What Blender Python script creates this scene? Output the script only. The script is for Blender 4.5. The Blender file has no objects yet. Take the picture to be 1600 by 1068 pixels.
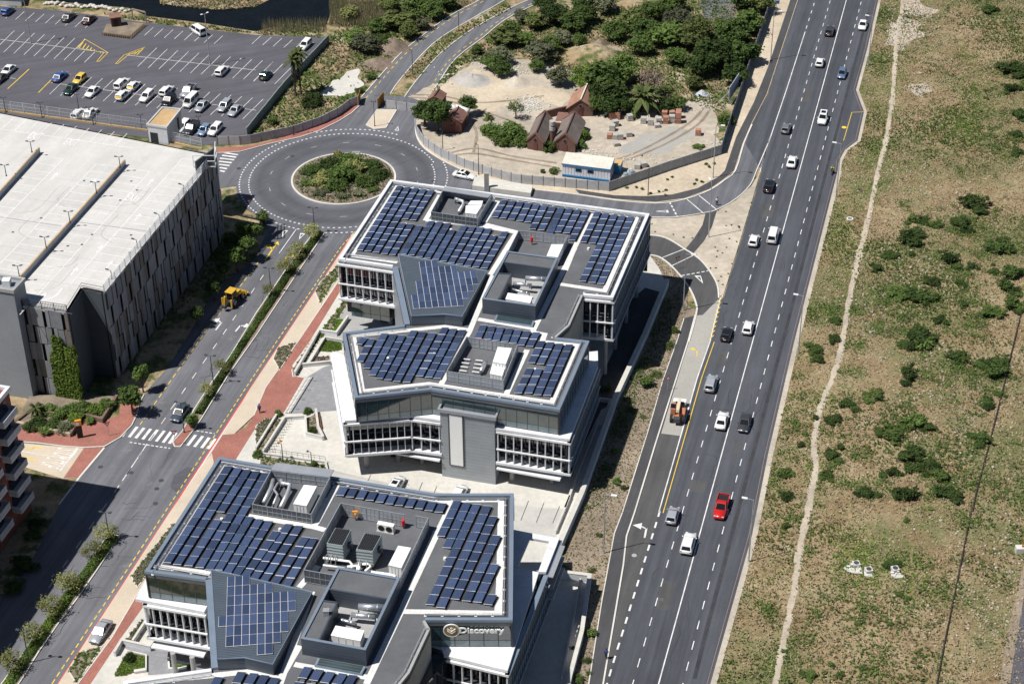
import bpy, bmesh, math, random
from mathutils import Vector, noise
from mathutils.geometry import tessellate_polygon
R=math.radians
random.seed(7)
sc=bpy.context.scene; COL=sc.collection
# ---------------------------------------------------------------- camera, sky, sun, exposure
CAMH=178.; FPX=2917.2; PITCH=.6027984; ROLL=-.00899913
cam=bpy.data.objects.new('camera',bpy.data.cameras.new('camera')); COL.objects.link(cam); sc.camera=cam
cam.data.sensor_width=36; cam.data.lens=36*FPX/1600; cam.data.clip_start=1; cam.data.clip_end=6000
_f=Vector((0,math.cos(PITCH),-math.sin(PITCH))); _r=Vector((1,0,0)); _u=_r.cross(_f)
CX=math.cos(ROLL)*_r+math.sin(ROLL)*_u; CY=-math.sin(ROLL)*_r+math.cos(ROLL)*_u
from mathutils import Matrix
cam.matrix_world=Matrix(((CX.x,CY.x,-_f.x,0),(CX.y,CY.y,-_f.y,0),(CX.z,CY.z,-_f.z,CAMH),(0,0,0,1)))
SUN_EL=R(60); SH_AZ=R(20.5)          # shadows fall towards SH_AZ
w=bpy.data.worlds.new('World'); sc.world=w; w.use_nodes=True
nt=w.node_tree; sky=nt.nodes.new('ShaderNodeTexSky'); sky.sky_type='NISHITA'; sky.sun_disc=False
sky.sun_elevation=SUN_EL
sky.sun_rotation=math.pi/2-(SH_AZ+math.pi)     # compass angle of the sun, from +Y clockwise
sky.air_density=.7; sky.dust_density=.3; sky.ozone_density=1.6
bg=nt.nodes['Background']; bg.inputs['Strength'].default_value=.058; nt.links.new(sky.outputs[0],bg.inputs[0])
sun=bpy.data.objects.new('sun',bpy.data.lights.new('sun','SUN')); COL.objects.link(sun)
sun.data.energy=5.0; sun.data.angle=R(.53); sun.data.color=(1,.965,.915)
_d=Vector((math.cos(SH_AZ)*math.cos(SUN_EL),math.sin(SH_AZ)*math.cos(SUN_EL),-math.sin(SUN_EL)))
sun.rotation_euler=_d.to_track_quat('-Z','Y').to_euler(); sun.location=(-60,250,120)
sc.view_settings.view_transform='Standard'; sc.view_settings.look='None'; sc.view_settings.gamma=1
sc.view_settings.use_curve_mapping=False; sc.view_settings.exposure=0.12
# ---------------------------------------------------------------- survey: a measured point of the photo at height z -> metres
def S(u,v=None,z=0.):
    if v is None: u,v=u[0],u[1]
    d=(u-800)/FPX*CX-(v-534)/FPX*CY+_f
    t=(z-CAMH)/d.z
    return Vector((d.x*t,d.y*t,z))
def fr(x0,y0,s):                       # frame of an enlarged crop
    return lambda pts,z=0.: [S(x0+p[0]/s,y0+p[1]/s,z) for p in pts]
def q4(c,r): return fr(400*c,267*r,4.)
ZA=fr(520,270,16/3); ZB=fr(740,280,16/3); ZC=fr(600,380,16/3); ZD=fr(520,490,16/3); ZE=fr(700,490,16/3)
ZF=fr(220,700,16/3); ZG=fr(460,720,16/3); ZH=fr(620,750,16/3)
Z1=fr(340,220,5.34); Z2=fr(540,130,6.673); Z3=fr(400,500,4.45); Z4=fr(180,900,6.356); Z5=fr(820,620,5.936); Z6=fr(780,780,3.709); Z7=fr(820,120,5.936)
Z8=fr(520,620,4.); Z9=fr(0,420,3.814)
def px(*pts,z=0.): return [S(p[0],p[1],z) for p in pts]
# ---------------------------------------------------------------- materials
MATS={}
def nodes(name):
    m=bpy.data.materials.new(name); m.use_nodes=True; MATS[name]=m
    t=m.node_tree; return m,t,t.nodes['Principled BSDF']
def nz(t,scale,detail=4,rough=.6,vec=None):
    n=t.nodes.new('ShaderNodeTexNoise'); n.inputs['Scale'].default_value=scale; n.inputs['Detail'].default_value=detail; n.inputs['Roughness'].default_value=rough
    if vec is not None: t.links.new(vec,n.inputs['Vector'])
    return n.outputs['Fac']
def ramp(t,fac,stops):
    r=t.nodes.new('ShaderNodeValToRGB'); e=r.color_ramp.elements
    while len(e)<len(stops): e.new(.5)
    for i,(p,c) in enumerate(stops):
        e[i].position=p; e[i].color=(c,c,c,1) if isinstance(c,(int,float)) else (*c,1)
    t.links.new(fac,r.inputs[0]); return r.outputs[0]
def mix(t,fac,a,b,mode='MIX'):
    n=t.nodes.new('ShaderNodeMix'); n.data_type='RGBA'; n.blend_type=mode
    for s,v in ((n.inputs[0],fac),(n.inputs[6],a),(n.inputs[7],b)):
        if hasattr(v,'node'): t.links.new(v,s)
        elif isinstance(v,(int,float)): s.default_value=v if s==n.inputs[0] else (v,v,v,1)
        else: s.default_value=(*v,1)
    return n.outputs[2]
def pos(t,rot=0,sc_=(1,1,1)):
    g=t.nodes.new('ShaderNodeNewGeometry')
    m=t.nodes.new('ShaderNodeMapping'); m.vector_type='TEXTURE'; m.inputs['Rotation'].default_value=(0,0,rot); m.inputs['Scale'].default_value=sc_
    t.links.new(g.outputs['Position'],m.inputs[0]); return m.outputs[0]
def bump(t,b,fac,dist,st=.6):
    n=t.nodes.new('ShaderNodeBump'); n.inputs['Distance'].default_value=dist; n.inputs['Strength'].default_value=st
    t.links.new(fac,n.inputs['Height']); t.links.new(n.outputs[0],b.inputs['Normal'])
def mat(name,col,rough=.75,var=.22,big=.12,fine=2.5,metal=0,spec=.35,bmp=0,tint=None,coat=0):
    if name in MATS: return MATS[name]
    m,t,b=nodes(name); P=pos(t)
    b.inputs['Roughness'].default_value=rough; b.inputs['Metallic'].default_value=metal; b.inputs['Specular IOR Level'].default_value=spec
    if coat: b.inputs['Coat Weight'].default_value=coat; b.inputs['Coat Roughness'].default_value=.06
    c1=tuple(max(0,x*(1-var)) for x in col); c2=tuple(min(1,x*(1+var)) for x in col)
    if var>0:
        f=nz(t,big,5,.65,P); g=nz(t,fine,3,.7,P)
        a=ramp(t,f,[(.3,c1),(.7,c2)])
        d=ramp(t,g,[(.3,1-var*.8),(.7,1+var*.5)])
        o=mix(t,1.,a,d,'MULTIPLY'); t.links.new(o,b.inputs['Base Color'])
        if bmp: bump(t,b,g,bmp)
    else: b.inputs['Base Color'].default_value=(*col,1)
    return m
def asphalt(name,col,ang,lane=.25,patch=.25,light=0.):
    m,t,b=nodes(name); b.inputs['Roughness'].default_value=.85; b.inputs['Specular IOR Level'].default_value=.25
    P=pos(t); L=pos(t,R(ang),(60,1,1)); L2=pos(t,R(ang),(14,1,1))
    f=nz(t,.09,5,.7,P); g=nz(t,9,2,.8,P); l=nz(t,.55,3,.6,L); l2=nz(t,1.6,3,.7,L2)
    c=ramp(t,f,[(.3,tuple(x*(1-patch) for x in col)),(.72,tuple(x*(1+patch) for x in col))])
    c=mix(t,1.,c,ramp(t,l,[(.33,1-lane),(.66,1+lane)]),'MULTIPLY')
    c=mix(t,1.,c,ramp(t,l2,[(.3,.88),(.7,1.12)]),'MULTIPLY')
    c=mix(t,1.,c,ramp(t,g,[(.2,.78),(.8,1.2)]),'MULTIPLY')
    if light:
        s=nz(t,.22,6,.75,P); c=mix(t,ramp(t,s,[(.6,0.),(.74,light)]),c,(.3,.29,.27))
    t.links.new(c,b.inputs['Base Color']); return m
asphalt('asphalt_highway',(.073,.077,.091),75.0,.22,.12)
asphalt('asphalt_street',(.135,.138,.153),74.6,.2,.16,.45)
asphalt('asphalt_lot',(.1,.098,.113),20,.10,.15)
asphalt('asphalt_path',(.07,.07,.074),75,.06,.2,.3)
asphalt('asphalt_bay',(.083,.083,.084),75,.1,.15,.35)
asphalt('asphalt_ring',(.125,.128,.145),40,.05,.15,.15)
def ringwear():       # rubber laid down round the travelled part of the roundabout
    m=MATS['asphalt_ring']; t=m.node_tree; b=t.nodes['Principled BSDF']; old=b.inputs['Base Color'].links[0].from_socket
    c=S(537,279); g=t.nodes.new('ShaderNodeNewGeometry'); v=t.nodes.new('ShaderNodeVectorMath'); v.operation='DISTANCE'; v.inputs[1].default_value=(c.x,c.y,.026); t.links.new(g.outputs['Position'],v.inputs[0])
    d=t.nodes.new('ShaderNodeMath'); d.operation='DIVIDE'; d.inputs[1].default_value=22.; t.links.new(v.outputs['Value'],d.inputs[0])
    k=ramp(t,d.outputs[0],[(.46,1.2),(.56,.72),(.66,.85),(.74,.68),(.84,1.05)]); t.links.new(mix(t,1.,old,k,'MULTIPLY'),b.inputs['Base Color'])
ringwear()
mat('concrete_bay',(.36,.35,.32),.85,.12)
mat('white_paint',(.72,.72,.71),.6,.26,.6,7); mat('worn_paint',(.5,.5,.5),.7,.22,1.2,5); mat('yellow_paint',(.75,.52,.06),.6,.15,.5,5); mat('red_paint',(.62,.07,.07),.6,.12)
mat('kerb_stone',(.62,.6,.55),.85,.14); mat('concrete_pale',(.56,.54,.49),.85,.10,.15,1.2)
mat('concrete_grey',(.36,.36,.355),.85,.12,.2,1.5); mat('sand_pave',(.55,.47,.37),.9,.10,.2,3); mat('sand',(.52,.44,.33),.95,.18,.12,1.2)
mat('dirt',(.27,.22,.165),.95,.3,.14,2.2); mat('dirt_pale',(.46,.41,.335),.95,.2,.12,1.4); mat('yard_dirt',(.44,.385,.31),.95,.26,.07,.7); mat('mulch',(.23,.185,.14),.95,.3,.3,3)
def brickpave():
    m,t,b=nodes('brick_pave'); b.inputs['Roughness'].default_value=.85
    k=t.nodes.new('ShaderNodeTexBrick'); k.inputs['Scale'].default_value=2.2
    for i,c in ((1,(.36,.145,.11)),(2,(.28,.105,.08)),(3,(.22,.11,.09))): k.inputs[i].default_value=(*c,1)
    k.inputs['Mortar Size'].default_value=.02
    P=pos(t,R(74.6)); t.links.new(P,k.inputs[0]); f=nz(t,.25,5,.7,pos(t))
    c=mix(t,1.,k.outputs[0],ramp(t,f,[(.3,.85),(.7,1.25)]),'MULTIPLY'); t.links.new(c,b.inputs['Base Color'])
brickpave()
def tiles(name,col,joint,size,ang,bias=.04):
    m,t,b=nodes(name); b.inputs['Roughness'].default_value=.8
    k=t.nodes.new('ShaderNodeTexBrick'); k.inputs['Scale'].default_value=1./size; k.offset=0; k.inputs['Brick Width'].default_value=1; k.inputs['Row Height'].default_value=1
    k.inputs[1].default_value=(*col,1); k.inputs[2].default_value=(*[c*(1-bias*3) for c in col],1); k.inputs[3].default_value=(*joint,1); k.inputs['Mortar Size'].default_value=.035
    t.links.new(pos(t,R(ang)),k.inputs[0]); f=nz(t,.6,5,.7,pos(t))
    c=mix(t,1.,k.outputs[0],ramp(t,f,[(.3,.9),(.7,1.08)]),'MULTIPLY'); t.links.new(c,b.inputs['Base Color'])
tiles('roof_paver',(.74,.73,.70),(.5,.49,.47),.62,-12.6); tiles('plaza_paver',(.27,.275,.29),(.21,.21,.22),.8,74.6)
def field():
    m,t,b=nodes('field_soil'); b.inputs['Roughness'].default_value=1; b.inputs['Specular IOR Level'].default_value=.1
    P=pos(t); big=nz(t,.032,6,.66,P); mid=nz(t,.16,6,.7,P); fn=nz(t,1.1,6,.75,P); f2=nz(t,4.,3,.8,P)
    dry=ramp(t,mid,[(.3,(.175,.122,.066)),(.45,(.27,.203,.115)),(.6,(.375,.297,.183)),(.75,(.48,.42,.315))])
    grn=ramp(t,fn,[(.35,(.05,.072,.022)),(.5,(.105,.13,.045)),(.65,(.18,.19,.075))])
    k=mix(t,.4,big,mid); k=ramp(t,k,[(.463,0.),(.555,1.)])
    k2=mix(t,1.,k,ramp(t,fn,[(.36,.3),(.54,1.)]),'MULTIPLY')
    c=mix(t,k2,dry,grn)
    c=mix(t,1.,c,ramp(t,fn,[(.3,.62),(.5,1.),(.7,1.35)]),'MULTIPLY'); c=mix(t,1.,c,ramp(t,f2,[(.25,.72),(.75,1.22)]),'MULTIPLY')
    st=ramp(t,nz(t,2.6,2,.5,P),[(.71,0.),(.75,1.)]); st=mix(t,1.,st,ramp(t,nz(t,.11,4,.6,P),[(.5,0.),(.6,.9)]),'MULTIPLY')
    c=mix(t,st,c,(.6,.56,.48))
    t.links.new(c,b.inputs['Base Color']); bump(t,b,fn,.25,.8)
field()
def wild():
    m,t,b=nodes('wild_ground'); b.inputs['Roughness'].default_value=1; b.inputs['Specular IOR Level'].default_value=.1
    P=pos(t); mid=nz(t,.12,6,.7,P); fn=nz(t,.9,6,.75,P)
    dry=ramp(t,mid,[(.35,(.3,.21,.12)),(.55,(.38,.3,.19)),(.7,(.5,.45,.36))]); grn=ramp(t,fn,[(.35,(.05,.075,.025)),(.65,(.14,.16,.06))])
    c=mix(t,ramp(t,nz(t,.2,6,.7,P),[(.45,0.),(.56,1.)]),dry,grn); c=mix(t,1.,c,ramp(t,fn,[(.3,.7),(.7,1.25)]),'MULTIPLY')
    t.links.new(c,b.inputs['Base Color']); bump(t,b,fn,.3,.8)
wild()
def deck():
    m,t,b=nodes('garage_deck'); b.inputs['Roughness'].default_value=.8
    P=pos(t); f=nz(t,.12,6,.7,P); g=nz(t,1.8,4,.7,P); L=nz(t,.5,4,.6,pos(t,R(72),(12,1,1)))
    c=ramp(t,f,[(.3,(.50,.49,.465)),(.7,(.60,.588,.56))]); c=mix(t,1.,c,ramp(t,g,[(.3,.94),(.7,1.04)]),'MULTIPLY'); c=mix(t,1.,c,ramp(t,L,[(.35,.93),(.65,1.03)]),'MULTIPLY'); s_=nz(t,.35,6,.75,P); c=mix(t,ramp(t,s_,[(.57,0.),(.68,.3)]),c,(.36,.35,.33))
    t.links.new(c,b.inputs['Base Color'])
deck()
def gravel():
    m,t,b=nodes('roof_gravel'); b.inputs['Roughness'].default_value=.95
    P=pos(t); f=nz(t,.3,5,.7,P); g=nz(t,14,2,.7,P)
    c=ramp(t,f,[(.3,(.088,.092,.102)),(.7,(.128,.131,.138))]); c=mix(t,1.,c,ramp(t,g,[(.25,.6),(.75,1.5)]),'MULTIPLY'); t.links.new(c,b.inputs['Base Color'])
gravel()
def ribbed(name,col,ang,per,amp=.25,axis=0,rough=.45,metal=.3):
    m,t,b=nodes(name); b.inputs['Roughness'].default_value=rough; b.inputs['Metallic'].default_value=metal
    k=t.nodes.new('ShaderNodeTexWave'); k.bands_direction='XYZ'[axis]; k.inputs['Scale'].default_value=.3142/per; t.links.new(pos(t,R(ang)),k.inputs[0])
    f=nz(t,.5,4,.6,pos(t)); c=mix(t,1.,col,ramp(t,k.outputs[1],[(.0,1-amp),(.35,1.)]),'MULTIPLY'); c=mix(t,1.,c,ramp(t,f,[(.3,.92),(.7,1.08)]),'MULTIPLY')
    t.links.new(c,b.inputs['Base Color']); bump(t,b,k.outputs[1],.02)
ribbed('seam_roof',(.105,.132,.162),-12,.45,.3,1); ribbed('clad_grey',(.32,.345,.375),0,.6,.10,2); ribbed('clad_dark',(.08,.098,.125),0,.5,.12,2)
mat('white_metal',(.69,.70,.715),.45,.11,.5,2.5); mat('blue_metal_and_shade',(.25,.31,.39),.4,.06,.4,2,metal=.35); mat('grey_metal',(.33,.35,.38),.45,.08,.4,2,metal=.2)
mat('dark_metal',(.06,.065,.075),.5,.1); mat('steel',(.55,.57,.6),.35,.1,metal=.7); mat('galv',(.5,.52,.54),.4,.1,metal=.5)
mat('unit_white',(.8,.8,.78),.5,.05); mat('unit_green',(.36,.42,.42),.5,.08); mat('black',(.015,.015,.017),.6,.1); mat('rubber',(.02,.02,.021),.8,.1)
mat('red_gloss',(.6,.02,.025),.35,.05); mat('orange_gloss',(.75,.3,.04),.4,.05)
def glass(name,col,rough=.04,spec=1.0):
    m,t,b=nodes(name); f=nz(t,.3,3,.6,pos(t)); t.links.new(ramp(t,f,[(.3,tuple(c*.7 for c in col)),(.7,tuple(c*1.3 for c in col))]),b.inputs['Base Color'])
    b.inputs['Roughness'].default_value=rough; b.inputs['Specular IOR Level'].default_value=spec; b.inputs['IOR'].default_value=1.65
glass('glass_dark',(.018,.026,.03)); glass('glass_teal',(.03,.055,.06)); glass('glass_black',(.014,.018,.024)); glass('car_glass',(.01,.013,.016),.12,.25); glass('glass_spandrel',(.12,.17,.19),.12,.8)
def pvm():
    m,t,b=nodes('pv_cells'); k=t.nodes.new('ShaderNodeTexBrick'); k.offset=0; k.inputs['Scale'].default_value=1; k.inputs['Brick Width'].default_value=.165; k.inputs['Row Height'].default_value=.165; k.inputs['Mortar Size'].default_value=.006
    k.inputs[1].default_value=(.037,.054,.104,1); k.inputs[2].default_value=(.044,.063,.118,1); k.inputs[3].default_value=(.08,.11,.19,1)
    tc=t.nodes.new('ShaderNodeTexCoord'); t.links.new(tc.outputs['Object'],k.inputs[0]); oi=t.nodes.new('ShaderNodeObjectInfo')
    c=mix(t,1.,k.outputs[0],ramp(t,oi.outputs['Random'],[(0.,.72),(1.,1.35)]),'MULTIPLY'); t.links.new(c,b.inputs['Base Color'])
    b.inputs['Roughness'].default_value=.22; b.inputs['Specular IOR Level'].default_value=.6
pvm()
def leafm(name,c1,c2,tr=.25):
    m,t,b=nodes(name); b.inputs['Roughness'].default_value=.7; b.inputs['Specular IOR Level'].default_value=.2
    f=nz(t,.7,3,.6,pos(t)); oi=t.nodes.new('ShaderNodeObjectInfo')
    c=ramp(t,f,[(.3,c1),(.7,c2)]); c=mix(t,1.,c,ramp(t,oi.outputs['Random'],[(0.,.65),(1.,1.35)]),'MULTIPLY')
    t.links.new(c,b.inputs['Base Color'])
    s=t.nodes.new('ShaderNodeBsdfTranslucent'); t.links.new(c,s.inputs[0]); mx=t.nodes.new('ShaderNodeMixShader'); mx.inputs[0].default_value=tr
    t.links.new(b.outputs[0],mx.inputs[1]); t.links.new(s.outputs[0],mx.inputs[2]); t.links.new(mx.outputs[0],t.nodes['Material Output'].inputs[0])
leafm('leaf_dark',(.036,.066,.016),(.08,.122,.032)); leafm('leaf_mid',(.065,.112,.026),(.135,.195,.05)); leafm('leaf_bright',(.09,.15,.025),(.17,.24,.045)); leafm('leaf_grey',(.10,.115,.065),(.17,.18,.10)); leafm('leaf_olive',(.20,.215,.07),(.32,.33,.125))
leafm('leaf_twig',(.13,.10,.075),(.2,.16,.12),.1); leafm('grass_dry',(.31,.235,.145),(.45,.37,.25),.2); leafm('grass_green',(.075,.1,.034),(.15,.175,.065)); leafm('grass_lawn',(.10,.19,.02),(.17,.27,.04)); leafm('reed',(.3,.28,.15),(.42,.38,.24)); leafm('palm_leaf',(.075,.105,.03),(.15,.18,.06)); leafm('succulent_red',(.17,.07,.05),(.1,.12,.05))
mat('bark',(.12,.09,.07),.95,.3,1,6); mat('bark_pale',(.3,.27,.23),.95,.2,1,6)
mat('water',(.006,.008,.009),.12,.3,.2,1,spec=.12)
mat('fence_concrete',(.42,.42,.43),.9,.14,.3,2); mat('fence_grey',(.30,.32,.34),.8,.1,.3,2); mat('rust',(.42,.2,.05),.9,.3,.6,3)
mat('tower_grey',(.25,.27,.3),.8,.07,.2,2); mat('panel_grey',(.2,.21,.23),.7,.12,.5,3); mat('panel_brown',(.165,.145,.13),.7,.14,.5,3); mat('panel_pale',(.5,.5,.51),.7,.1,.5,3); mat('panel_mid',(.255,.265,.285),.7,.12,.5,3); mat('wood_tan',(.5,.34,.17),.8,.2)
mat('wall_dark',(.075,.09,.105),.85,.1)
# ---------------------------------------------------------------- mesh helpers
ORG={}
def org(o): return ORG.get(o.name,Vector((0,0,0)))
def tag(o,label=None,cat=None,group=None,kind=None):
    if label: o['label']=label
    if cat: o['category']=cat
    if group: o['group']=group
    if kind: o['kind']=kind
    return o
def thing(name,label,cat,loc=(0,0,0),group=None,rz=0):
    o=bpy.data.objects.new(name,None); COL.objects.link(o); o.location=loc; o.rotation_euler[2]=rz; o.empty_display_size=.3
    ORG[o.name]=Vector(loc); return tag(o,label,cat,group)
class MB:
    def __init__(s): s.v=[]; s.f=[]
    def add(s,vs,fs):
        n=len(s.v); s.v+=[Vector(v) for v in vs]; s.f+=[tuple(n+i for i in f) for f in fs]; return s
    def box(s,c,d,rz=0,axes=None):
        c=Vector(c)
        if axes is None: ax=Vector((math.cos(rz),math.sin(rz),0)); ay=Vector((-math.sin(rz),math.cos(rz),0)); az=Vector((0,0,1))
        else: ax,ay,az=axes
        ax=ax*d[0]/2; ay=ay*d[1]/2; az=az*d[2]/2
        v=[c+a*ax+b*ay+e*az for e in (-1,1) for b in (-1,1) for a in (-1,1)]
        return s.add(v,[(0,2,3,1),(4,5,7,6),(0,1,5,4),(2,6,7,3),(0,4,6,2),(1,3,7,5)])
    def bar(s,a,b,w,h,up=Vector((0,0,1))):        # box from a to b
        a,b=Vector(a),Vector(b); x=(b-a); L=x.length
        if L<1e-5: return s
        x/=L; y=up.cross(x)
        if y.length<1e-4: y=Vector((0,1,0)).cross(x)
        y.normalize(); z=x.cross(y); return s.box((a+b)/2,(L,w,h),axes=(x,y,z))
    def prism(s,poly,z0,z1,top=True,bottom=False):
        p=[Vector((q[0],q[1],0)) for q in poly]
        if sum(p[i].x*p[i-1].y-p[i-1].x*p[i].y for i in range(len(p)))>0: p.reverse()
        n=len(p); v=[Vector((q.x,q.y,z0)) for q in p]+[Vector((q.x,q.y,z1)) for q in p]
        f=[(i,(i+1)%n,(i+1)%n+n,i+n) for i in range(n)] if abs(z1-z0)>1e-6 else []
        for t in tessellate_polygon([p]):
            a,b,c=t
            if (p[b]-p[a]).cross(p[c]-p[a]).z<0: b,c=c,b
            if top: f.append((a+n,b+n,c+n))
            if bottom: f.append((a,c,b))
        return s.add(v,f)
    def sheet(s,poly,z): return s.prism(poly,z,z)
    def face3(s,pts): # polygon in 3-D, convex
        n=len(s.v); s.v+=[Vector(p) for p in pts]; s.f.append(tuple(range(n,n+len(pts)))); return s
    def tube(s,pts,r,n=8,cap=True):
        pts=[Vector(p) for p in pts]; rs=r if isinstance(r,(list,tuple)) else [r]*len(pts); base=len(s.v); m=len(pts)
        for i,p in enumerate(pts):
            t=(pts[min(i+1,m-1)]-pts[max(i-1,0)]).normalized(); a=t.cross(Vector((0,0,1)))
            if a.length<1e-3: a=Vector((1,0,0))
            a.normalize(); b=a.cross(t)
            for k in range(n):
                an=2*math.pi*k/n; s.v.append(p+(a*math.cos(an)+b*math.sin(an))*rs[i])
        for i in range(m-1):
            for k in range(n): s.f.append((base+i*n+k,base+i*n+(k+1)%n,base+(i+1)*n+(k+1)%n,base+(i+1)*n+k))
        if cap: s.f.append(tuple(base+k for k in range(n))[::-1]); s.f.append(tuple(base+(m-1)*n+k for k in range(n)))
        return s
    def cyl(s,c,r,h,n=12,r2=None):
        c=Vector(c); return s.tube([c,c+Vector((0,0,h))],[r,r if r2 is None else r2],n)
    def ribbon(s,pts,w,z0,z1,off=0,closed=False):     # wall / kerb / flat line along a polyline
        p=[Vector((a[0],a[1],0)) for a in pts]; n=len(p); L=[];Rr=[]
        for i in range(n):
            a=p[i-1] if (i>0 or closed) else None; b=p[(i+1)%n] if (i<n-1 or closed) else None
            d1=(p[i]-a).normalized() if a is not None else None; d2=(b-p[i]).normalized() if b is not None else None
            if d1 is None: d1=d2
            if d2 is None: d2=d1
            n1=Vector((-d1.y,d1.x,0)); n2=Vector((-d2.y,d2.x,0)); m=(n1+n2)
            if m.length<.2: m=n1.copy()
            m.normalize(); k=1/max(.4,m.dot(n1)); L.append(p[i]+m*k*(off+w/2)); Rr.append(p[i]+m*k*(off-w/2))
        v=[];b0=len(s.v); flat=abs(z1-z0)<1e-6
        for i in range(n):
            for q in (L[i],Rr[i]):
                s.v.append(Vector((q.x,q.y,z1)))
                if not flat: s.v.append(Vector((q.x,q.y,z0)))
        st=2 if flat else 4
        for i in range(n if closed else n-1):
            A=b0+i*st; B=b0+((i+1)%n)*st
            if flat: s.f.append((A,A+1,B+1,B))
            else: s.f+=[(A,A+2,B+2,B),(A+1,A,B,B+1),(A+2,A+3,B+3,B+2)]
        if not flat and not closed:
            A=b0; s.f.append((A,A+1,A+3,A+2)); A=b0+(n-1)*4; s.f.append((A,A+2,A+3,A+1))
        return s
    def dashes(s,pts,per,ln,wd,z,ph=0):
        p=[Vector((a[0],a[1],0)) for a in pts]; acc=ph
        tot=sum((p[i+1]-p[i]).length for i in range(len(p)-1))
        while acc<tot:
            a=along(p,acc); b=along(p,min(tot,acc+ln)); s.ribbon([a,b],wd,z,z); acc+=per
        return s
    def build(s,name,m,parent=None,local=False,smooth=False,label=None):
        me=bpy.data.meshes.new(name); o=Vector((0,0,0)) if (local or parent is None) else org(parent)
        me.from_pydata([v-o for v in s.v],[],s.f); me.materials.append(MATS[m] if isinstance(m,str) else m)
        if smooth: me.polygons.foreach_set('use_smooth',[True]*len(me.polygons))
        ob=bpy.data.objects.new(name,me); COL.objects.link(ob)
        if parent is not None: ob.parent=parent; ORG[ob.name]=org(parent)
        if label: ob['label']=label
        return ob
def along(p,d):
    for i in range(len(p)-1):
        l=(p[i+1]-p[i]).length
        if d<=l or i==len(p)-2: return p[i].lerp(p[i+1],d/l if l else 0)
        d-=l
def curve(pts,n=6):      # Catmull-Rom through ground points
    p=[Vector((a[0],a[1],a[2] if len(a)>2 else 0)) for a in pts]; o=[]
    for i in range(len(p)-1):
        a=p[max(i-1,0)];b=p[i];c=p[i+1];d=p[min(i+2,len(p)-1)]
        for k in range(n):
            t=k/n; o.append(.5*((2*b)+(c-a)*t+(2*a-5*b+4*c-d)*t*t+(3*b-a-3*c+d)*t**3))
    o.append(p[-1]); return o
def copy_tree(o,parent=None):
    c=o.copy(); COL.objects.link(c); c.parent=parent
    for ch in list(o.children): copy_tree(ch,c)
    return c
def ragged(poly,amp,step=1.6,seed=0):
    o=[]; n=len(poly)
    for i in range(n):
        a,b=poly[i],poly[(i+1)%n]; k=max(1,int((b-a).length/step))
        for j in range(k):
            p=a.lerp(b,j/k); q=Vector((p.x*.35+seed,p.y*.35,0)); o.append(p+Vector((noise.noise(q),noise.noise(q+Vector((40,7,0))),0))*amp*1.6)
    return o
def struct(name,mb,m,parent=None):
    o=mb.build(name,m,parent)
    if parent is None: o['kind']='structure'
    return o
def flat(name,poly,z,m,parent=None): return struct(name,MB().sheet(poly,z),m,parent)
def slab(name,poly,z1,m,parent=None,z0=-.05): return struct(name,MB().prism(poly,z0,z1),m,parent)
# ================================================================ ground, roads, water
gs=2500
struct('ground',MB().sheet([(-gs,-600),(gs,-600),(gs,3500),(-gs,3500)],-.06),'wild_ground')
RT=px((1392,-90),(1372.5,0),(1355,77),(1337.5,141),(1350,175),(1340,220),(1320,235),(1311,252),(1309,267),(1241,534),(1200,710),(1175,836),(1110,1068),(1097,1120))
LFT=px((925,1120),(943.7,1068),(975,883),(980,838),(992.5,801),(1025,694),(1076,534),(1120,470),(1131,464),(1175,319.5),(1190,267),(1165,225),(1175,195),(1200,147),(1225,70),(1247.5,0),(1275,-90))
field_=flat('field',RT+px((1060,1180),(2050,1180),(2050,-140),(1400,-140)),-.02,'field_soil')
hw=flat('highway',LFT+RT,.03,'asphalt_highway')
def line(name,pts,w,parent,m='white_paint',z=.045,off=0): return MB().ribbon(pts,w,z,z,off).build(name,m,parent)
def ext(a,b,t0,t1): # straight line through two photo points, prolonged
    A,B=S(*a),S(*b); return [A.lerp(B,t0),A.lerp(B,t1)]
line('lane_line',ext((1322.5,0),(1029,1068),-.08,1.04),.16,hw)
MB().dashes(ext((1295,9),(992,1056),-.05,1.03),4.13,1.75,.13,.045).build('lane_dashes','white_paint',hw)
MB().dashes(ext((1344.5,7.5),(1069,1060),-.05,1.03),4.13,1.75,.13,.045,1.3).build('lane_dashes','white_paint',hw)
line('lane_line',px((1258,50),(1229,140),(1200,226),(1189,262)),.16,hw)
MB().dashes(px((1290,-50),(1258,50)),4.13,1.6,.15,.045).build('lane_dashes','white_paint',hw)
line('edge_line',px((1205,215),(1190,267),(1175,319.5),(1131,464)),.14,hw,off=-.25)
line('edge_line',px((1116,534),(1096,591),(1079,651),(1036,801)),.13,hw,'yellow_paint',off=0)
line('edge_line',px((1128,466),(1112,534),(1092,591),(1075,651),(1032,801)),.16,hw,off=-.28)
hz_=px((1128,468),(1113,534)); mb=MB()
for i in range(9):
    t=i/9; a=hz_[0].lerp(hz_[1],t); mb.bar(Vector((a.x-.7,a.y-.5,.046)),Vector((a.x+.1,a.y+.5,.046)),.18,.004)
mb.build('hatching','yellow_paint',hw)
MB().dashes(px((1031,798),(1029,805),(955,1045),(945,1080)),2.62,1.35,.26,.045).build('lane_dashes','white_paint',hw)
line('edge_line',RT,.07,hw,mat('faded_line',(.3,.21,.18),.8,.2),off=-.45)
line('bus_bay_line',px((1350,175),(1331,176),(1318,220)),.12,hw,'yellow_paint',off=0); MB().cyl(S(1319,199,.04),.5,.006,16).build('bay_mark','yellow_paint',hw)
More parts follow.
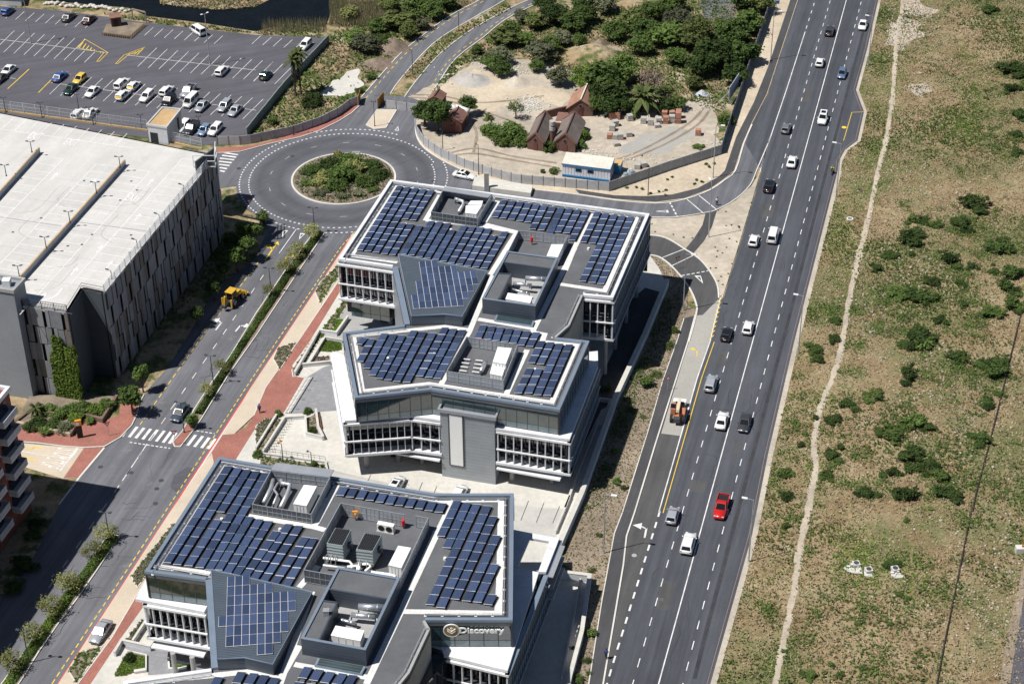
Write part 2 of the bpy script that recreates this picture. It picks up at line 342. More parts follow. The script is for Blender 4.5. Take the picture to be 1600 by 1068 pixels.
def arrow_turn(a,b,side,parent,m='white_paint',z=.05,k=1.,head=True):
    A,B=S(*a),S(*b); d=(B-A); L=d.length; d.normalize(); n=Vector((-d.y,d.x,0))*side; mb=MB(); up=Vector((0,0,z))
    mb.bar(A+up,A+d*L*.62+up,.22*k,.004); mb.bar(A+d*L*.58+up,A+d*L*.72+n*.7*k+up,.2*k,.004)
    c=A+d*L*.72+n*.6*k+up; mb.add([c+d*.55*k,c-d*.55*k,c+n*1.0*k],[(0,1,2)] if side<0 else [(1,0,2)])
    if head=='both':
        mb.bar(A+d*L*.6+up,A+d*L*.85+up,.2*k,.004); e=A+d*L*.85+up; mb.add([e-n*.5*k,e+n*.5*k,e+d*.9*k],[(0,1,2)])
    return mb.build('turn_arrow',m,parent)
arrow_turn((1007,840),(1012,816),1,hw,k=1.3); arrow_turn((1089,557),(1089,541),1,hw,'yellow_paint',k=.8)
bayp=px((1076,534),(1087,493),(1098,492),(1122,468),(1126,470),(1110,534),(1090,591),(1073,651),(1065,681),(1033,677))
flat('concrete_lane',bayp,.037,'concrete_bay',hw)
flat('asphalt_lane',px((1033,677),(1065,681),(1031,801),(955,1045),(940,1090),(931,1120),(943.7,1068),(975,883),(980,838),(992.5,801)),.036,'asphalt_bay',hw)
MB().cyl(S(991,867,.04),.38,.012,16).build('manhole_cover','concrete_grey',hw)
gv=struct('gravel_verge',MB().ribbon(RT[8:],.8,-.02,.07,.4),'dirt_pale')
struct('gravel_verge',MB().ribbon(RT[:9],.6,-.02,.07,.3),'dirt_pale')
PATHL=px((910,1115),(920,1068),(940,941),(960,833.5),(972.5,801),(1012.5,674),(1035,596.5),(1057.5,534),(1068.7,498))
PATHR=px((1087,493),(1076,534),(1025,694),(992.5,801),(980,838),(975,883),(943.7,1068),(931,1120))
slab('footway',PATHL+PATHR,.10,'asphalt_path'); 
struct('kerb',MB().ribbon(PATHR,.22,-.02,.16,-.1),'kerb_stone'); struct('kerb',MB().ribbon(PATHL,.14,-.02,.15),'kerb_stone')
flat('paved_patch',px((1068,498),(1075,478),(1087,484),(1087,493)),.11,'mulch')
# slip road, link road, ring
SO=curve(px((985,360),(1012.5,367),(1040,372),(1070,389.5),(1095,407),(1112.5,429.5),(1121,447),(1123,466)),4)
SI=curve(px((1000,392),(1012,398),(1030,402),(1050,417),(1075,447),(1087.5,474.5),(1087.5,492),(1076,534)),4)
slip=flat('slip_road',SO+px((1112,520))+SI[::-1],.024,'asphalt_bay')
struct('kerb',MB().ribbon(SO,.25,-.02,.15),'kerb_stone'); struct('kerb',MB().ribbon(SI,.3,-.02,.15),'kerb_stone')
q=q4(2,1)
line('crossing_line',q([(920,550),(1085,485)]),.16,slip,z=.04); line('crossing_line',q([(985,600),(1140,525)]),.16,slip,z=.04)
MB().dashes(q([(1060,655),(1225,625)]),.95,.6,.22,.04).build('give_way_dashes','white_paint',slip)
def tri_mark(pts,parent,z=.042):
    c=sum(pts,Vector())/3; mb=MB(); o=[Vector((p.x,p.y,z)) for p in pts]; i=[Vector((c.x,c.y,z))+(p-Vector((c.x,c.y,z)))*.55 for p in o]
    for k in range(3): mb.face3([o[k],o[(k+1)%3],i[(k+1)%3],i[k]])
    return mb.build('give_way_triangle','white_paint',parent)
tri_mark(q([(1140,655),(1180,655),(1195,705)]),slip)
LU=curve(px((649,190),(649,200),(652,216),(661,230),(675,241),(697,254),(727,268),(760,282),(790,289),(832,296),(900,304),(960,313),(1025,318),(1070,312),(1110,297),(1132,282),(1149,267),(1162,225),(1175,195)),3)
LL=curve(px((1200,225),(1182,267),(1172,289.5),(1150,311),(1120,328),(1100,333),(1057,339.5),(1015,339.5),(960,338)),3)
link=flat('link_road',LU[8:]+LL+px((800,330),(640,335),(650,270)),.018,'asphalt_street')
struct('kerb',MB().ribbon(LU,.25,-.02,.15),'kerb_stone'); struct('kerb',MB().ribbon(LL,.2,-.02,.13),'kerb_stone')
MB().dashes(q([(985,195),(1035,290)]),1.3,.8,.28,.034).build('give_way_dashes','white_paint',link); tri_mark(q([(975,245),(980,262),(895,253)]),link,.034)
line('crossing_line',q([(1090,175),(1200,268)]),.2,link,z=.034); line('crossing_line',q([(1170,155),(1282,245)]),.2,link,z=.034)
slab('island',LL[::-1]+SO+px((1131,464),(1175,319.5),(1190,267)),.08,'dirt_pale') if False else None
isl=px((1016,341),(1057,341),(1100,335),(1120,330),(1150,313),(1174,291),(1188,268),(1173,321),(1130,462),(1124,462),(1122,447),(1113,429),(1096,406),(1071,388),(1041,371),(1016,366))
slab('traffic_island',isl,.07,'yard_dirt')
flat('island_footpath',q([(1085,488),(1140,420),(1190,340),(1210,265),(1280,250),(1250,350),(1200,440),(1135,515)]),.085,'asphalt_path')
RC=S(537,279); RIN=9.8
def circ(r,n=72,a0=0,a1=360,c=RC): return [c+Vector((r*math.cos(R(a0+(a1-a0)*i/n)),r*math.sin(R(a0+(a1-a0)*i/n)),0)) for i in range(n+(0 if a1-a0==360 else 1))]
ring=flat('roundabout',circ(20.6),.026,'asphalt_ring')
struct('kerb',MB().ribbon(circ(RIN+.15),.35,-.02,.17,closed=True),'kerb_stone'); slab('roundabout_island',circ(RIN),.14,'mulch')
mb=MB()
for r,a0,a1 in ((20.0,62,118),(18.2,58,262),(20.0,128,252),(20.2,262,300),(18.4,262,300),(18.2,20,58),(20,-12,20),(17.6,-25,20)):
    n=int((a1-a0)*math.pi/180*r/.95)
    for i in range(n):
        a=R(a0+(a1-a0)*i/n); c=RC+Vector((r*math.cos(a),r*math.sin(a),.04)); mb.box(c,(.26,.42,.004),a)
mb.build('ring_dots','white_paint',ring)
mb=MB()
for i in range(14):
    a=R(14+i*26); c=RC+Vector((14.4*math.cos(a),14.4*math.sin(a),.04)); mb.box(c,(.1,1.3,.004),a)
mb.build('ring_dashes','worn_paint',ring)
# approach from the works gate
appr=flat('approach_road',px((480,215),(500,203),(530,188),(549,176),(562,164),(566,150),(634,150),(664,160),(649,190),(650,214),(675,241),(727,269),(640,300),(540,240)),.012,'asphalt_street')
A1=curve(px((565,152),(600,112),(625,85),(650,64),(700,27),(747,2),(800,-30)),3); A2=curve(px((840,-32),(790,0),(725,37),(675,70),(625,125),(610,147)),3)
B1=curve(px((632,152),(650,127),(687,85),(737,47),(800,12),(827,0),(880,-25)),3); B2=curve(px((930,-30),(854,0),(800,25),(775,42),(755,59),(712,92),(685,130),(665,160)),3)
wr=flat('works_road',A1+A2,.006,'asphalt_street'); wr2=flat('works_road',B1+B2,.006,'asphalt_street')
for c_,p_ in ((A1,wr),(A2,wr),(B1,wr2),(B2,wr2)): MB().ribbon(c_,.2,-.02,.12).build('kerb','kerb_stone',p_)
MB().dashes(A1,2.4,1.2,.16,.02).build('edge_dashes','yellow_paint',wr).location=(.9,-.5,0)
MB().dashes(B2,2.4,1.2,.16,.02).build('edge_dashes','yellow_paint',wr2).location=(-.9,.5,0)
flat('median_strip',A2[::-1]+B1[::-1],.004,'wild_ground')
gi=Z2([(215,440),(330,280),(530,285),(420,470),(300,482)]); slab('gate_island',gi,.13,'sand_pave'); struct('kerb',MB().ribbon(gi,.2,-.02,.16,closed=True),'kerb_stone')
tri_mark(Z2([(510,495),(548,450),(555,500)]),appr,.05)
# west road and crosswalk
west=flat('west_road',px((470,214),(420,224),(375,236),(335,241),(290,232),(300,300),(350,293),(375,290),(400,330),(480,300)),.008,'asphalt_street')
mb=MB()
for (a,b) in (((55,100),(170,118)),((38,122),(155,138)),((20,146),(138,160)),((12,172),(118,184)),((14,198),(100,208)),((18,224),(78,234)),((20,250),(60,258))): mb.ribbon(Z1([a,b]),.5,.03,.03)
mb.build('crosswalk','white_paint',west)
slab('brick_footway',px((340,232),(384,230),(420,222),(470,207),(510,190),(545,170),(560,158),(563,164),(549,177),(530,189),(500,204),(470,214),(420,225),(375,237),(340,239)),.12,'brick_pave')
struct('kerb',MB().ribbon(px((340,239.5),(375,237.5),(420,225.5),(470,214.5),(500,204.5),(530,189.5),(549,177.5),(563,164.5)),.18,-.02,.16),'kerb_stone')
# street with median
STL=px((405,338),(418,360),(410,378),(400,402),(366,430),(335,456),(315,486),(298,517),(262,575),(238,600),(222,622),(214,648),(205,665),(188,684),(163,699),(125,744),(95,784),(47,883),(0,935),(-60,1015))
STR=px((600,342),(575,352),(550,366),(540,384),(440,534),(390,609),(265,801),(91,1068),(50,1130))
st=flat('street',STL+px((-120,1130))+STR[::-1],.014,'asphalt_street')
line('red_line',STR[2:],.22,st,'red_paint',z=.03,off=-.05); line('gutter',STR[2:],.3,st,'kerb_stone',z=.027,off=.2)
MB().dashes(px((555,362),(534,384),(432,534),(382,609),(257,801),(81,1068),(40,1130)),1.42,.85,.16,.03).build('edge_dashes','yellow_paint',st)
MB().dashes(px((405,408),(317,524),(270,590),(219,663)),1.9,1.1,.15,.03).build('edge_dashes','yellow_paint',st)
MB().dashes(ext((138,828),(-20,1058),-1.05,1.1),4.4,1.7,.13,.03).build('lane_dashes','white_paint',st)
MB().dashes(px((415,425),(339,536),(276,626),(256,655)),4.4,1.7,.13,.03,1.).build('lane_dashes','white_paint',st)
line('lane_line',px((463,358),(436,396)),.14,st,z=.03); line('lane_line',px((230,693),(191,751)),.15,st,z=.03)
tri_mark(Z1([(545,745),(590,748),(535,805)]),st,.03); tri_mark(Z1([(690,770),(732,775),(678,825)]),st,.03)
F0=fr(60,600,5.34)
mb=MB()
for a,b in (((695,437),(745,370)),((757,442),(825,355)),((812,450),(882,364)),((870,460),(938,372)),((925,470),(995,380)),((982,478),(1052,388)),((1040,487),(1108,396)),((1093,495),(1150,405)),((1245,512),(1312,424)),((1302,522),(1372,432)),((1362,532),(1425,445)),((1415,540),(1480,455))): mb.ribbon(F0([a,b]),.5,.03,.03)
mb.build('crosswalk','white_paint',st)
MB().dashes(F0([(762,484),(1100,535)]),.72,.45,.2,.03).build('stop_dashes','white_paint',st); MB().dashes(F0([(1320,388),(1470,412)]),.72,.45,.2,.03).build('stop_dashes','white_paint',st)
arrow_turn((337,516),(352,496),1,st,k=1.2); arrow_turn((368,518),(380,503),-1,st,k=1.2); arrow_turn((414,407),(434,378),1,st,'yellow_paint',k=1.3,head='both'); arrow_turn((442,411),(452,395),-1,st,'yellow_paint',k=1.1)
# light scuffed patch and tar repairs at the crossing
flat('tar_patch',F0([(1100,860),(1130,760),(1240,690),(1300,700),(1210,850),(1150,900)]),.02,'asphalt_lot',st)
MED1=px((497,361),(507,365),(460,434),(415,502),(400,525),(357,586),(315,654),(304,670),(282,698),(273,698),(270,691),(285,674),(304,639),(330,599),(360,556),(400,490),(450,417),(485,371))
MED2=px((172,835),(187,837),(150,893),(120,936),(92,973),(62,1016),(35,1060),(0,1110),(-25,1105),(10,1058),(47,1006),(82,954),(120,912),(160,848))
for M_ in (MED1,MED2):
    slab('median',M_,.12,'mulch'); struct('kerb',MB().ribbon(M_,.16,-.02,.17,closed=True),'kerb_stone')
slab('median_paving',px((304,668),(283,696),(273,696),(271,690),(285,674),(292,662)),.135,'brick_pave')
# footways by the garage, side street mouth
slab('brick_footway',px((25,664),(26,690),(60,692),(100,697),(130,699),(163,697),(188,682),(205,663),(213,648),(217,630),(188,632),(186,650),(155,660),(130,652),(110,684),(60,672)),.12,'brick_pave')
struct('kerb',MB().ribbon(px((26,690),(60,692.5),(100,697.5),(130,699.5),(163,698),(188,683.5),(206,664.5),(214,648),(218,630),(225,617)),.18,-.02,.17),'kerb_stone')
side=flat('side_street',px((-60,690),(26,691),(100,698),(130,700),(163,699),(125,744),(100,748),(30,727),(-60,712)),.022,'sand_pave')
flat('brick_crossing',px((131,700),(163,699),(125,744),(99,747)),.032,'brick_pave',side)
line('stop_line',px((121,700),(94,735)),.35,side,z=.035); line('lane_line',px((30,704),(100,716)),.12,side,z=.035); line('edge_line',px((163,699),(125,744),(92,788)),.3,st,'kerb_stone',z=.034)
def word(text,a,b,h,parent,m,z=.036,flip=False):
    A,B=S(*a),S(*b); d=(B-A).normalized(); n=Vector((-d.y,d.x,0)); cu=bpy.data.curves.new('painted_word','FONT'); cu.body=text; cu.size=1; cu.align_x='CENTER'; cu.align_y='CENTER'
    o=bpy.data.objects.new('painted_word',cu); COL.objects.link(o); bpy.context.view_layer.update(); me=bpy.data.meshes.new_from_object(o); bpy.data.objects.remove(o)
    L=(B-A).length; xs=[v.co.x for v in me.vertices]; ys=[v.co.y for v in me.vertices]; wx=max(xs)-min(xs); wy=max(ys)-min(ys); cx=(max(xs)+min(xs))/2; cy=(max(ys)+min(ys))/2; c=(A+B)/2
    for v in me.vertices:
        p=c+d*((v.co.x-cx)/wx*L)+n*((v.co.y-cy)/wy*h); v.co=Vector((p.x,p.y,z+A.z))-org(parent)
    me.materials.append(MATS[m]); k=bpy.data.objects.new('painted_word',me); COL.objects.link(k); k.parent=parent; return k
word('STOP',(106,702),(94,716),3.4,side,'white_paint'); word('STOP',(88,717),(76,730),3.4,side,'white_paint')
line('direction_arrow',px((35,700),(50,701),(54,698),(66,700)),.25,side,'yellow_paint',.036); line('direction_arrow',px((34,714),(46,715),(50,718),(56,720)),.25,side,'yellow_paint',.036)
# site: sandy parking strip, brick walk, plaza
PL=px((600,372),(537,447),(484,534),(457,571),(459,588),(475,591),(442,648),(430,655),(400,668),(370,716),(350,760),(224,948),(192,993),(142,1068),(105,1125),(880,1125),(890,1068),(909,996),(921,909),(873,903),(870,869),(909,780),(962,629),(1007,532),(1042,447),(1030,420),(1014,398),(1000,392),(985,360),(800,345))
slab('plaza',PL,.10,'concrete_pale')
slab('sand_strip',px((550,366),(540,384),(440,534),(390,609),(345,680),(332,705),(265,801),(91,1068),(50,1130),(80,1130),(122,1068),(175,996),(212,933),(330,740),(334,722),(332,705),(350,681),(385,668),(397,649),(415,606),(466,534),(531,437),(580,365)),.09,'sand_pave') if False else None
slab('sand_strip',px((550,366),(540,384),(440,534),(390,609),(347,680),(366,678),(397,649),(415,606),(466,534),(531,437),(580,365)),.09,'sand_pave')
slab('sand_strip',px((331,707),(265,801),(91,1068),(50,1130),(80,1130),(122,1068),(175,996),(212,933),(330,742),(334,722)),.09,'sand_pave')
BW=px((580,365),(531,437),(466,534),(415,606),(397,649),(385,668),(366,678),(347,681),(331,706),(334,722),(330,742),(212,933),(175,996),(122,1068),(80,1130),(105,1125),(142,1068),(192,993),(224,948),(350,760),(370,716),(400,668),(430,655),(442,648),(475,591),(459,588),(457,571),(484,534),(537,447),(600,372))
slab('brick_walk',BW,.094,'brick_pave'); struct('kerb',MB().ribbon(BW[1:5],.14,-.02,.13),'kerb_stone'); struct('kerb',MB().ribbon(BW[10:14],.14,-.02,.13),'kerb_stone')
flat('dark_paving',Z3([(215,655),(362,395),(470,330),(560,300),(590,630),(440,640),(330,650)]),.115,'plaza_paver')
flat('dark_paving',Z4([(60,690),(360,740),(420,660),(620,640),(950,830),(930,930),(330,985),(300,800),(150,750)]),.115,'plaza_paver')
flat('dark_paving',px((545,470),(505,520),(520,545),(640,530),(640,480)),.112,'concrete_grey')
# stalls painted between the office blocks
MB().ribbon(q4(1,2)([(440,800),(700,865),(1000,935),(1260,985)]),.1,.115,.115).build('paving_joint','concrete_grey',bpy.data.objects['plaza'])
pk=flat('parking_bay',px((512,733),(550,742),(640,762),(720,775),(800,790),(888,796),(868,840),(760,850),(600,820),(500,780)),.112,'concrete_grey')
pk.data.materials[0]=mat('concrete_mid',(.46,.45,.42),.85,.1,.2,1.5)
for a,b in (((170,10),(125,125)),((260,20),(215,137)),((350,42),(310,140)),((75,0),(30,110))): MB().ribbon(Z6([a,b]),.1,.124,.124).build('stall_line','dark_metal',pk)
for a,b in (((717,835),(700,870)),((850,860),(830,900)),((1040,880),(1020,930)),((1130,905),(1110,955))): MB().ribbon(q4(1,2)([a,b]),.1,.124,.124).build('stall_line','dark_metal',pk)
verge=px((1042,447),(1030,420),(1016,400),(1030,404),(1050,419),(1073,447),(1074,478),(1068,498),(1057,534),(1012,674),(972,801),(960,833),(939,941),(919,1068),(909,1120),(885,1120),(892,1068),(911,996),(923,909),(878,880),(911,780),(964,629),(1009,532))
slab('planted_verge',verge,.05,'dirt')
# north verge
FN=px((648,196),(652,212),(664,229),(690,246),(727,263),(770,277),(810,287),(952,299),(1045,267),(1127,241),(1135,215),(1160,140),(1199,25),(1215,-30))
NW=q4(2,1)([(395,118),(640,155),(830,160),(1000,150),(1160,110),(1290,40),(1330,0)])+px((1150,215),(1178,160),(1200,105),(1235,0),(1250,-60))
slab('sandy_verge',FN+px((1262,-60),(1247,0),(1224,70),(1199,147),(1174,195),(1161,225),(1148,267),(1131,282),(1109,297),(1070,311),(1025,317),(960,312),(900,303),(832,295),(790,288),(760,281),(727,267),(697,253),(675,240),(661,229),(652,215)),.07,'sand')
slab('footway',NW+px((1268,-60),(1246,0),(1223,70),(1198,147),(1173,195),(1160,225),(1147,267),(1130,281),(1108,296),(1070,310),(1025,316),(960,311),(905,303)),.10,'asphalt_path')
# lots and water
lot=flat('car_park',px((-90,-3),(0,10),(95,17),(162,26),(232,36),(400,55),(512,58),(386,215),(340,228),(-90,178)),.01,'asphalt_lot')
flat('river',px((40,-60),(60,0),(200,12),(230,25),(325,37),(400,49),(450,36),(508,43),(520,12),(535,-10),(580,-60),(470,-60),(432,-6),(400,10),(337,15),(250,6),(240,-60)),.005,'water')
flat('works_yard',ragged(px((632,152),(690,128),(740,100),(800,88),(900,112),(960,150),(1070,158),(1120,165),(1126,238),(1045,265),(952,297),(810,285),(727,261),(690,244),(655,212)),1.1),.01,'yard_dirt')
flat('asphalt_patch',px((1088,-20),(1091,0),(1100,30),(1147,31),(1152,5),(1145,-20)),.01,'asphalt_street')
flat('sand_patch',ragged(px((650,160),(700,130),(740,110),(770,105),(830,135),(890,145),(880,168),(800,165),(760,175),(700,165)),1.5,1.2,3),.02,'sand'); flat('gravel_patch',ragged(px((960,235),(1000,215),(1060,200),(1080,212),(1050,235),(1000,245)),1.8,1.,5),.02,'concrete_bay')
flat('concrete_ruin',ragged(px((500,150),(515,130),(545,112),(563,108),(560,128),(570,133),(545,148),(520,150)),.7,1.),.02,'concrete_pale')
# car-park lines
lm=MB(); ly=MB(); f=q4(0,0)
lm.ribbon(f([(0,247),(670,330)]),.12,.022,.022); lm.ribbon(f([(790,345),(1600,440)]),.12,.022,.022); lm.ribbon(f([(320,518),(1600,690)]),.12,.022,.022); lm.ribbon(f([(0,480),(100,493)]),.12,.022,.022)
for i in range(10): x=90+63*i; lm.ribbon(f([(x,192+8*i),(x-130,320+8*i)]),.11,.022,.022) if i<8 else lm.ribbon(f([(x-65,255+8*i),(x-130,320+8*i)]),.11,.022,.022)
for i in range(12): x=980+66*i; lm.ribbon(f([(x,300+8*i),(x-120,418+8*i)]),.11,.022,.022)
for i in range(22): x=90+62*i; y=66+7.6*i; lm.ribbon(f([(x,y),(x-55,y+50)]),.11,.022,.022) if not 8<i<14 else None
for i in range(20): x=440+67*i; lm.ribbon(f([(x,465+8.6*i),(x-130,590+8.6*i)]),.11,.022,.022)
for i in range(6): lm.ribbon(q4(1,0)([(30+66*i,225+8*i),(-25+66*i,275+8*i)]),.11,.022,.022)
for i in range(3): lm.ribbon(q4(1,0)([(105+66*i,390+8*i),(-15+66*i,510+8*i)]),.11,.022,.022)
lm.build('stall_lines','white_paint',lot)
for poly in ([(530,245),(675,330),(620,385),(605,385),(650,330),(485,300)],[(915,293),(800,345),(735,400),(722,400),(775,345)]): ly.ribbon(f(poly),.14,.024,.024,closed=True)
for i in range(7): ly.ribbon(f([(520+18*i,262+12*i),(495+22*i,300+5*i)]),.2,.024,.024)
for i in range(4): ly.ribbon(f([(895-22*i,305+10*i),(855-18*i,345-2*i)]),.2,.024,.024)
ly.ribbon(f([(182,433),(48,556)]),.2,.024,.024); ly.ribbon(f([(325,495),(240,580)]),.2,.024,.024)
ly.build('hatching','yellow_paint',lot)
# field: footpath and cable trench
FP=curve(px((1418,-40),(1412,0),(1400,82),(1395,150),(1385,217),(1372,267),(1355,349),(1340,407),(1325,479),(1316,534),(1305,579),(1282,639),(1271,696),(1275,724),(1270,759),(1262,799),(1250,856),(1242,913),(1230,976),(1215,1051),(1208,1090)),10)
mb=MB(); n=len(FP)
for i in range(n-1): mb.ribbon([FP[i]+Vector((.25*noise.noise(FP[i]*.5),0,0)),FP[i+1]+Vector((.25*noise.noise(FP[i+1]*.5),0,0))],.75+.9*abs(noise.noise(FP[i]*.23)),.004+.0006*(i%2),.004+.0006*(i%2))
struct('footpath',mb,mat('path_sand',(.45,.39,.305),.95,.25,.2,2.))
flat('worn_ground',ragged(q4(3,0)([(760,160),(800,110),(860,120),(930,130),(950,200),(880,300),(850,330),(790,300),(735,230)]),1.6,.8),.002,'dirt_pale')
for i,pp in enumerate(([(830,0),(950,0),(1050,60),(1000,110),(900,100),(840,60)],[(880,560),(960,520),(1040,560),(960,610)],[(880,440),(940,430),(930,480)])): flat('worn_ground',ragged(q4(3,0)(pp),1.8,.8,i),.003,'dirt_pale')
MB().ribbon(px((1357,20),(1322,150),(1291,267),(1262,380),(1232,500),(1195,640),(1150,810),(1105,980),(1085,1060)),.55,.04,.04).build('tyre_stain',mat('tyre_stain',(.045,.046,.052),.85,.25,.3,1.5),hw)

flat('dark_paving_shade',px((893,748),(910,700),(940,640),(958,632),(1003,535),(1035,458),(1008,450),(985,470),(960,545),(935,600),(900,690)),.118,'asphalt_path')  # dark asphalt sheet; its tone also stands in for the office block's shadow
r=random.Random(91); ck=MB()
for i in range(46):
    t=r.random(); a=S(1322.5,0).lerp(S(1029,1068),t); n_=Vector((.966,-.26,0)); d_=Vector((-.26,-.966,0)); p=a+n_*r.uniform(-7,7); pts=[p]
    for k in range(r.randint(3,9)): pts.append(pts[-1]+(d_*r.uniform(.4,1.6)+n_*r.gauss(0,.25) if i%3 else n_*r.uniform(.3,.9)+d_*r.gauss(0,.15)))
    ck.ribbon(pts,r.uniform(.04,.1),.0395,.0395)
ck.build('crack_seal','tyre_stain',hw); ck=MB()
for i in range(40):
    t=r.random(); a=S(520,384).lerp(S(60,1068),t); p=a+Vector((r.uniform(-7.5,-.5),0,0)); pts=[p]
    for k in range(r.randint(3,8)): pts.append(pts[-1]+Vector((-.26*.9+r.gauss(0,.3),-.966*r.uniform(.3,1.2),0)) if i%2 else pts[-1]+Vector((r.uniform(.3,.8),r.gauss(0,.2),0)))
    ck.ribbon(pts,r.uniform(.04,.09),.0235,.0235)
ck.build('crack_seal','tyre_stain',st)
for i,(u,v,a,b) in enumerate(((1200,330,2.2,5),(1130,560,1.6,4),(1090,760,2.4,3),(1260,150,2.,6),(1150,700,1.2,3),(1040,930,2.,6))):
    p=S(u,v); n_=Vector((.966,-.26,0))*a/2; d_=Vector((-.26,-.966,0))*b/2; flat('tar_patch',ragged([p-n_-d_,p+n_-d_,p+n_+d_,p-n_+d_],.12,1.),.038,'asphalt_bay',hw)

yt=MB()
for pts in ([(640,148),(690,150),(740,160),(790,158),(850,150)],[(640,152),(700,158),(760,176),(800,190)],[(700,245),(740,240),(800,250),(870,262)],[(700,240),(745,232),(800,244),(870,255)],[(935,265),(980,250),(1040,225),(1090,195),(1110,170)],[(935,258),(990,240),(1040,215),(1080,190),(1100,168)],[(740,238),(745,210),(740,190),(760,170)]):
    c_=curve(px(*pts),6)
    for i in range(len(c_)-1): yt.ribbon([c_[i],c_[i+1]],.5+.5*abs(noise.noise(c_[i]*.4)),.024+.0004*(i%3),.024+.0004*(i%3))
struct('vehicle_track',yt,'dirt')
# ================================================================ office buildings
ZR=15.0; ZP=15.4; ZT=10.7; ZB0=4.5
def outn(A,B): d=(B-A).normalized(); return Vector((-d.y,d.x,0))
def quadbox(mb,A,B,z0,z1,th,off):            # upright slab between A and B, pushed out by off
    n=outn(A,B); a=A+n*off; b=B+n*off; return mb.box(Vector(((a.x+b.x)/2,(a.y+b.y)/2,(z0+z1)/2)),((b-a).length,th,z1-z0),math.atan2(b.y-a.y,b.x-a.x))
def glazing(P,A,B,z0,z1,n,off=0,m='glass_dark',sill=1.0,frame='blue_metal_and_shade',sm='glass_spandrel'):
    A=Vector((A.x,A.y,0)); B=Vector((B.x,B.y,0)); mu=MB()
    for i in range(n):
        a=A.lerp(B,(i+.03)/n); b=A.lerp(B,(i+.97)/n)
        zz=z0+sill
        if sill: quadbox(MB(),a,b,zz+.06,z1,.06,off).build('window_pane',m,P); quadbox(MB(),a,b,z0,zz,.06,off+.01).build('window_pane',sm,P)
        else: quadbox(MB(),a,b,z0,z1,.06,off).build('window_pane',m,P)
    for i in range(n+1):
        a=A.lerp(B,i/n)+outn(A,B)*off; mu.box((a.x,a.y,(z0+z1)/2),(.07,.12,z1-z0),math.atan2(B.y-A.y,B.x-A.x))
    if sill: quadbox(mu,A,B,z0+sill,z0+sill+.06,.1,off)
    mu.build('mullion','dark_metal',P); quadbox(MB(),A,B,z0,z1,.1,off-.12).build('inner_wall','black',P)
def fins(P,A,B,z0,z1,n,m='white_metal',gm='glass_black',depth=.42,wd=.13,mid=.45,back=1.1,slope=0,sills=True,ends=True):
    A=Vector((A.x,A.y,0)); B=Vector((B.x,B.y,0)); rz=math.atan2(B.y-A.y,B.x-A.x); nn=outn(A,B); d=(B-A).normalized()
    me=None
    for i in range(n+1):
        if not ends and i in (0,n): continue
        a=A.lerp(B,i/n)
        o=MB().box((a.x,a.y,(z0+z1)/2),(wd,depth,z1-z0),rz).build('fin',m,P) if me is None else None
        if me is None: me=o.data; a0=a
        else:
            o=bpy.data.objects.new('fin',me); COL.objects.link(o); o.parent=P; o.location=a-a0
    for i in range(n):
        a=A.lerp(B,(i+.06)/n); b=A.lerp(B,(i+.94)/n)
        quadbox(MB(),a,b,z0,z1,.06,-back).build('window_pane',gm,P)
    zm=z0+(z1-z0)*mid
    quadbox(MB(),A-d*.2,B+d*.2,zm-.09,zm+.09,.25,depth/2+.08).build('mid_rail',m,P)
    quadbox(MB(),A,B,zm-.35,zm-.02,back,-back/2).build('floor_edge','dark_metal',P)
    if sills:
        mb=MB()
        for i in range(n): a=A.lerp(B,(i+.1)/n); b=A.lerp(B,(i+.8)/n); quadbox(mb,a,b,zm+.5,zm+.55,.45,-back+.3)
        mb.build('blind','panel_grey',P)
    quadbox(MB(),A-d*.25,B+d*.25,z1,z1+.32,depth+.25,0).build('top_beam',m,P); quadbox(MB(),A-d*.3,B+d*.3,z0-.38,z0,depth+.4+back,-back/2).build('bottom_beam',m,P)
    quadbox(MB(),A,B,z0-.5,z1,.1,-back-.15).build('inner_wall','black',P)
_pv={}
def pvmesh(L,W):
    k=(L,W)
    if k not in _pv:
        me=bpy.data.meshes.new('panel'); mb=MB().box((0,0,0),(L,W,.05)); me.from_pydata(mb.v,[],mb.f); me.materials.append(MATS['pv_cells']); _pv[k]=me
    return _pv[k]
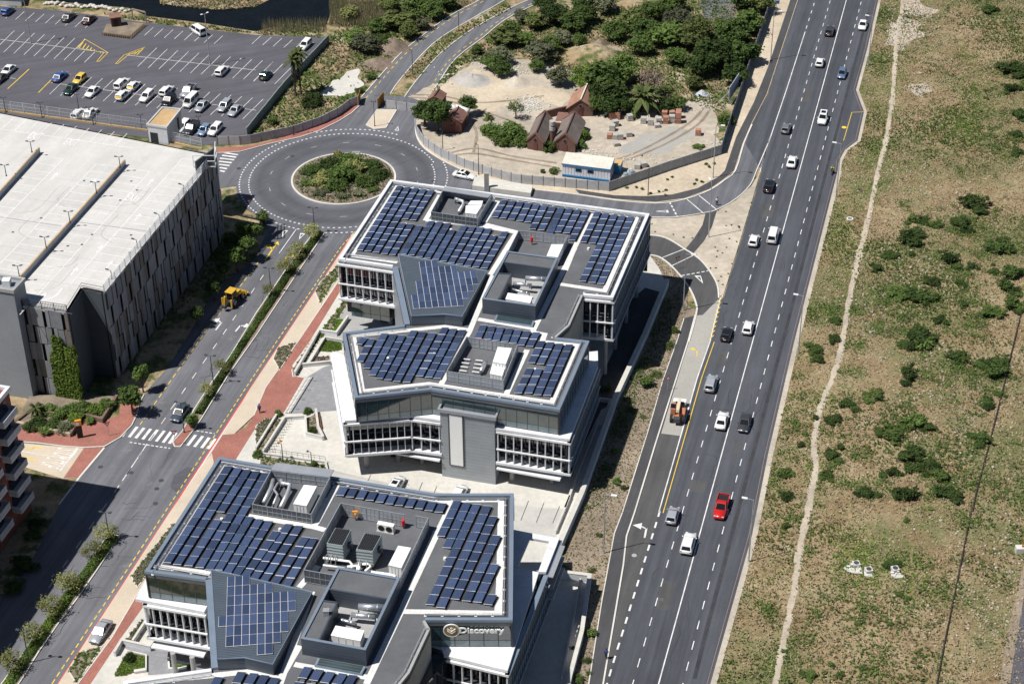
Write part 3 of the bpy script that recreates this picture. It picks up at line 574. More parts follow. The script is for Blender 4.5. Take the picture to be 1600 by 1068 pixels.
def pv_array(label,cols,f,tilt=9,z=ZR,d0=None):
    pts=f([cols[0][0]],z); T=thing('solar_array',label,'solar array',pts[0],'rooftop solar arrays'); rack=MB(); base=MB()
    for c in cols:
        a=f([c[0]],z)[0]; 
        if len(c)==1: b=a; d=d0
        else: b=f([c[1]],z)[0]; d=(b-a)
        Ln=(b-a).length; n=max(1,round(Ln/1.97)+1) if len(c)>1 else 1
        d=d.normalized(); e=Vector((-d.y,d.x,0))      # d runs towards the camera, e to the right
        ax=d; ay=(e*math.cos(R(tilt))+Vector((0,0,1))*math.sin(R(tilt))); az=ax.cross(ay)
        if az.z<0: az=-az
        M=Matrix((( ax.x,ay.x,az.x),(ax.y,ay.y,az.y),(ax.z,ay.z,az.z))).to_4x4()
        for i in range(n):
            p=a.lerp(b,i/(n-1)) if n>1 else a
            o=bpy.data.objects.new('panel',pvmesh(1.9,1.16)); COL.objects.link(o); o.parent=T; q_=p+Vector((0,0,.28))
            M.translation=q_-org(T); o.matrix_local=M
            for s in (-1,1): c_=q_+d*s*.975; rack.box(c_,(.05,1.2,.05),axes=(ax,ay,az))
        s0=a-d*1.0; s1=b+d*1.0
        for k in (-.4,.42): base.bar(s0+e*k+Vector((0,0,.06)),s1+e*k+Vector((0,0,.06)),.1,.1)
        base.bar(s0+e*.74+Vector((0,0,.02)),s1+e*.74+Vector((0,0,.02)),.3,.03)  # dark strip laid in the column gap to stand in for the panels' shadow
        base.bar(s0+e*.48+Vector((0,0,.2)),s1+e*.48+Vector((0,0,.2)),.03,.26)
    rack.build('clamp_rail','white_metal',T); base.build('ballast_rail_and_shade',mat('rail_brown_and_shade',(.05,.046,.045),.8),T); return T
def strips(P,lst,w=.85,z=ZR+.03):
    for i,pts in enumerate(lst): MB().ribbon(pts,w,ZR-.02,z+.002*(i%6)).build('walkway','roof_paver',P)
def rail(P,pts,h=.45,off=0,name='guard_rail'):
    mb=MB(); ft=MB(); L=sum((pts[i+1]-pts[i]).length for i in range(len(pts)-1)); v=[Vector((p.x,p.y,0)) for p in pts]
    for z in (h,h*.5): mb.tube([Vector((p.x,p.y,ZR+z)) for p in pts],.045,6)
    n=int(L/2.1)
    for i in range(n+1):
        p=along(v,L*i/n); mb.cyl((p.x,p.y,ZR),.035,h,6); ft.box((p.x,p.y,ZR+.06),(.34,.26,.12))
    g=mb.build(name,'galv',P); ft.build('rail_foot','white_metal',g)
def deckbox(P,name,pts,z0,z1,m,label=None): return MB().prism(pts,z0,z1).build(name,m,P,label=label)
def screen(T,A,B,z0,z1,m='galv',n=None,solid=False,post='grey_metal'):
    A=Vector((A.x,A.y,0)); B=Vector((B.x,B.y,0)); L=(B-A).length; n=n or max(1,round(L/1.9)); rz=math.atan2(B.y-A.y,B.x-A.x)
    mb=MB()
    for i in range(n):
        a=A.lerp(B,(i+.04)/n); b=A.lerp(B,(i+.96)/n); quadbox(MB(),a,b,z0+.12,z1-.05,.04,0).build('screen_panel',m,T)
        for k in (.33,.66): c=a.lerp(b,k); mb.box((c.x,c.y,(z0+z1)/2+.05),(.05,.09,z1-z0-.2),rz)
    for i in range(n+1): a=A.lerp(B,i/n); mb.box((a.x,a.y,(z0+z1)/2),(.09,.14,z1-z0),rz)
    for z in (z0+.15,(z0+z1)/2,z1): quadbox(mb,A,B,z-.04,z+.04,.1,0)
    mb.build('screen_frame',post,T)
def yard(label,pts,h,sides='llll',zt=ZR):
    T=thing('plant_screen',label,'plant screen',sum(pts,Vector())/len(pts)-Vector((0,0,h)),'rooftop plant screens')
    for i,k in enumerate(sides):
        if k=='-': continue
        A,B=pts[i],pts[(i+1)%len(pts)]; screen(T,A,B,zt,zt+h,{'l':'galv','d':'screen_dark','w':'clad_grey'}[k])
    return T
mat('screen_dark',(.08,.09,.10),.6,.2,1,8); mat('cap_gold',(.42,.30,.13),.4,.05,metal=.4)
def ahu(label,pts,zt,h,m='unit_white',fan=0):
    c=sum(pts,Vector())/4; T=thing('air_handling_unit',label,'air conditioner',(c.x,c.y,zt-h)); MB().prism(pts,zt-h+.12,zt).build('casing',m,T)
    q=[c+(p-c)*1.03 for p in pts]; MB().prism(q,zt,zt+.06).build('lid',m,T); MB().prism([c+(p-c)*.94 for p in pts],zt-h,zt-h+.12).build('plinth','dark_metal',T)
    A,B,C,D=pts; mb=MB()
    for i in range(1,4): a=D.lerp(C,i/4); mb.box((a.x,a.y,zt-h/2),(.05,.06,h*.8),math.atan2((C-D).y,(C-D).x))
    mb.build('panel_seam','grey_metal',T); return T
def duct(label,pts,r,z,m='steel',joints=True):
    T=thing('air_duct',label,'duct',Vector((pts[0].x,pts[0].y,z-r))); v=[Vector((p.x,p.y,p.z)) for p in pts]
    MB().tube(v,r,10).build('pipe',m,T,smooth=True)
    mb=MB()
    for i in range(len(v)-1):
        for k in (.25,.75): a=v[i].lerp(v[i+1],k); d=(v[i+1]-v[i]).normalized()*.04; mb.tube([a-d,a+d],r*1.1,10)
    mb.build('flange','galv',T); mb=MB()
    for p in (v[0],v[-1]): mb.box((p.x,p.y,(p.z-r+z-r-.3)/2),(.15,.3,max(.1,p.z-z+.5)))
    mb.build('duct_support','dark_metal',T); return T
def lift(pts,dz): return [p+Vector((0,0,dz)) for p in pts]
# ---------------- north office building (north and middle wings share one roof)
POUT=[(610,280),(1015,333.5),(958,465),(911,460.5),(890,508),(869,526.5),(921,532),(874.5,640),(674,608),(554.7,621),(535,519),(632,506.5),(613,416.5),(528.5,404)]
P=[S(*p,ZP) for p in POUT]
NB=thing('office_building','long grey and white office block with dark glass, the farther of the two','office building',Vector((5,262,0)))
deckbox(NB,'roof_deck',P,ZR-.6,ZR,'roof_gravel')
def para(T,idx,pp,m,w=.55,zb=ZR-.75):
    MB().ribbon([pp[i] for i in idx],w,zb,ZP,-w/2).build('parapet',m,T)
para(NB,[12,13,0,1,2,3],P,'white_metal'); para(NB,[3,4],P,'concrete_grey',.35); para(NB,[4,5],P,'concrete_grey',.35); para(NB,[5,6,7,8,9,10,11],P,'blue_metal_and_shade',.5,ZR-.25); para(NB,[11,12],P,'blue_metal_and_shade',.9)
# gutters inside the parapet
MB().ribbon([P[i] for i in (13,0,1,2)],.5,ZR-.02,ZR+.06,-.95).build('gutter','dark_metal',NB)
g=lambda f,pts:f(pts,ZR)
strips(NB,[g(ZA,[(155,690),(525,105),(905,160)]),g(ZA,[(160,690),(540,745)]),g(ZA,[(770,398),(895,185)]),g(ZA,[(775,395),(1215,440),(1540,500)]),g(ZA,[(1375,235),(1265,410)]),
 g(ZB,[(165,140),(1360,318),(1092,930),(705,872)]),g(ZB,[(980,285),(835,585),(765,760)]),g(ZB,[(100,375),(360,440),(130,810)]),g(ZC,[(905,270),(710,740),(520,1060)]),g(ZC,[(785,632),(1250,712),(1590,40)]),
 g(ZD,[(1115,150),(900,595)]),g(ZD,[(1125,135),(930,108),(170,185),(245,645),(800,583),(1600,712)]),g(ZE,[(660,300),(485,672)]),g(ZE,[(690,150),(805,172),(785,232),(1075,262),(865,738),(0,610)]),g(ZC,[(1250,712),(1235,745),(1330,765)])])
def inset(pp,idx,o):
    mb=MB(); pts=[pp[i] for i in idx]; t=MB().ribbon(pts,.01,0,0,-o); return [Vector((t.v[2*i].x,t.v[2*i].y,ZR)) for i in range(len(pts))]
for idx in ((13,0,1,2,3),(6,7,8,9,10,11)): rail(NB,inset(P,idx,1.15))
rail(NB,inset(P,(3,4),.7)); rail(NB,inset(P,(4,5),.7)); rail(NB,g(ZA,[(105,690),(540,740)]))
# facades, north wing
A13,A12=P[13],P[12]
A13,A12=A12,A13
fins(NB,A13,A12,7.9,14.2,7,back=1.2)
quadbox(MB(),A13,A12,3.4,7.0,.2,-2.6).build('inner_wall','black',NB); glazing(NB,A13.lerp(A12,.16),A12.lerp(A13,.12),3.3,7.0,4,-1.6,'glass_teal',.9)
deckbox(NB,'canopy',[A13.lerp(A12,.14)-outn(A13,A12)*1.4,A13.lerp(A12,.9)-outn(A13,A12)*1.4,A13.lerp(A12,.9)-outn(A13,A12)*4,A13.lerp(A12,.14)-outn(A13,A12)*4],7.0,7.25,'grey_metal')
glazing(NB,P[13],P[0],7.6,14.3,14,-.3,'glass_dark',0)
fins(NB,P[1],P[2],7.6,14.4,19,'blue_metal_and_shade','glass_dark',.45,.16,back=.5,sills=False)  # right-side fins: blue shade put into the metal colour, lit sides are white
fins(NB,P[2],P[3],7.6,14.4,4,'white_metal','glass_black',.4,.18,back=1.0)
glazing(NB,P[0],P[1],4.,14.3,20,-.3,'glass_dark',0)
for a,b in ((3,4),(4,5),(5,6)): quadbox(MB(),P[b],P[a],0.1,ZR-.75,.4,.2).build('stair_wall','concrete_grey',NB)
quadbox(MB(),P[12],P[11],0.1,ZR-.75,.5,.25).build('blade_wall','clad_grey',NB)
core=[P[0]+Vector((6,-6,0)),P[1]+Vector((-9,-3,0)),P[2]+Vector((-6,5,0)),P[4]+Vector((-2,2,0)),P[12]+Vector((3,0,0)),P[12]+Vector((1,7,0)),P[13]+Vector((6,4,0))]
deckbox(NB,'ground_floor',core,0.1,7.4,'glass_dark'); deckbox(NB,'soffit',[p for p in (P[0],P[1],P[2],P[3],P[12],P[13])],7.1,7.39,'grey_metal')
c0=S(606,505); MB().cyl((c0.x+.5,c0.y,0.1),.45,14,12).build('column','white_metal',NB)
for i,(a,t) in enumerate(((2,.03),(2,.3),(2,.6),(2,.9))): p=P[2].lerp(P[1],t)-Vector((1.2,0,0)); MB().cyl((p.x,p.y,.1),.35,7.1,10).build('column','concrete_grey',NB)
# middle wing: glass storey over the finned box
for a,b,n in ((6,7,11),(7,8,12),(8,9,7),(9,10,9)): glazing(NB,P[a],P[b],ZT+.15,ZR-.25,n,-.1,'glass_teal',.95)
L=px((519,548),(538.7,657),(642.5,649.5),(686,655),(778,668),(890,686),(934.5,572),(934,548),z=ZT)
deckbox(NB,'terrace',[L[0],L[1],L[2],L[5],L[6],L[7],P[7]+Vector((-6,20,0)),P[10]+Vector((8,-4,0))],ZT-.4,ZT,'white_metal')
for a,b,n in ((2,1,9),(3,2,3),(5,4,9)): fins(NB,L[a],L[b],ZB0,ZT-.85,n,back=1.2,ends=True)
fins(NB,L[6],L[5],ZB0,ZT-.85,17,'blue_metal_and_shade','glass_dark',.4,.16,back=.5,sills=False)  # shaded side of the finned box, its shade painted in as blue
fins(NB,L[1],L[0],ZB0,ZT-.85,8,'white_metal','glass_dark',.4,.16,back=.5,sills=False)
deckbox(NB,'soffit',[L[0],L[1],L[2],L[5],L[6],L[7]],ZB0-.8,ZB0-.51,'grey_metal')
ce=sum(L,Vector())/8
deckbox(NB,'ground_floor',[Vector((l.x+(ce.x-l.x)*.32,l.y+(ce.y-l.y)*.32+3,0)) for l in (L[0],L[1],L[2],L[5],L[6],L[7])],.1,ZB0-.8,'glass_black')
for u,v in ((573.7,731),(623,722),(660,726),(800,752),(862,757),(880,735),(905,690)): p=S(u,v-2); MB().cyl((p.x,p.y,.1),.38,ZB0-.85,12).build('column','concrete_grey',NB)
quadbox(MB(),S(877,745,3.4),S(778,727,3.4),3.2,3.45,1.6,0).build('canopy','white_metal',NB); quadbox(MB(),S(689,715,3.4),S(612,702,3.4),3.2,3.45,1.6,0).build('canopy','white_metal',NB)
bl,br=S(691,744),S(774.3,757.5); nrm=outn(br,bl)*-1
nb=-outn(br,bl); dep=3.2
blk=[bl,br,br+nb*dep,bl+nb*dep]
deckbox(NB,'stair_tower',blk,.1,12.45,'clad_grey'); MB().ribbon(blk,.3,12.4,12.95,.15 if False else -.15,closed=True).build('parapet','grey_metal',NB)
a,b=bl.lerp(br,.16),bl.lerp(br,.42); quadbox(MB(),b,a,2.7,12.2,.14,.06).build('wall_panel','unit_white',NB); MB().ribbon([a,b],.01,2,2)
for zz in (2.65,12.25): quadbox(MB(),b,a,zz-.06,zz+.06,.2,.08).build('panel_trim','dark_metal',NB)
for t_ in (a,b): quadbox(MB(),t_.lerp(b,.0)+(b-a).normalized()*.08,t_-(b-a).normalized()*.08,2.6,12.3,.2,.08).build('panel_trim','dark_metal',NB)
# ---------------- metal wedge roof on the west side
def wedge(T,pts,zs,zb,arr,f,rows,label):
    v=[S(p[0],p[1],z) for p,z in zip(pts,zs)]; mb=MB(); c=sum(v,Vector())/len(v)
    mb.face3(v if (v[1]-v[0]).cross(v[2]-v[0]).z>0 else v[::-1]); mb.build('wedge_roof','seam_roof',T)
    mb=MB(); n=len(v)
    for i in range(n): a,b=v[i],v[(i+1)%n]; mb.face3([Vector((a.x,a.y,zb)),Vector((b.x,b.y,zb)),b,a][::-1])
    mb.build('wedge_wall','clad_dark',T); MB().tube(v+[v[0]],.09,6).build('roof_edge','blue_metal_and_shade',T)
    nn=(v[1]-v[0]).cross(v[-1]-v[0]).normalized(); nn=nn if nn.z>0 else -nn
    A=thing('solar_array',label,'solar array',v[0],'rooftop solar arrays'); fx=MB()
    def onp(uv):
        p0=f([uv],0)[0]; d=(p0-Vector((0,0,CAMH))); t=(v[0]-Vector((0,0,CAMH))).dot(nn)/d.dot(nn); return Vector((0,0,CAMH))+d*t
    arr=round(abs((onp(rows[1][:2])-onp(rows[2][:2])).dot(nn.cross((onp(rows[2][2:4])-onp(rows[2][:2])).normalized())))-.09,2)
    O,Oe=onp(rows[2][:2]),onp(rows[2][2:4]); X=(Oe-O).normalized(); Y=nn.cross(X); st_=(Oe-O).length/(rows[2][4]-1); pit=arr+.09
    M=Matrix(((X.x,Y.x,nn.x),(X.y,Y.y,nn.y),(X.z,Y.z,nn.z))).to_4x4(); sgn=-1 if (onp(rows[3][:2])-O).dot(Y)<0 else 1
    for j,(x0,y0,x1,y1,k) in enumerate(rows):
        i0=round((onp((x0,y0))-O).dot(X)/st_)
        for i in range(k):
            p=O+X*st_*(i0+i)+Y*pit*sgn*(j-2)+nn*.14; M.translation=p-org(A)
            o=bpy.data.objects.new('panel',pvmesh(round(st_-.08,2),arr)); COL.objects.link(o); o.parent=A; o.matrix_local=M
            fx.box(p-nn*.04,(st_,arr+.1,.04),axes=(X,Y,nn))
    fx.build('mounting_frame','white_metal',A); return A
q=q4(1,3)
wedge(NB,[(622.5,397),(761,423),(722,494),(694.7,490.6),(643,493.4)],[15.5,15.9,16.9,16.9,16.9],ZR,1.52,ZC,[(312,182,412,178,3),(325,235,575,218,6),(337,289,748,264,9),(297,347,762,320,10),(312,402,722,380,9),(275,460,690,436,9),(288,515,653,495,8)],'square grid of solar panels on sloping metal roof of the farther office block')
# ---------------- solar arrays, north building
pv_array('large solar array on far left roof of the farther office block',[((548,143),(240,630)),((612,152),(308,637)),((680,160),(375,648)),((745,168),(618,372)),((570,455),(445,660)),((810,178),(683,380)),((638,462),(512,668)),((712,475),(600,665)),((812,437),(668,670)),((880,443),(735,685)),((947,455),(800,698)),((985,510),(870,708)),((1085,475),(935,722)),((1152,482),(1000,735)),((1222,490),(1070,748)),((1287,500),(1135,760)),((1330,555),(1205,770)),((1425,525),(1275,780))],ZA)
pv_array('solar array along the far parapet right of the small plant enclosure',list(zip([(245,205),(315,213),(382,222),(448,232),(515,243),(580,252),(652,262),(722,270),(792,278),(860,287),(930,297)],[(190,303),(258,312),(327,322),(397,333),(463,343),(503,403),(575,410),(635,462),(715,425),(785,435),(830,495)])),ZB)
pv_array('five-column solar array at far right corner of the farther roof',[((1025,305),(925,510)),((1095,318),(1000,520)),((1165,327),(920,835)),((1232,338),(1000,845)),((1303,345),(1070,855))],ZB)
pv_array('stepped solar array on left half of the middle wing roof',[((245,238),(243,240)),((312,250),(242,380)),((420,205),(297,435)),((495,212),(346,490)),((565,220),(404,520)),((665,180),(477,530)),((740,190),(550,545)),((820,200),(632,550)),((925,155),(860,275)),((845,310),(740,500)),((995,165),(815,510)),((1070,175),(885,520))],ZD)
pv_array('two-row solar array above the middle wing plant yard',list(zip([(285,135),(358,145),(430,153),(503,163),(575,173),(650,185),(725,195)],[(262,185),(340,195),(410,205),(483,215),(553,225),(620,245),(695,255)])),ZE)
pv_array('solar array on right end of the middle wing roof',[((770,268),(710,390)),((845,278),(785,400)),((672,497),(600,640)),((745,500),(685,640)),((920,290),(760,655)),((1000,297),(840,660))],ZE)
# ---------------- roof plant, north building
y1=ZA([(930,122),(1325,182),(1205,380),(820,325)],ZR+1.7); yard('open plant enclosure near the far roof edge with one white unit',y1,1.7,'wldl')
deckbox(NB,'coping',[y1[0],y1[1],y1[1]+Vector((-.6,-1.2,0)),y1[0]+Vector((-.4,-1.2,0))],ZR+1.7,ZR+1.85,'grey_metal')
ahu('white air unit in the plant enclosure at the far roof edge',ZA([(1110,275),(1240,275),(1195,345),(1105,335)],ZR+1.5),ZR+1.5,1.4); ahu('smaller white air unit behind a larger one in the far enclosure',ZA([(1150,235),(1250,235),(1240,270),(1125,268)],ZR+1.3),ZR+1.3,1.2)
duct('grey bent air duct in the far plant enclosure',ZA([(1020,215),(1085,238)],ZR+.9)+ZA([(1090,262),(1050,325)],ZR+.6),.3,ZR+.6,'galv')
def penthouse(T,NL,NR,FR,FL,f,zt,roof_t,strip,skyl):
    c=[f([p],zt)[0] for p in (NL,NR,FR,FL)]; MB().ribbon(c,.3,ZR,zt,.15 if False else 0,closed=True).build('plant_wall','clad_dark',T); MB().ribbon(c,.36,zt,zt+.08,0,closed=True).build('coping','blue_metal_and_shade',T)
    A,B=c[3].lerp(c[0],roof_t),c[2].lerp(c[1],roof_t); deckbox(T,'plant_roof',[c[3],c[2],B,A],zt-.5,zt-.12,'roof_gravel'); MB().ribbon([A,B],.25,ZR,zt+.02).build('plant_wall','clad_dark',T)
    if strip:
        s=[f([p],zt)[0] for p in strip]; deckbox(T,'plant_roof',s,zt-.5,zt-.1,'roof_gravel'); MB().ribbon([s[1],s[2]],.2,ZR,zt+.04).build('plant_wall','clad_dark',T); MB().ribbon([s[0],s[1]],.2,ZR,zt+.04).build('plant_wall','clad_dark',T)
    deckbox(T,'plant_floor',c,ZR+.01,ZR+.04,'concrete_grey')
    k=[f([p],ZR+.5)[0] for p in skyl]; deckbox(T,'skylight_kerb',k,ZR,ZR+.4,'blue_metal_and_shade'); m_=sum(k,Vector())/4; MB().prism([m_+(p-m_)*.9 for p in k],ZR+.4,ZR+.46).build('skylight_glass','glass_teal',T)
    return c
penthouse(NB,(828,460),(1255,520),(1440,128),(1032,72),ZC,ZR+2.7,.22,[(955,250),(1060,255),(955,462),(845,452)],[(935,590),(1255,640),(1238,682),(918,632)])
duct('round silver duct across the farther rooftop plant well',ZC([(1075,335),(1230,350)],ZR+1.6),.32,ZR+1.6); duct('large silver duct at back of the farther plant well',ZC([(1180,290),(1360,300)],ZR+2.0),.42,ZR+2.)
duct('lower silver pipe run in the farther plant well',ZC([(1035,370),(1130,400),(1210,415)],ZR+1.2),.18,ZR+1.2)
ahu('white air unit in the farther rooftop plant well',ZC([(1035,415),(1235,445),(1215,500),(1015,465)],ZR+1.8),ZR+1.8,1.6)
y2=ZB([(375,428),(785,472),(690,650),(285,605)],ZR+1.8); yard('L-shaped screened yard beside the farther plant block',y2,1.8,'ll-l'); ahu('white air unit in the screened yard beside the farther plant block',ZB([(650,545),(748,545),(700,650),(610,640)],ZR+1.8),ZR+1.8,1.7)
def hose(label,uv,f): 
    p=f([uv],ZR)[0]; T=thing('hose_reel',label,'hose reel',p,'red hose reels'); MB().cyl((p.x,p.y,ZR+.5),.22,.9,10).build('drum','red_gloss',T); MB().cyl((p.x,p.y,ZR),.06,.5,6).build('stand','dark_metal',T)
hose('red hose reel in the farther screened yard',(485,545),ZB); hose('red hose reel in the middle wing plant yard',(1226,270),ZD)
y3=ZD([(1115,193),(1540,258),(1420,556),(950,478)],ZR+1.8); yard('screened plant yard in centre of the middle wing roof',y3,1.8,'llwl')
ahu('long white air unit in the middle wing plant yard',ZD([(1375,280),(1490,290),(1440,420),(1335,400)],ZR+2),ZR+2,1.8); ahu('low white air unit next to long one in the middle wing yard',ZD([(1335,410),(1440,430),(1410,520),(1310,500)],ZR+1.2),ZR+1.2,1.)
duct('short silver duct beside white units in the middle wing yard',ZD([(1275,400),(1235,480)],ZR+.7),.35,ZR+.7)
mb=MB()
for i in range(4):
    for x in (1085,1190): a,b=ZD([(x-10*i,375+32*i+ (x>1100)*10),(x+60-10*i,383+32*i+(x>1100)*10)],ZR+.3); mb.bar(a,b,.16,.12)
T=thing('sleeper_rack','row of white support sleepers on the middle wing plant yard floor','rack',ZD([(1150,430)],ZR)[0]); mb.build('sleeper','unit_white',T)
def vents(T,f,lst):
    for u in lst: p=f([u],ZR)[0]; MB().cyl((p.x,p.y,ZR),.24,.35,10,.2).build('vent','unit_white',T)
vents(NB,ZA,[(608,435),(985,482),(1345,535)]); vents(NB,ZB,[(957,585),(172,480)]); vents(NB,ZD,[(850,340),(460,380)]); vents(NB,ZE,[(725,470)])
# light triangular well beside the stair

# ---------------- near office building
QO=[(341,713),(519,743.5),(680,770),(803,770),(801,968),(664,968),(668,975),(672,981.5),(640,1050),(612,1085),(665,1095),(630,1240),(430,1180),(215,1200),(192,1063),(330,1043),(321,905),(226,892)]
Q=[S(*p,ZP) for p in QO]
SB=thing('office_building','office block with many solar panels and a lit company sign, nearest the viewer','office building',Vector((-25,215,0)))
SB['label']='grey office block in the foreground with company sign over its terrace'
deckbox(SB,'roof_deck',Q,ZR-.6,ZR,'roof_gravel')
para(SB,[16,17,0,1,2,3,4,5],Q,'blue_metal_and_shade',.5,ZR-.25); para(SB,[5,7],Q,'concrete_grey',.35); para(SB,[7,8,9],Q,'concrete_grey',.35); para(SB,[9,10,11],Q,'blue_metal_and_shade'); para(SB,[13,14,15],Q,'white_metal'); para(SB,[15,16],Q,'blue_metal_and_shade',.9)
MB().ribbon([Q[i] for i in (17,0,1,2,3,4,5)],.45,ZR-.02,ZR+.06,-.9).build('gutter','dark_metal',SB)
strips(SB,[g(ZF,[(140,980),(685,125),(1085,200)]),g(ZF,[(140,985),(580,1040)]),g(ZF,[(880,560),(1440,655),(1535,680)]),g(ZF,[(1560,415),(1450,640)]),g(ZG,[(300,155),(1250,335),(1320,350)]),g(ZG,[(355,200),(180,520)]),g(ZG,[(1310,350),(1190,600),(975,1060)]),
 g(ZH,[(420,165),(870,165),(850,1120)]),g(q,[(1530,300),(1510,625),(920,615)]),g(q,[(1130,110),(905,620),(690,1068)]),g(q,[(390,330),(270,465)]),g(q,[(350,490),(150,1068)]),g(q,[(240,945),(720,1030)])])
strips(SB,[g(fr(200,860,5.),[(1340,740),(1190,1000),(930,945),(0,1040)])])
rail(SB,inset(Q,(17,0,1,2,3,4,5),1.1)); rail(SB,inset(Q,(7,8,9),.7)); rail(SB,inset(Q,(13,14,15),1.1)); rail(SB,g(fr(200,860,5.),[(205,130),(640,205)]))
# facades
f6=fr(640,900,5.517)
glazing(SB,Q[16],Q[17],ZT+.15,ZR-.25,5,-.1,'glass_dark',.95); glazing(SB,Q[17],Q[0],ZT+.15,ZR-.25,14,-.1,'glass_dark',.95)
glazing(SB,Q[4],Q[5],ZT+.15,ZR-.25,6,-.1,'glass_teal',.95); glazing(SB,Q[3],Q[4],ZT+.15,ZR-.25,12,-.1,'glass_dark',.95)
for a,b in ((0,1),(1,2),(2,3)): glazing(SB,Q[a],Q[b],ZT,ZR-.25,10,.1 if False else -.1,'glass_dark',0)
for a,b in ((6,7),(7,8),(8,9),(9,10)): quadbox(MB(),Q[b],Q[a],.1,ZR-.75,.4,.2).build('stair_wall','concrete_grey',SB)
quadbox(MB(),Q[5],Q[6],.1,ZR-.75,.4,.2).build('stair_wall','concrete_grey',SB)
quadbox(MB(),Q[16],Q[15],.1,ZR-.75,.5,.25).build('blade_wall','clad_grey',SB)
# west terrace and fins
WT=px((211.5,935),(319,955),(332,930),(330,890),(240,870),(226,909),z=ZT); deckbox(SB,'terrace',WT,ZT-.45,ZT,'white_metal')
FA,FB=S(226,942,ZT-.4),S(319,958,ZT-.4); fins(SB,FB,FA,ZB0,ZT-.85,8,back=1.2)
WD=px((226,942),(319,958),(345,900),(360,730),(345,722),(238,880),z=ZT-.4)
fins(SB,WD[0],WD[5],ZB0,ZT-.85,5,'white_metal','glass_dark',.4,.16,back=.5,sills=False); fins(SB,WD[5],WD[4],ZB0,ZT-.85,12,'white_metal','glass_dark',.4,.16,back=.5,sills=False)
quadbox(MB(),S(239,1005,3.4),S(321,1020,3.4),3.2,3.45,1.4,0).build('canopy','white_metal',SB)
deckbox(SB,'soffit',[WD[0],WD[1],Q[16],Q[1],Q[0],WD[5]],ZB0-.8,ZB0-.51,'grey_metal')
# east terrace and fins
TE=[px((800,885),(842,893.5),(793,1047),(694,1023),(690,1012),(672,1006),(780,960),z=ZT),px((799,826),(826,831.5),(828,840),(808,886),(799,884),z=ZT),px((874,840),(853,893),(841,892.5),(858,845),z=ZT),px((826,831.5),(873.5,840),(857.5,845),(828,840),z=ZT)]
for t_ in TE: deckbox(SB,'terrace',t_,ZT-.4,ZT,'white_metal')
EA,EM,EB=S(874,840,ZT),S(842,922,ZT),S(793,1047,ZT)
fins(SB,EA,EB,ZB0,ZT-.85,27,'blue_metal_and_shade','glass_dark',.4,.16,back=.5,sills=False)  # fins facing away from the sun, coloured blue to carry their shade
for i in range(3): a=EA.lerp(EB,.06+.09*i); mb=MB(); quadbox(mb,EA.lerp(EB,.03),EA.lerp(EB,.28),6+2.0*i,6.15+2.0*i,.8,.6); mb.build('service_walkway','galv',SB)
FC,FD=S(694,1023,ZT),S(793,1047,ZT); fins(SB,FD,FC,ZB0,ZT-.85,7,back=1.2); fins(SB,S(694,1016,ZT),S(672,1013,ZT),ZB0,ZT-.85,2,back=1.2)
deckbox(SB,'ground_floor',[Q[0]+Vector((7,-8,0)),Q[1]+Vector((0,-6,0)),Q[2]+Vector((0,-6,0)),Q[3]+Vector((-3,-6,0)),Q[4]+Vector((-3,8,0)),Q[8],Q[15]+Vector((3,4,0)),Q[16]+Vector((3,8,0)),Q[17]+Vector((8,6,0))],.1,ZT-.5,'glass_black')
for u,v in ((270,1020),(300,1026),(860,880),(852,905),(842,930),(825,990)): p=S(u,v,ZB0-.8); MB().cyl((p.x,p.y,.1),.35,ZB0-.8,10).build('column','concrete_grey',SB)
for p in px((808,884),(840,890),(858,846),z=ZT): MB().box((p.x,p.y,(ZT+.1)/2),(.3,.3,ZT-.4)).build('pergola_post','blue_metal_and_shade',SB)
ph=px((808,884),(840,890),z=ZT)
for zz in (5.,7.,9.): quadbox(MB(),ph[1],ph[0],zz,zz+.12,.1,0).build('pergola_rail','blue_metal_and_shade',SB)
# company sign on the glass
gA,gB=Q[5],Q[4]; gd=(gB-gA).normalized(); gn=outn(gB,gA)*-1; gn=Vector((gd.y,-gd.x,0))
def onwall(u,v,off):           # photo point on the glass plane
    p0=S(u,v,0); C_=Vector((0,0,CAMH)); d=p0-C_; t=(gA+gn*off-C_).dot(gn)/d.dot(gn); return C_+d*t
cs=onwall(705.6,984,.2); SG=thing('company_sign','white lettering with round gold emblem on dark glass above the terrace','sign',cs)
t0,t1=onwall(718,984,.2),onwall(788,985,.2); t0.z=t1.z=(t0.z+t1.z)/2
cu=bpy.data.curves.new('lettering','FONT'); cu.body='Discovery'; cu.size=1; cu.extrude=.06; cu.bevel_depth=.012; cu.offset=.018; cu.align_y='CENTER'; o=bpy.data.objects.new('t',cu); COL.objects.link(o); bpy.context.view_layer.update()
me=bpy.data.meshes.new_from_object(o); bpy.data.objects.remove(o); xs=[v.co.x for v in me.vertices]; k=(t1-t0).length/(max(xs)-min(xs))
for v in me.vertices: v.co=(t0+gd*(v.co.x-min(xs))*k+Vector((0,0,1))*v.co.y*1.25+gn*v.co.z)-org(SG)
me.materials.append(MATS['unit_white']); o=bpy.data.objects.new('lettering',me); COL.objects.link(o); o.parent=SG
def disc(r0,r1,off,th,m,name):
    mb=MB(); n=28
    for i in range(n):
        a,b=2*math.pi*i/n,2*math.pi*(i+1)/n; pt=lambda r,an,o_:cs+gd*r*math.cos(an)+Vector((0,0,1))*r*math.sin(an)+gn*o_
        mb.face3([pt(r0,a,off),pt(r1,a,off),pt(r1,b,off),pt(r0,b,off)][::1]); mb.face3([pt(r1,a,off-th),pt(r1,b,off-th),pt(r1,b,off),pt(r1,a,off)])
    mb.build(name,m,SG)
disc(0,1.02,.06,.12,'cap_gold','emblem_disc'); disc(.94,1.08,.09,.15,'unit_white','emblem_ring')
mb=MB()
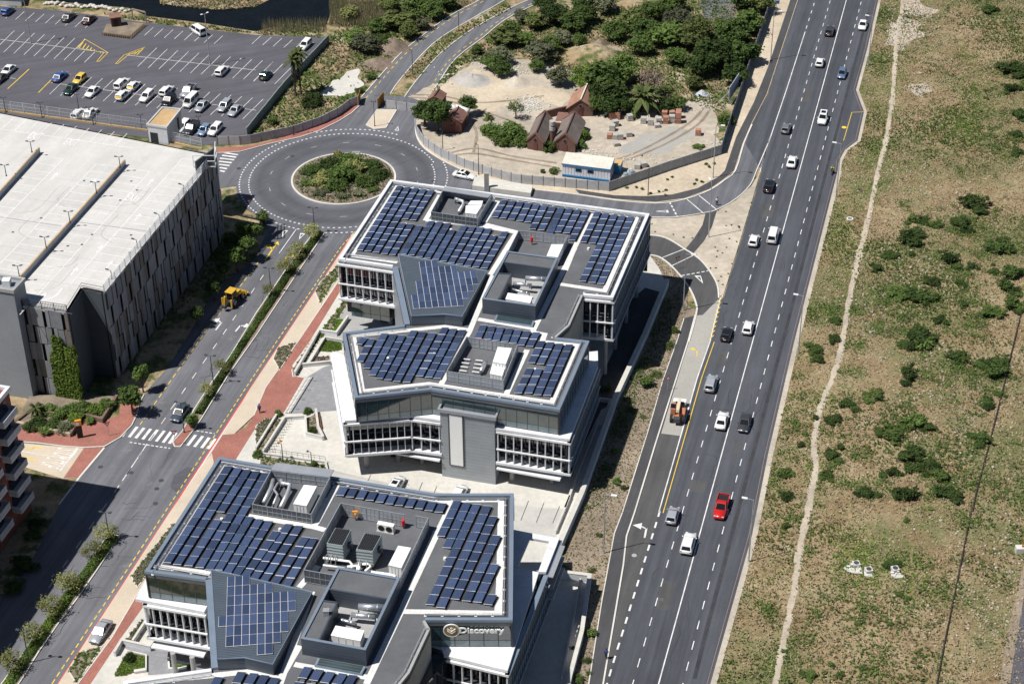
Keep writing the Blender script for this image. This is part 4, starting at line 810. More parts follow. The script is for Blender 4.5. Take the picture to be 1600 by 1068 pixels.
for z_ in (.22,-.12):
    for s in (-1,1): mb.bar(cs+gd*s*.5+Vector((0,0,z_+.12))+gn*.1,cs+Vector((0,0,z_-.3))+gn*.1,.08,.17,up=gn)
mb.box(cs+Vector((0,0,.42))+gn*.1,(.24,.08,.24),axes=((gd+Vector((0,0,1))).normalized(),gn,(Vector((0,0,1))-gd).normalized())); mb.build('emblem_chevron','unit_white',SG)
# solar arrays, near building
f5=fr(200,860,5.)
wedge(SB,[(330,889),(488,924),(426,1037),(382,1026.5),(339,1029)],[15.5,15.9,16.9,16.9,16.9],ZR,1.5,f5,[(787,245,905,236,3),(790,320,1087,297,6),(802,395,1278,358,9),(808,475,1285,440,9),(757,562,1238,522,9),(768,640,1187,605,8),(775,722,1135,690,7),(1023,785,1085,778,2)],'square grid of solar panels on sloping metal roof of the foreground office block')
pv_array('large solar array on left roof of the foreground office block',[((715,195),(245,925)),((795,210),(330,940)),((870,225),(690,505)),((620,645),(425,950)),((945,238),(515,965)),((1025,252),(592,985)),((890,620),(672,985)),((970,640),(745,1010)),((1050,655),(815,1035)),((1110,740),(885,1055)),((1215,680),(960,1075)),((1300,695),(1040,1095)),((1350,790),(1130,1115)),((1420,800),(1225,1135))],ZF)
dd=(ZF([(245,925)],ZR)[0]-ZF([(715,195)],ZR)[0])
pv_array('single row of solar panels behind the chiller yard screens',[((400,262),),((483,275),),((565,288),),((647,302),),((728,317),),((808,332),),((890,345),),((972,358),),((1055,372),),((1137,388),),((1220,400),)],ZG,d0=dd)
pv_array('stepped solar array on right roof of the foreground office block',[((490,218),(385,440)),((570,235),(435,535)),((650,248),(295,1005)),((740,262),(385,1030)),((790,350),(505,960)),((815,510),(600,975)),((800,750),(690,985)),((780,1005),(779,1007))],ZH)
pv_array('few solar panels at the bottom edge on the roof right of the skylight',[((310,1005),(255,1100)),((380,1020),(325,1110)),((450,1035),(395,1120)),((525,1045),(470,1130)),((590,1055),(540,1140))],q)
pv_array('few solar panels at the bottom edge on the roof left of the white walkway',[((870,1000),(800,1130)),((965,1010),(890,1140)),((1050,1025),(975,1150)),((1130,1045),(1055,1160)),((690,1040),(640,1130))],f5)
# plant, near building
y4=ZF([(1085,185),(1575,245),(1420,548),(930,465)],ZR+1.7); yard('plant enclosure with twisting ducts at back of the foreground roof',y4,1.7,'wldl')
deckbox(SB,'coping',[y4[0],y4[1],y4[1]+Vector((.5,1.6,0)),y4[0]+Vector((.5,1.6,0))],ZR+1.7,ZR+1.85,'grey_metal')
ahu('large white air unit beside twisting ducts on the foreground roof',ZF([(1360,308),(1465,318),(1380,480),(1272,462)],ZR+2),ZR+2,1.9)
duct('left duct of three in the foreground duct enclosure',ZF([(1105,260),(1085,330),(1025,450)],ZR+1.),.3,ZR+1.,'galv'); duct('middle thin zigzag duct in the foreground duct enclosure',ZF([(1145,285),(1110,345),(1140,385),(1105,465)],ZR+.9),.17,ZR+.9,'galv'); duct('right looping duct in the foreground duct enclosure',ZF([(1170,265),(1180,292),(1245,300)],ZR+1.2)+ZF([(1225,370),(1165,490)],ZR+.8),.3,ZR+.8,'galv')
y5=ZG([(385,350),(915,440),(860,975),(80,905)],ZR+2.2)
T=thing('plant_screen','tall screen of metal panels around the two cooling towers','plant screen',ZG([(600,700)],ZR)[0],'rooftop plant screens')
a,b=ZG([(385,350),(915,445)],ZR+2.2); screen(T,a,b,ZR,ZR+2.2); a2=ZG([(1010,455)],ZR+2)[0]; b2=ZG([(1115,475)],ZR+2)[0]; screen(T,a2,b2,ZR,ZR+2.); c2=ZG([(835,1067)],ZR+2)[0]; screen(T,b2,c2,ZR,ZR+2.,'galv'); d2=ZG([(80,905)],ZR+2.2)[0]; screen(T,d2,a,ZR,ZR+2.2,'galv'); e2=ZG([(340,950)],ZR+2.2)[0]; screen(T,e2,d2,ZR,ZR+2.2,'screen_dark')
def tower(label,pts,zt):
    c=sum(pts,Vector())/4; T=thing('cooling_tower',label,'cooling tower',(c.x,c.y,ZR),'rooftop cooling towers'); MB().prism(pts,ZR+.6,zt).build('casing','unit_green',T)
    MB().prism([c+(p-c)*.93 for p in pts],zt+.0,zt+.06).build('grille','black',T); mb=MB(); A,B,C_,D=pts
    for i in range(1,8): mb.bar(lift([A.lerp(B,i/8)],.1)[0],lift([D.lerp(C_,i/8)],.1)[0],.06,.05)
    mb.build('louvre','dark_metal',T); mb=MB()
    for i in range(5): z_=ZR+.9+.5*i; mb.ribbon([c+(p-c)*1.02 for p in pts],.05,z_,z_+.12,closed=True)
    mb.build('rib','galv',T); mb=MB()
    for p in pts: mb.box((p.x*.9+c.x*.1,p.y*.9+c.y*.1,ZR+.3),(.2,.2,.6))
    mb.build('leg','dark_metal',T); p=pts[1].lerp(pts[2],.45); MB().box((p.x+.35,p.y,ZR+2.),(.6,.5,.9)).build('motor','dark_metal',T)
tower('left cooling tower with black louvred top on the foreground roof',ZG([(340,555),(470,572),(400,705),(270,685)],ZR+3.4),ZR+3.4); tower('right cooling tower with black louvred top on the foreground roof',ZG([(585,598),(725,618),(650,752),(515,735)],ZR+3.2),ZR+3.2)
T=thing('pipework','tangle of white pipes in front of the cooling towers','pipework',ZG([(430,850)],ZR)[0]); 
for pts,r in (([(240,805),(460,835),(480,860),(480,890)],.16),([(240,865),(420,890)],.14),([(540,850),(540,905)],.2),([(560,860),(620,855),(635,880),(590,915)],.18),([(440,880),(520,870),(525,905)],.18)): MB().tube(ZG(pts,ZR+1.),r,8).build('pipe','unit_white',T,smooth=True)
mb=MB()
for x in (300,345,385): a,b=ZG([(x,740),(x-45,800)],ZR+1.6); mb.tube([a,b],.06,6); mb.tube([b,b-Vector((0,0,1.6))],.06,6)
for x in (560,620): a,b=ZG([(x,770),(x-20,850)],ZR+1.6); mb.tube([a,b],.06,6); mb.tube([b,b-Vector((0,0,1.6))],.06,6)
mb.build('pipe_frame','galv',T)
ahu('white air unit right of the cooling towers',ZG([(865,708),(970,725),(890,890),(785,865)],ZR+2.1),ZR+2.1,2.); duct('white duct elbow below air unit right of the cooling towers',ZG([(640,925),(790,945),(850,960)],ZR+.9),.24,ZR+.9,'unit_white')
c=ZG([(765,585)],ZR)[0]; T=thing('condenser_unit','white outdoor unit with two black fans behind the cooling towers','air conditioner',c); n_=Vector((.2,-.98,0)); rz=math.atan2(.2,.98)*-1-.1
MB().box(c+Vector((0,0,.75)),(2.3,.7,1.2),rz).build('casing','unit_white',T); MB().box(c+Vector((0,0,.08)),(2.5,1.,.16),rz).build('plinth','concrete_grey',T)
for s in (-.55,.55):
    p=c+Vector((math.cos(rz),math.sin(rz),0))*s+Vector((math.sin(rz),-math.cos(rz),0))*.36+Vector((0,0,.75)); MB().tube([p,p+Vector((math.sin(rz),-math.cos(rz),0))*.05],.45,16).build('fan','black',T)
hose('red hose reel at the gap in the cooling tower screen',(908,560),ZG)
p=ZG([(512,495)],ZR)[0]; T=thing('control_box','orange control box on the cooling tower screen','control box',p); MB().box(p+Vector((0,0,1.2)),(.75,.3,.9)).build('box','orange_gloss',T); MB().cyl(p,.05,.8,6).build('post','dark_metal',T); MB().box(p+Vector((0,-.17,1.25)),(.3,.03,.3)).build('dial','unit_white',T)
penthouse(SB,(290,780),(680,850),(890,410),(515,345),q,ZR+2.7,.30,[(405,545),(505,558),(395,790),(305,775)],[(385,900),(685,955),(660,1000),(365,945)])
duct('silver duct across the foreground plant well',q([(595,635),(745,650)],ZR+1.4),.35,ZR+1.4); duct('large silver duct at back of the foreground plant well',q([(640,585),(800,590)],ZR+1.9),.45,ZR+1.9); duct('short dark grey duct in the foreground plant well',q([(510,660),(625,690)],ZR+.9),.22,ZR+.9)
ahu('white air unit in the foreground plant well',q([(500,705),(675,735),(650,800),(470,765)],ZR+1.8),ZR+1.8,1.6)
p=q([(440,630)],ZR+2.7)[0]; T=thing('roof_cowl','small grey cowl on the foreground plant roof strip','cowl',p); MB().box(p+Vector((0,0,.3)),(.7,.6,.7)).build('hood','grey_metal',T); MB().box(p+Vector((0,0,.68)),(.8,.7,.06)).build('cap','galv',T)
vents(SB,ZF,[(675,598),(1160,683)]); vents(SB,ZG,[(1255,818)])
# ================================================================ parking garage, towers, flats
ZG_=17.
GPX=[(338,243),(163,457),(128.6,450),(105,488),(26,476),(-70,465),(-70,166),(0,176)]
GP=[S(*p,ZG_) for p in GPX]; GP[6].y+=3
GA=thing('parking_garage','multi-storey parking garage with white roof deck and checkered panel walls','parking garage',Vector((-75,265,0)))
deckbox(GA,'roof_deck',GP,ZG_-.5,ZG_,'garage_deck')
inner=[GP[0]+Vector((-1,-1,0)),GP[1]+Vector((-.6,.9,0)),GP[2]+Vector((0,.8,0)),GP[3]+Vector((-.7,.8,0)),GP[4]+Vector((0,.8,0)),GP[5],GP[6],GP[7]]
deckbox(GA,'core_wall',inner,0,ZG_-.5,'black')
def clad(A,B,rows,w,seed,z1=ZG_-.1,z0=.3):       # A->B clockwise, panels proud of the wall
    rnd=random.Random(seed); A=Vector((A.x,A.y,0)); B=Vector((B.x,B.y,0)); L=(B-A).length; n=round(L/w); h=(z1-z0)/rows
    quadbox(MB(),A,B,z0,z1,.2,-.5).build('inner_wall','black',GA)
    for r in range(rows):
        for i in range(n):
            wd=.55 if (i+2*r)%3==2 else 1.0
            a=A.lerp(B,(i+.02)/n); b=A.lerp(B,min(1,(i+.02+wd*.97)/n)); m=['panel_grey','panel_brown','panel_mid','panel_grey','panel_mid'][(i*3+r*5+int(rnd.random()*3))%5]
            quadbox(MB(),a,b,z0+h*r+.04,z0+h*(r+1)-.04,.08,.06*((i+r)%3)).build('cladding_panel',m,GA)
clad(GP[0],GP[1],5,1.15,1); clad(GP[3],GP[4],5,1.1,2)
quadbox(MB(),GP[2],GP[3],.2,ZG_,.3,-.15).build('side_wall','wall_dark',GA); quadbox(MB(),GP[1],GP[2],.2,ZG_,.3,-.15).build('side_wall','wall_dark',GA)
for a,b in ((6,7),(7,0)): quadbox(MB(),GP[a],GP[b],.2,ZG_,.3,-.15).build('side_wall','panel_grey',GA)
def lattice(T,A,B,z0,h,step=2.6,bars=9,m='galv',kerb=True):
    A=Vector((A.x,A.y,0)); B=Vector((B.x,B.y,0)); L=(B-A).length; n=max(1,round(L/step)); rz=math.atan2(B.y-A.y,B.x-A.x); po=MB()
    for i in range(n):
        a,b=A.lerp(B,i/n),A.lerp(B,(i+1)/n); mb=MB()
        for z in (z0+.25,z0+h*.38,z0+h*.68,z0+h): mb.bar(Vector((a.x,a.y,z)),Vector((b.x,b.y,z)),.05,.06)
        for k in range(1,bars): p=a.lerp(b,k/bars); mb.box((p.x,p.y,z0+.2+h*.4),(.05,.04,h*.8),rz)
        mb.build('mesh_panel',m,T)
    for i in range(n+1): p=A.lerp(B,i/n); po.box((p.x,p.y,z0+h/2),(.12,.12,h),rz)
    po.build('fence_post',m,T)
    if kerb: quadbox(MB(),A,B,z0,z0+.35,.3,0).build('kerb','wood_tan',T)
MF=thing('mesh_fence','steel mesh fence along the edges of the white garage roof','fence',GP[0])
lattice(MF,S(0,172,ZG_+.2),S(231,205,ZG_),ZG_,2.3); lattice(MF,S(-70,164,ZG_),S(0,172,ZG_+.2),ZG_,2.3); lattice(MF,S(266,223,ZG_),S(316,234,ZG_),ZG_,2.3)
lattice(MF,GP[0].lerp(GP[1],.06),GP[1],ZG_,1.5,2.,8,'white_metal',False); lattice(MF,GP[3],GP[4],ZG_,1.4,2.,8,'dark_metal',False)
rl=MB()
for a,b in ((GP[1],GP[2]),(GP[2],GP[3])):
    for z in (.5,1.): rl.tube([a+Vector((0,0,z)),b+Vector((0,0,z))],.04,6)
rl.build('hand_rail','dark_metal',MF)
cb=px((337,216),(337,243),(303,253),(306,246),z=ZG_+2.); CBk=thing('corner_screen','dark screen wall with white frame at far corner of garage roof','screen wall',cb[1]-Vector((0,0,2)))
MB().bar(S(336,240,ZG_+1.2),S(306,262,ZG_+1.2),.25,2.4).build('wall','wall_dark',CBk); fm=MB()
for z in (0.2,1.3,2.4): fm.bar(S(303,262,ZG_)+Vector((0,0,z)),S(337,262,ZG_)+Vector((0,0,z)),.12,.12); fm.bar(S(337,262,ZG_)+Vector((0,0,z)),S(338,240,ZG_)+Vector((0,0,z)),.12,.12)
for u in (303,318,337): p=S(u,262,ZG_); fm.cyl(p,.07,2.4,6)
fm.build('frame','white_metal',CBk)
# lift house
LH=thing('lift_house','grey lift house with tan gravel top on the garage roof','lift house',S(255,210,ZG_)); lt=px((254,168),(282,171),(260,199),(230,194.5),z=ZG_+3.6)
MB().prism(lt,ZG_,ZG_+3.5).build('wall','panel_pale',LH); MB().ribbon(lt,.3,ZG_+3.4,ZG_+3.75,0,closed=True).build('coping','panel_pale',LH); c=sum(lt,Vector())/4; MB().prism([c+(p-c)*.9 for p in lt],ZG_+3.5,ZG_+3.6).build('gravel_top','wood_tan',LH)
a,b=lt[3].lerp(lt[2],.1),lt[3].lerp(lt[2],.48); quadbox(MB(),b,a,ZG_+.1,ZG_+2.1,.1,.02).build('door_grille','black',LH); a,b=lt[1].lerp(lt[2],.2),lt[1].lerp(lt[2],.3); quadbox(MB(),a,b,ZG_+.5,ZG_+2.8,.1,.02).build('slot','black',LH)
# dividing walls, lamps, deck paint
dd_=(S(19,446,ZG_)-S(187,267,ZG_)).normalized(); nn_=Vector((-dd_.y,dd_.x,0))
DV=[(S(195,250,ZG_+1),S(19,446,ZG_+1)),(S(61,231,ZG_+1),S(-60,365,ZG_+1))]
for k,(a,b) in enumerate(DV):
    T=thing('ramp_wall',['low dividing wall running to the front of the white roof deck','low dividing wall near the left picture edge on the white roof deck'][k],'wall',(a+b)/2-Vector((0,0,1))); quadbox(MB(),a,b,ZG_,ZG_+1.05,.25,0).build('wall','grey_metal',T); quadbox(MB(),a,b,ZG_+1.05,ZG_+1.12,.26,0).build('coping','wood_tan',T)
MB().ribbon(px((0,339),(96,353),z=ZG_),.18,ZG_+.004,ZG_+.004).build('expansion_joint','grey_metal',GA); MB().ribbon(px((116,346),(237,362),z=ZG_),.18,ZG_+.004,ZG_+.004).build('expansion_joint','grey_metal',GA)
jt=MB()
for k_ in range(1,7):
    a=DV[0][0]+dd_*7.6*k_-Vector((0,0,1)); jt.ribbon([a+nn_*13,a+nn_*.3],.05,ZG_+.003,ZG_+.003); jt.ribbon([a-nn_*.3,a-nn_*13],.05,ZG_+.003,ZG_+.003)
jt.build('deck_joint','grey_metal',GA); dn=MB(); rdn=random.Random(6)
for k_ in range(12): p=S(rdn.uniform(20,250),rdn.uniform(230,430),ZG_); dn.box(p+Vector((0,0,.004)),(.4,.4,.008)) if p.x<GP[0].x-8 else None
dn.build('deck_drain','dark_metal',GA); tyr=MB()
for k_ in range(9):
    a=DV[0][0]+dd_*rdn.uniform(3,40)+nn_*side_*rdn.uniform(6,8.5)-Vector((0,0,1)) if False else DV[0][0]+dd_*rdn.uniform(3,38)+nn_*rdn.choice((-1,1))*rdn.uniform(5.8,8.2)-Vector((0,0,1)); b=a+dd_*rdn.uniform(3,8); c=b+nn_*rdn.choice((-1,1))*3+dd_*2
    cc=curve([a,b,c],6); tyr.ribbon(cc,.14,ZG_+.0045,ZG_+.0045)
tyr.build('tyre_mark',mat('deck_tyre',(.42,.41,.39),.8,.2,.5,3),GA)
dk=MB(); s1=DV[0][0]; s2=DV[1][0]; edge=GP[0]
def stalls(base,side,L,z=ZG_+.005):
    q0=base+nn_*side*.3; 
    dk.ribbon([q0+nn_*side*4.9,q0+nn_*side*4.9+dd_*L],.12,z,z)
    for i in range(int(L/2.55)+1): a=q0+dd_*2.55*i; dk.ribbon([a,a+nn_*side*4.9],.1,z,z)
side=1 if (edge-s1).dot(nn_)>0 else -1
stalls(s1+dd_*1,side,47); stalls(s1+dd_*1,-side,47); stalls(s2+dd_*1,side,36); eb=GP[0]+dd_*2.5; stalls(eb-nn_*side*.2,-side,43)
bk0,bk1=S(-40,172,ZG_),S(228,210,ZG_); bd=(bk1-bk0).normalized(); bn=Vector((bd.y,-bd.x,0)); LB=(bk1-bk0).length
dk.ribbon([bk0+bn*5.4,bk1+bn*5.4],.12,ZG_+.005,ZG_+.005)
for i in range(int(LB/2.55)): a=bk0+bd*(2.55*i+1)+bn*.6; dk.ribbon([a,a+bn*4.8],.1,ZG_+.005,ZG_+.005)
dk.ribbon(curve(px((20,472),(60,470),(85,463),(97,450),z=ZG_),5),.25,ZG_+.006,ZG_+.006)
for u,v in ((80,280),(210,345),(150,395),(165,420),(110,430),(60,470),(230,290),(140,290)): p=S(u,v,ZG_); dk.ribbon([p,p-dd_*1.6],.18,ZG_+.006,ZG_+.006); dk.add([p-dd_*1.5-nn_*.45+Vector((0,0,.006)),p-dd_*1.5+nn_*.45+Vector((0,0,.006)),p-dd_*2.6+Vector((0,0,.006))],[(0,1,2)])
dk.build('deck_marking','deck_paint' if 'deck_paint' in MATS else mat('deck_paint',(.74,.74,.73),.6,.12,1,4),GA)
def wordg(text,u,v,L,h,flip):
    p=S(u,v,ZG_); d=Vector((nn_.x,nn_.y,0))*flip; a=p-d*L/2; b=p+d*L/2
    k=word(text,(0,0),(1,0),h,GA,'deck_paint',.0) if False else None
    cu=bpy.data.curves.new('painted_word','FONT'); cu.body=text; o=bpy.data.objects.new('t',cu); COL.objects.link(o); bpy.context.view_layer.update(); me=bpy.data.meshes.new_from_object(o); bpy.data.objects.remove(o)
    xs=[q.co.x for q in me.vertices]; ys=[q.co.y for q in me.vertices]; wx=max(xs)-min(xs); wy=max(ys)-min(ys); n=Vector((-d.y,d.x,0))
    for q_ in me.vertices: q_.co=p+d*((q_.co.x-min(xs))/wx-.5)*L+n*((q_.co.y-min(ys))/wy-.5)*h+Vector((0,0,.007))-org(GA)
    me.materials.append(MATS['white_paint']); k=bpy.data.objects.new('painted_word',me); COL.objects.link(k); k.parent=GA
wordg('EXIT',209,308,2.6,2.6,side); wordg('EXIT',112,222,2.4,2.4,side); wordg('EXIT',56,212,2.4,2.4,side)
def ylamp(label,p,h,twin=True,group='lamps on the garage roof',hd=1.0,ang=0,m='dark_metal',name='roof_lamp'):
    T=thing(name,label,'lamp',p,group); MB().tube([p,p+Vector((0,0,h))],[.09,.06],8).build('pole',m,T); MB().cyl(p,.16,.12,8).build('base_plate',m,T)
    for s in ((-1,1) if twin else (1,)):
        d=Vector((math.cos(ang),math.sin(ang),0))*s; e=p+Vector((0,0,h)); mb=MB().bar(e,e+d*hd*.6+Vector((0,0,.12)),.06,.06); mb.build('arm',m,T); MB().bar(e+d*hd*.5+Vector((0,0,.12)),e+d*hd*1.15+Vector((0,0,.2)),.26,.1).build('lamp_head',m,T)
    return T
for i,(u,v) in enumerate(((151,302),(109.5,348),(72.5,388),(30.5,433),(188,262),(50,238))):
    ylamp(['Y-shaped roof lamp second along the dividing wall','Y-shaped roof lamp in the middle of the dividing wall','Y-shaped roof lamp second nearest on the dividing wall','Y-shaped roof lamp at near end of the dividing wall','Y-shaped roof lamp at far end of the dividing wall','Y-shaped roof lamp on the left dividing wall'][i],S(u,v,ZG_+.9),2.1,True,hd=.7)
ylamp('Y-shaped roof lamp at left picture edge on the deck',S(10,275,ZG_+.9),2.1,hd=.7)
for i,(u,v) in enumerate(((9,176),(66,184),(146,195),(222,203))): ylamp('dark twin lamp on mesh fence, number %s from the left'%(['one','two','three','four'][i]),S(u,v,ZG_),3.0,True,hd=.5)
for i,(u,v) in enumerate(((288,302),(250,348),(215,388),(175,436))): ylamp(['short lamp farthest along the panelled garage edge','short lamp second farthest on the panelled garage edge','short lamp second nearest on the panelled garage edge','short lamp nearest on the panelled garage edge'][i],S(u,v,ZG_),1.6,False,hd=.8,ang=math.pi*.9)
# grey neighbour tower at the left edge
TW=thing('concrete_tower','tall plain grey concrete building at left edge beside the garage','building',S(30,655)); b0=S(21,457,20.5); b0=Vector((b0.x,b0.y,0)); ax=Vector((-.96,.28,0)).normalized(); ay=Vector((.28,.96,0)).normalized()
f_=[b0,b0+ax*20,b0+ax*20+ay*3.5,b0+ay*3.5]; MB().prism(f_,0,20.5).build('wall','tower_grey',TW); MB().ribbon(f_,.4,20.4,21.,0,closed=True).build('parapet','concrete_grey',TW); MB().bar(b0+ay*1.7+Vector((.06,0,5)),b0+ay*1.7+Vector((.06,0,18)),.1,.35,up=ay).build('wall_slot','black',TW)
for i in range(3): MB().box(b0+ax*(2+2*i)+ay*1.7+Vector((0,0,21.)),(1.2,1.2,1.2)).build('roof_unit','unit_white',TW)
# brick flats bottom left
AP=thing('apartment_block','red brick apartment block with white balconies at lower left','apartment block',S(-20,830)); c0=S(50,795); sd=Vector((-math.cos(R(75)),-math.sin(R(75)),0)); lf=Vector((-math.sin(R(75)),math.cos(R(75)),0))
fp=[c0,c0+sd*46,c0+sd*46+lf*16,c0+lf*16]; mat('brick_red',(.26,.09,.06),.9,.2,.6,5); HA=22
MB().prism(fp,0,HA).build('wall','brick_red',AP); MB().ribbon(fp,.5,HA-.2,HA+.5,0,closed=True).build('parapet','white_metal',AP)
for k in range(6):
    z=3.4+3.1*k
    for j in range(7):
        a=c0+sd*(1.0+6.4*j); b=c0+sd*(5.0+6.4*j); o_=-lf
        MB().prism([a,b,b+o_*1.5,a+o_*1.5],z,z+.22).build('balcony_slab','white_metal',AP)
        mb=MB(); mb.bar(a+o_*1.45+Vector((0,0,z+.7)),b+o_*1.45+Vector((0,0,z+.7)),.08,.95); mb.bar(a+Vector((0,0,z+.7)),a+o_*1.45+Vector((0,0,z+.7)),.08,.95); mb.bar(b+Vector((0,0,z+.7)),b+o_*1.45+Vector((0,0,z+.7)),.08,.95); mb.build('balcony_rail','panel_pale',AP)
        MB().bar(a+o_*.04+sd*.4+Vector((0,0,z+1.3)),b+o_*.04-sd*.4+Vector((0,0,z+1.3)),.06,2.1).build('window','glass_black',AP)
# planter terrace before the garage
PT=thing('planter_wall','brown brick planter wall stepping round the corner garden','wall',S(110,680)); mat('brick_brown',(.17,.12,.09),.9,.25,1,6); mat('brick_tan',(.42,.34,.25),.9,.18,1,6)
MB().ribbon(Z9([(425,1000),(490,880),(610,915),(700,775)]),.45,0,.9).build('wall','brick_brown',PT); MB().ribbon(Z9([(95,930),(425,1000)]),.5,0,.8).build('wall','brick_tan',PT); MB().ribbon(Z9([(90,935),(190,860)]),.4,0,.9).build('wall','brick_brown',PT)
MB().ribbon(Z9([(190,865),(330,890)]),.3,.4,1.2).build('inner_wall','brick_brown',PT)
slab('garden_bed',Z9([(95,930),(425,1000),(490,880),(610,915),(700,775),(480,760),(180,770)]),.55,'mulch')
# sign pylon
p=S(126,684); T=thing('sign_pylon','black sign pylon with orange top on brick footway','sign',p); MB().box(p+Vector((0,0,1.7)),(.9,.35,3.4),R(15)).build('pylon','black',T); MB().box(p+Vector((0,0,3.0)),(.96,.41,1.0),R(15)).build('lit_top','orange_gloss',T); MB().box(p+Vector((-.05,-.22,2.9)),(.5,.03,.5),R(15)).build('emblem','unit_white',T)
# concrete entrance behind the north wing
T=thing('entrance_plinth','pale concrete ramp block with upright slab behind the far office roof','concrete block',S(785,300)); MB().prism(px((742,282),(833,296),(829,308),(738,296)),0,.9).build('ramp','concrete_pale',T); MB().box(S(760.5,299)+Vector((0,0,2)),(.9,.5,4.)).build('upright','concrete_grey',T)
# ================================================================ vehicles
PAINT={'white':(.78,.78,.77),'silver':(.42,.44,.47),'grey':(.2,.215,.23),'dark':(.045,.047,.052),'black':(.012,.012,.014),'blue':(.03,.09,.3),'steel_blue':(.14,.2,.3),'red':(.5,.015,.012),'maroon':(.05,.012,.014),'green':(.012,.045,.03),'yellow':(.72,.5,.07),'pale_blue':(.22,.32,.46),'slate':(.055,.075,.1)}
for k,c in PAINT.items(): mat('paint_'+k,c,.3,.03,1,2,metal=.25 if k in('silver','grey','steel_blue','pale_blue') else 0,spec=.5,coat=.6)
mat('head_lamp',(.7,.72,.75),.15,.05,metal=.3); mat('tail_lamp',(.35,.01,.012),.25,.05); mat('rim',(.45,.46,.48),.35,.1,metal=.7); mat('plate',(.75,.72,.5),.6,.05); mat('trim_black',(.02,.02,.022),.6,.1)
KIND={ # L,W,H,belt, cabin base x0,x1, roof x0,x1, nose z, tail z
'hatch':(3.9,1.72,1.48,.92,-.475,.23,-.40,.02,.68,.9),'sedan':(4.55,1.78,1.45,.90,-.36,.21,-.22,.03,.68,.86),'suv':(4.55,1.85,1.70,1.05,-.485,.22,-.42,.05,.82,1.02),
'wagon':(4.6,1.78,1.55,.95,-.485,.22,-.44,.04,.72,.93),'van':(4.9,1.85,1.98,1.1,-.495,.37,-.48,.22,.86,1.08),'pickup':(5.1,1.82,1.72,1.02,-.12,.22,-.08,.06,.84,.98),'canopy_pickup':(5.0,1.8,1.75,1.02,-.49,.22,-.47,.06,.84,1.0)}
_cm={}
def loft(st):          # stations (x, zbot, ztop, halfwidth)
    mb=MB(); n=8
    for x,zb,zt,w in st:
        mb.v+=[Vector(p) for p in ((x,-w*.9,zb),(x,-w,zb+.16),(x,-w,zb+(zt-zb)*.72),(x,-w*.87,zt),(x,w*.87,zt),(x,w,zb+(zt-zb)*.72),(x,w,zb+.16),(x,w*.9,zb))]
    for i in range(len(st)-1):
        for k in range(n): a=i*n+k; b=i*n+(k+1)%n; mb.f.append((a,a+n,b+n,b))
    mb.f.append(tuple(range(n))); mb.f.append(tuple(range((len(st)-1)*n,len(st)*n))[::-1]); return mb
def mobj(name,key,make,m,parent,smooth=False):
    k=(key,name,m)
    if k not in _cm:
        o=make().build(name,m,parent,local=True,smooth=smooth); _cm[k]=o.data; return o
    o=bpy.data.objects.new(name,_cm[k]); COL.objects.link(o); o.parent=parent; return o
def wheel(T,x,y,r,w=.2):
    def tyre():
        mb=MB(); return mb.tube([Vector((0,-w/2,0)),Vector((0,w/2,0))],r,14)
    t=mobj('wheel',('w',r,w),tyre,'rubber',T); t.location=(x,y,r)
    h=mobj('rim',('w',r,w),lambda:MB().tube([Vector((0,-w/2-.01,0)),Vector((0,w/2+.01,0))],r*.6,10),'rim',t)
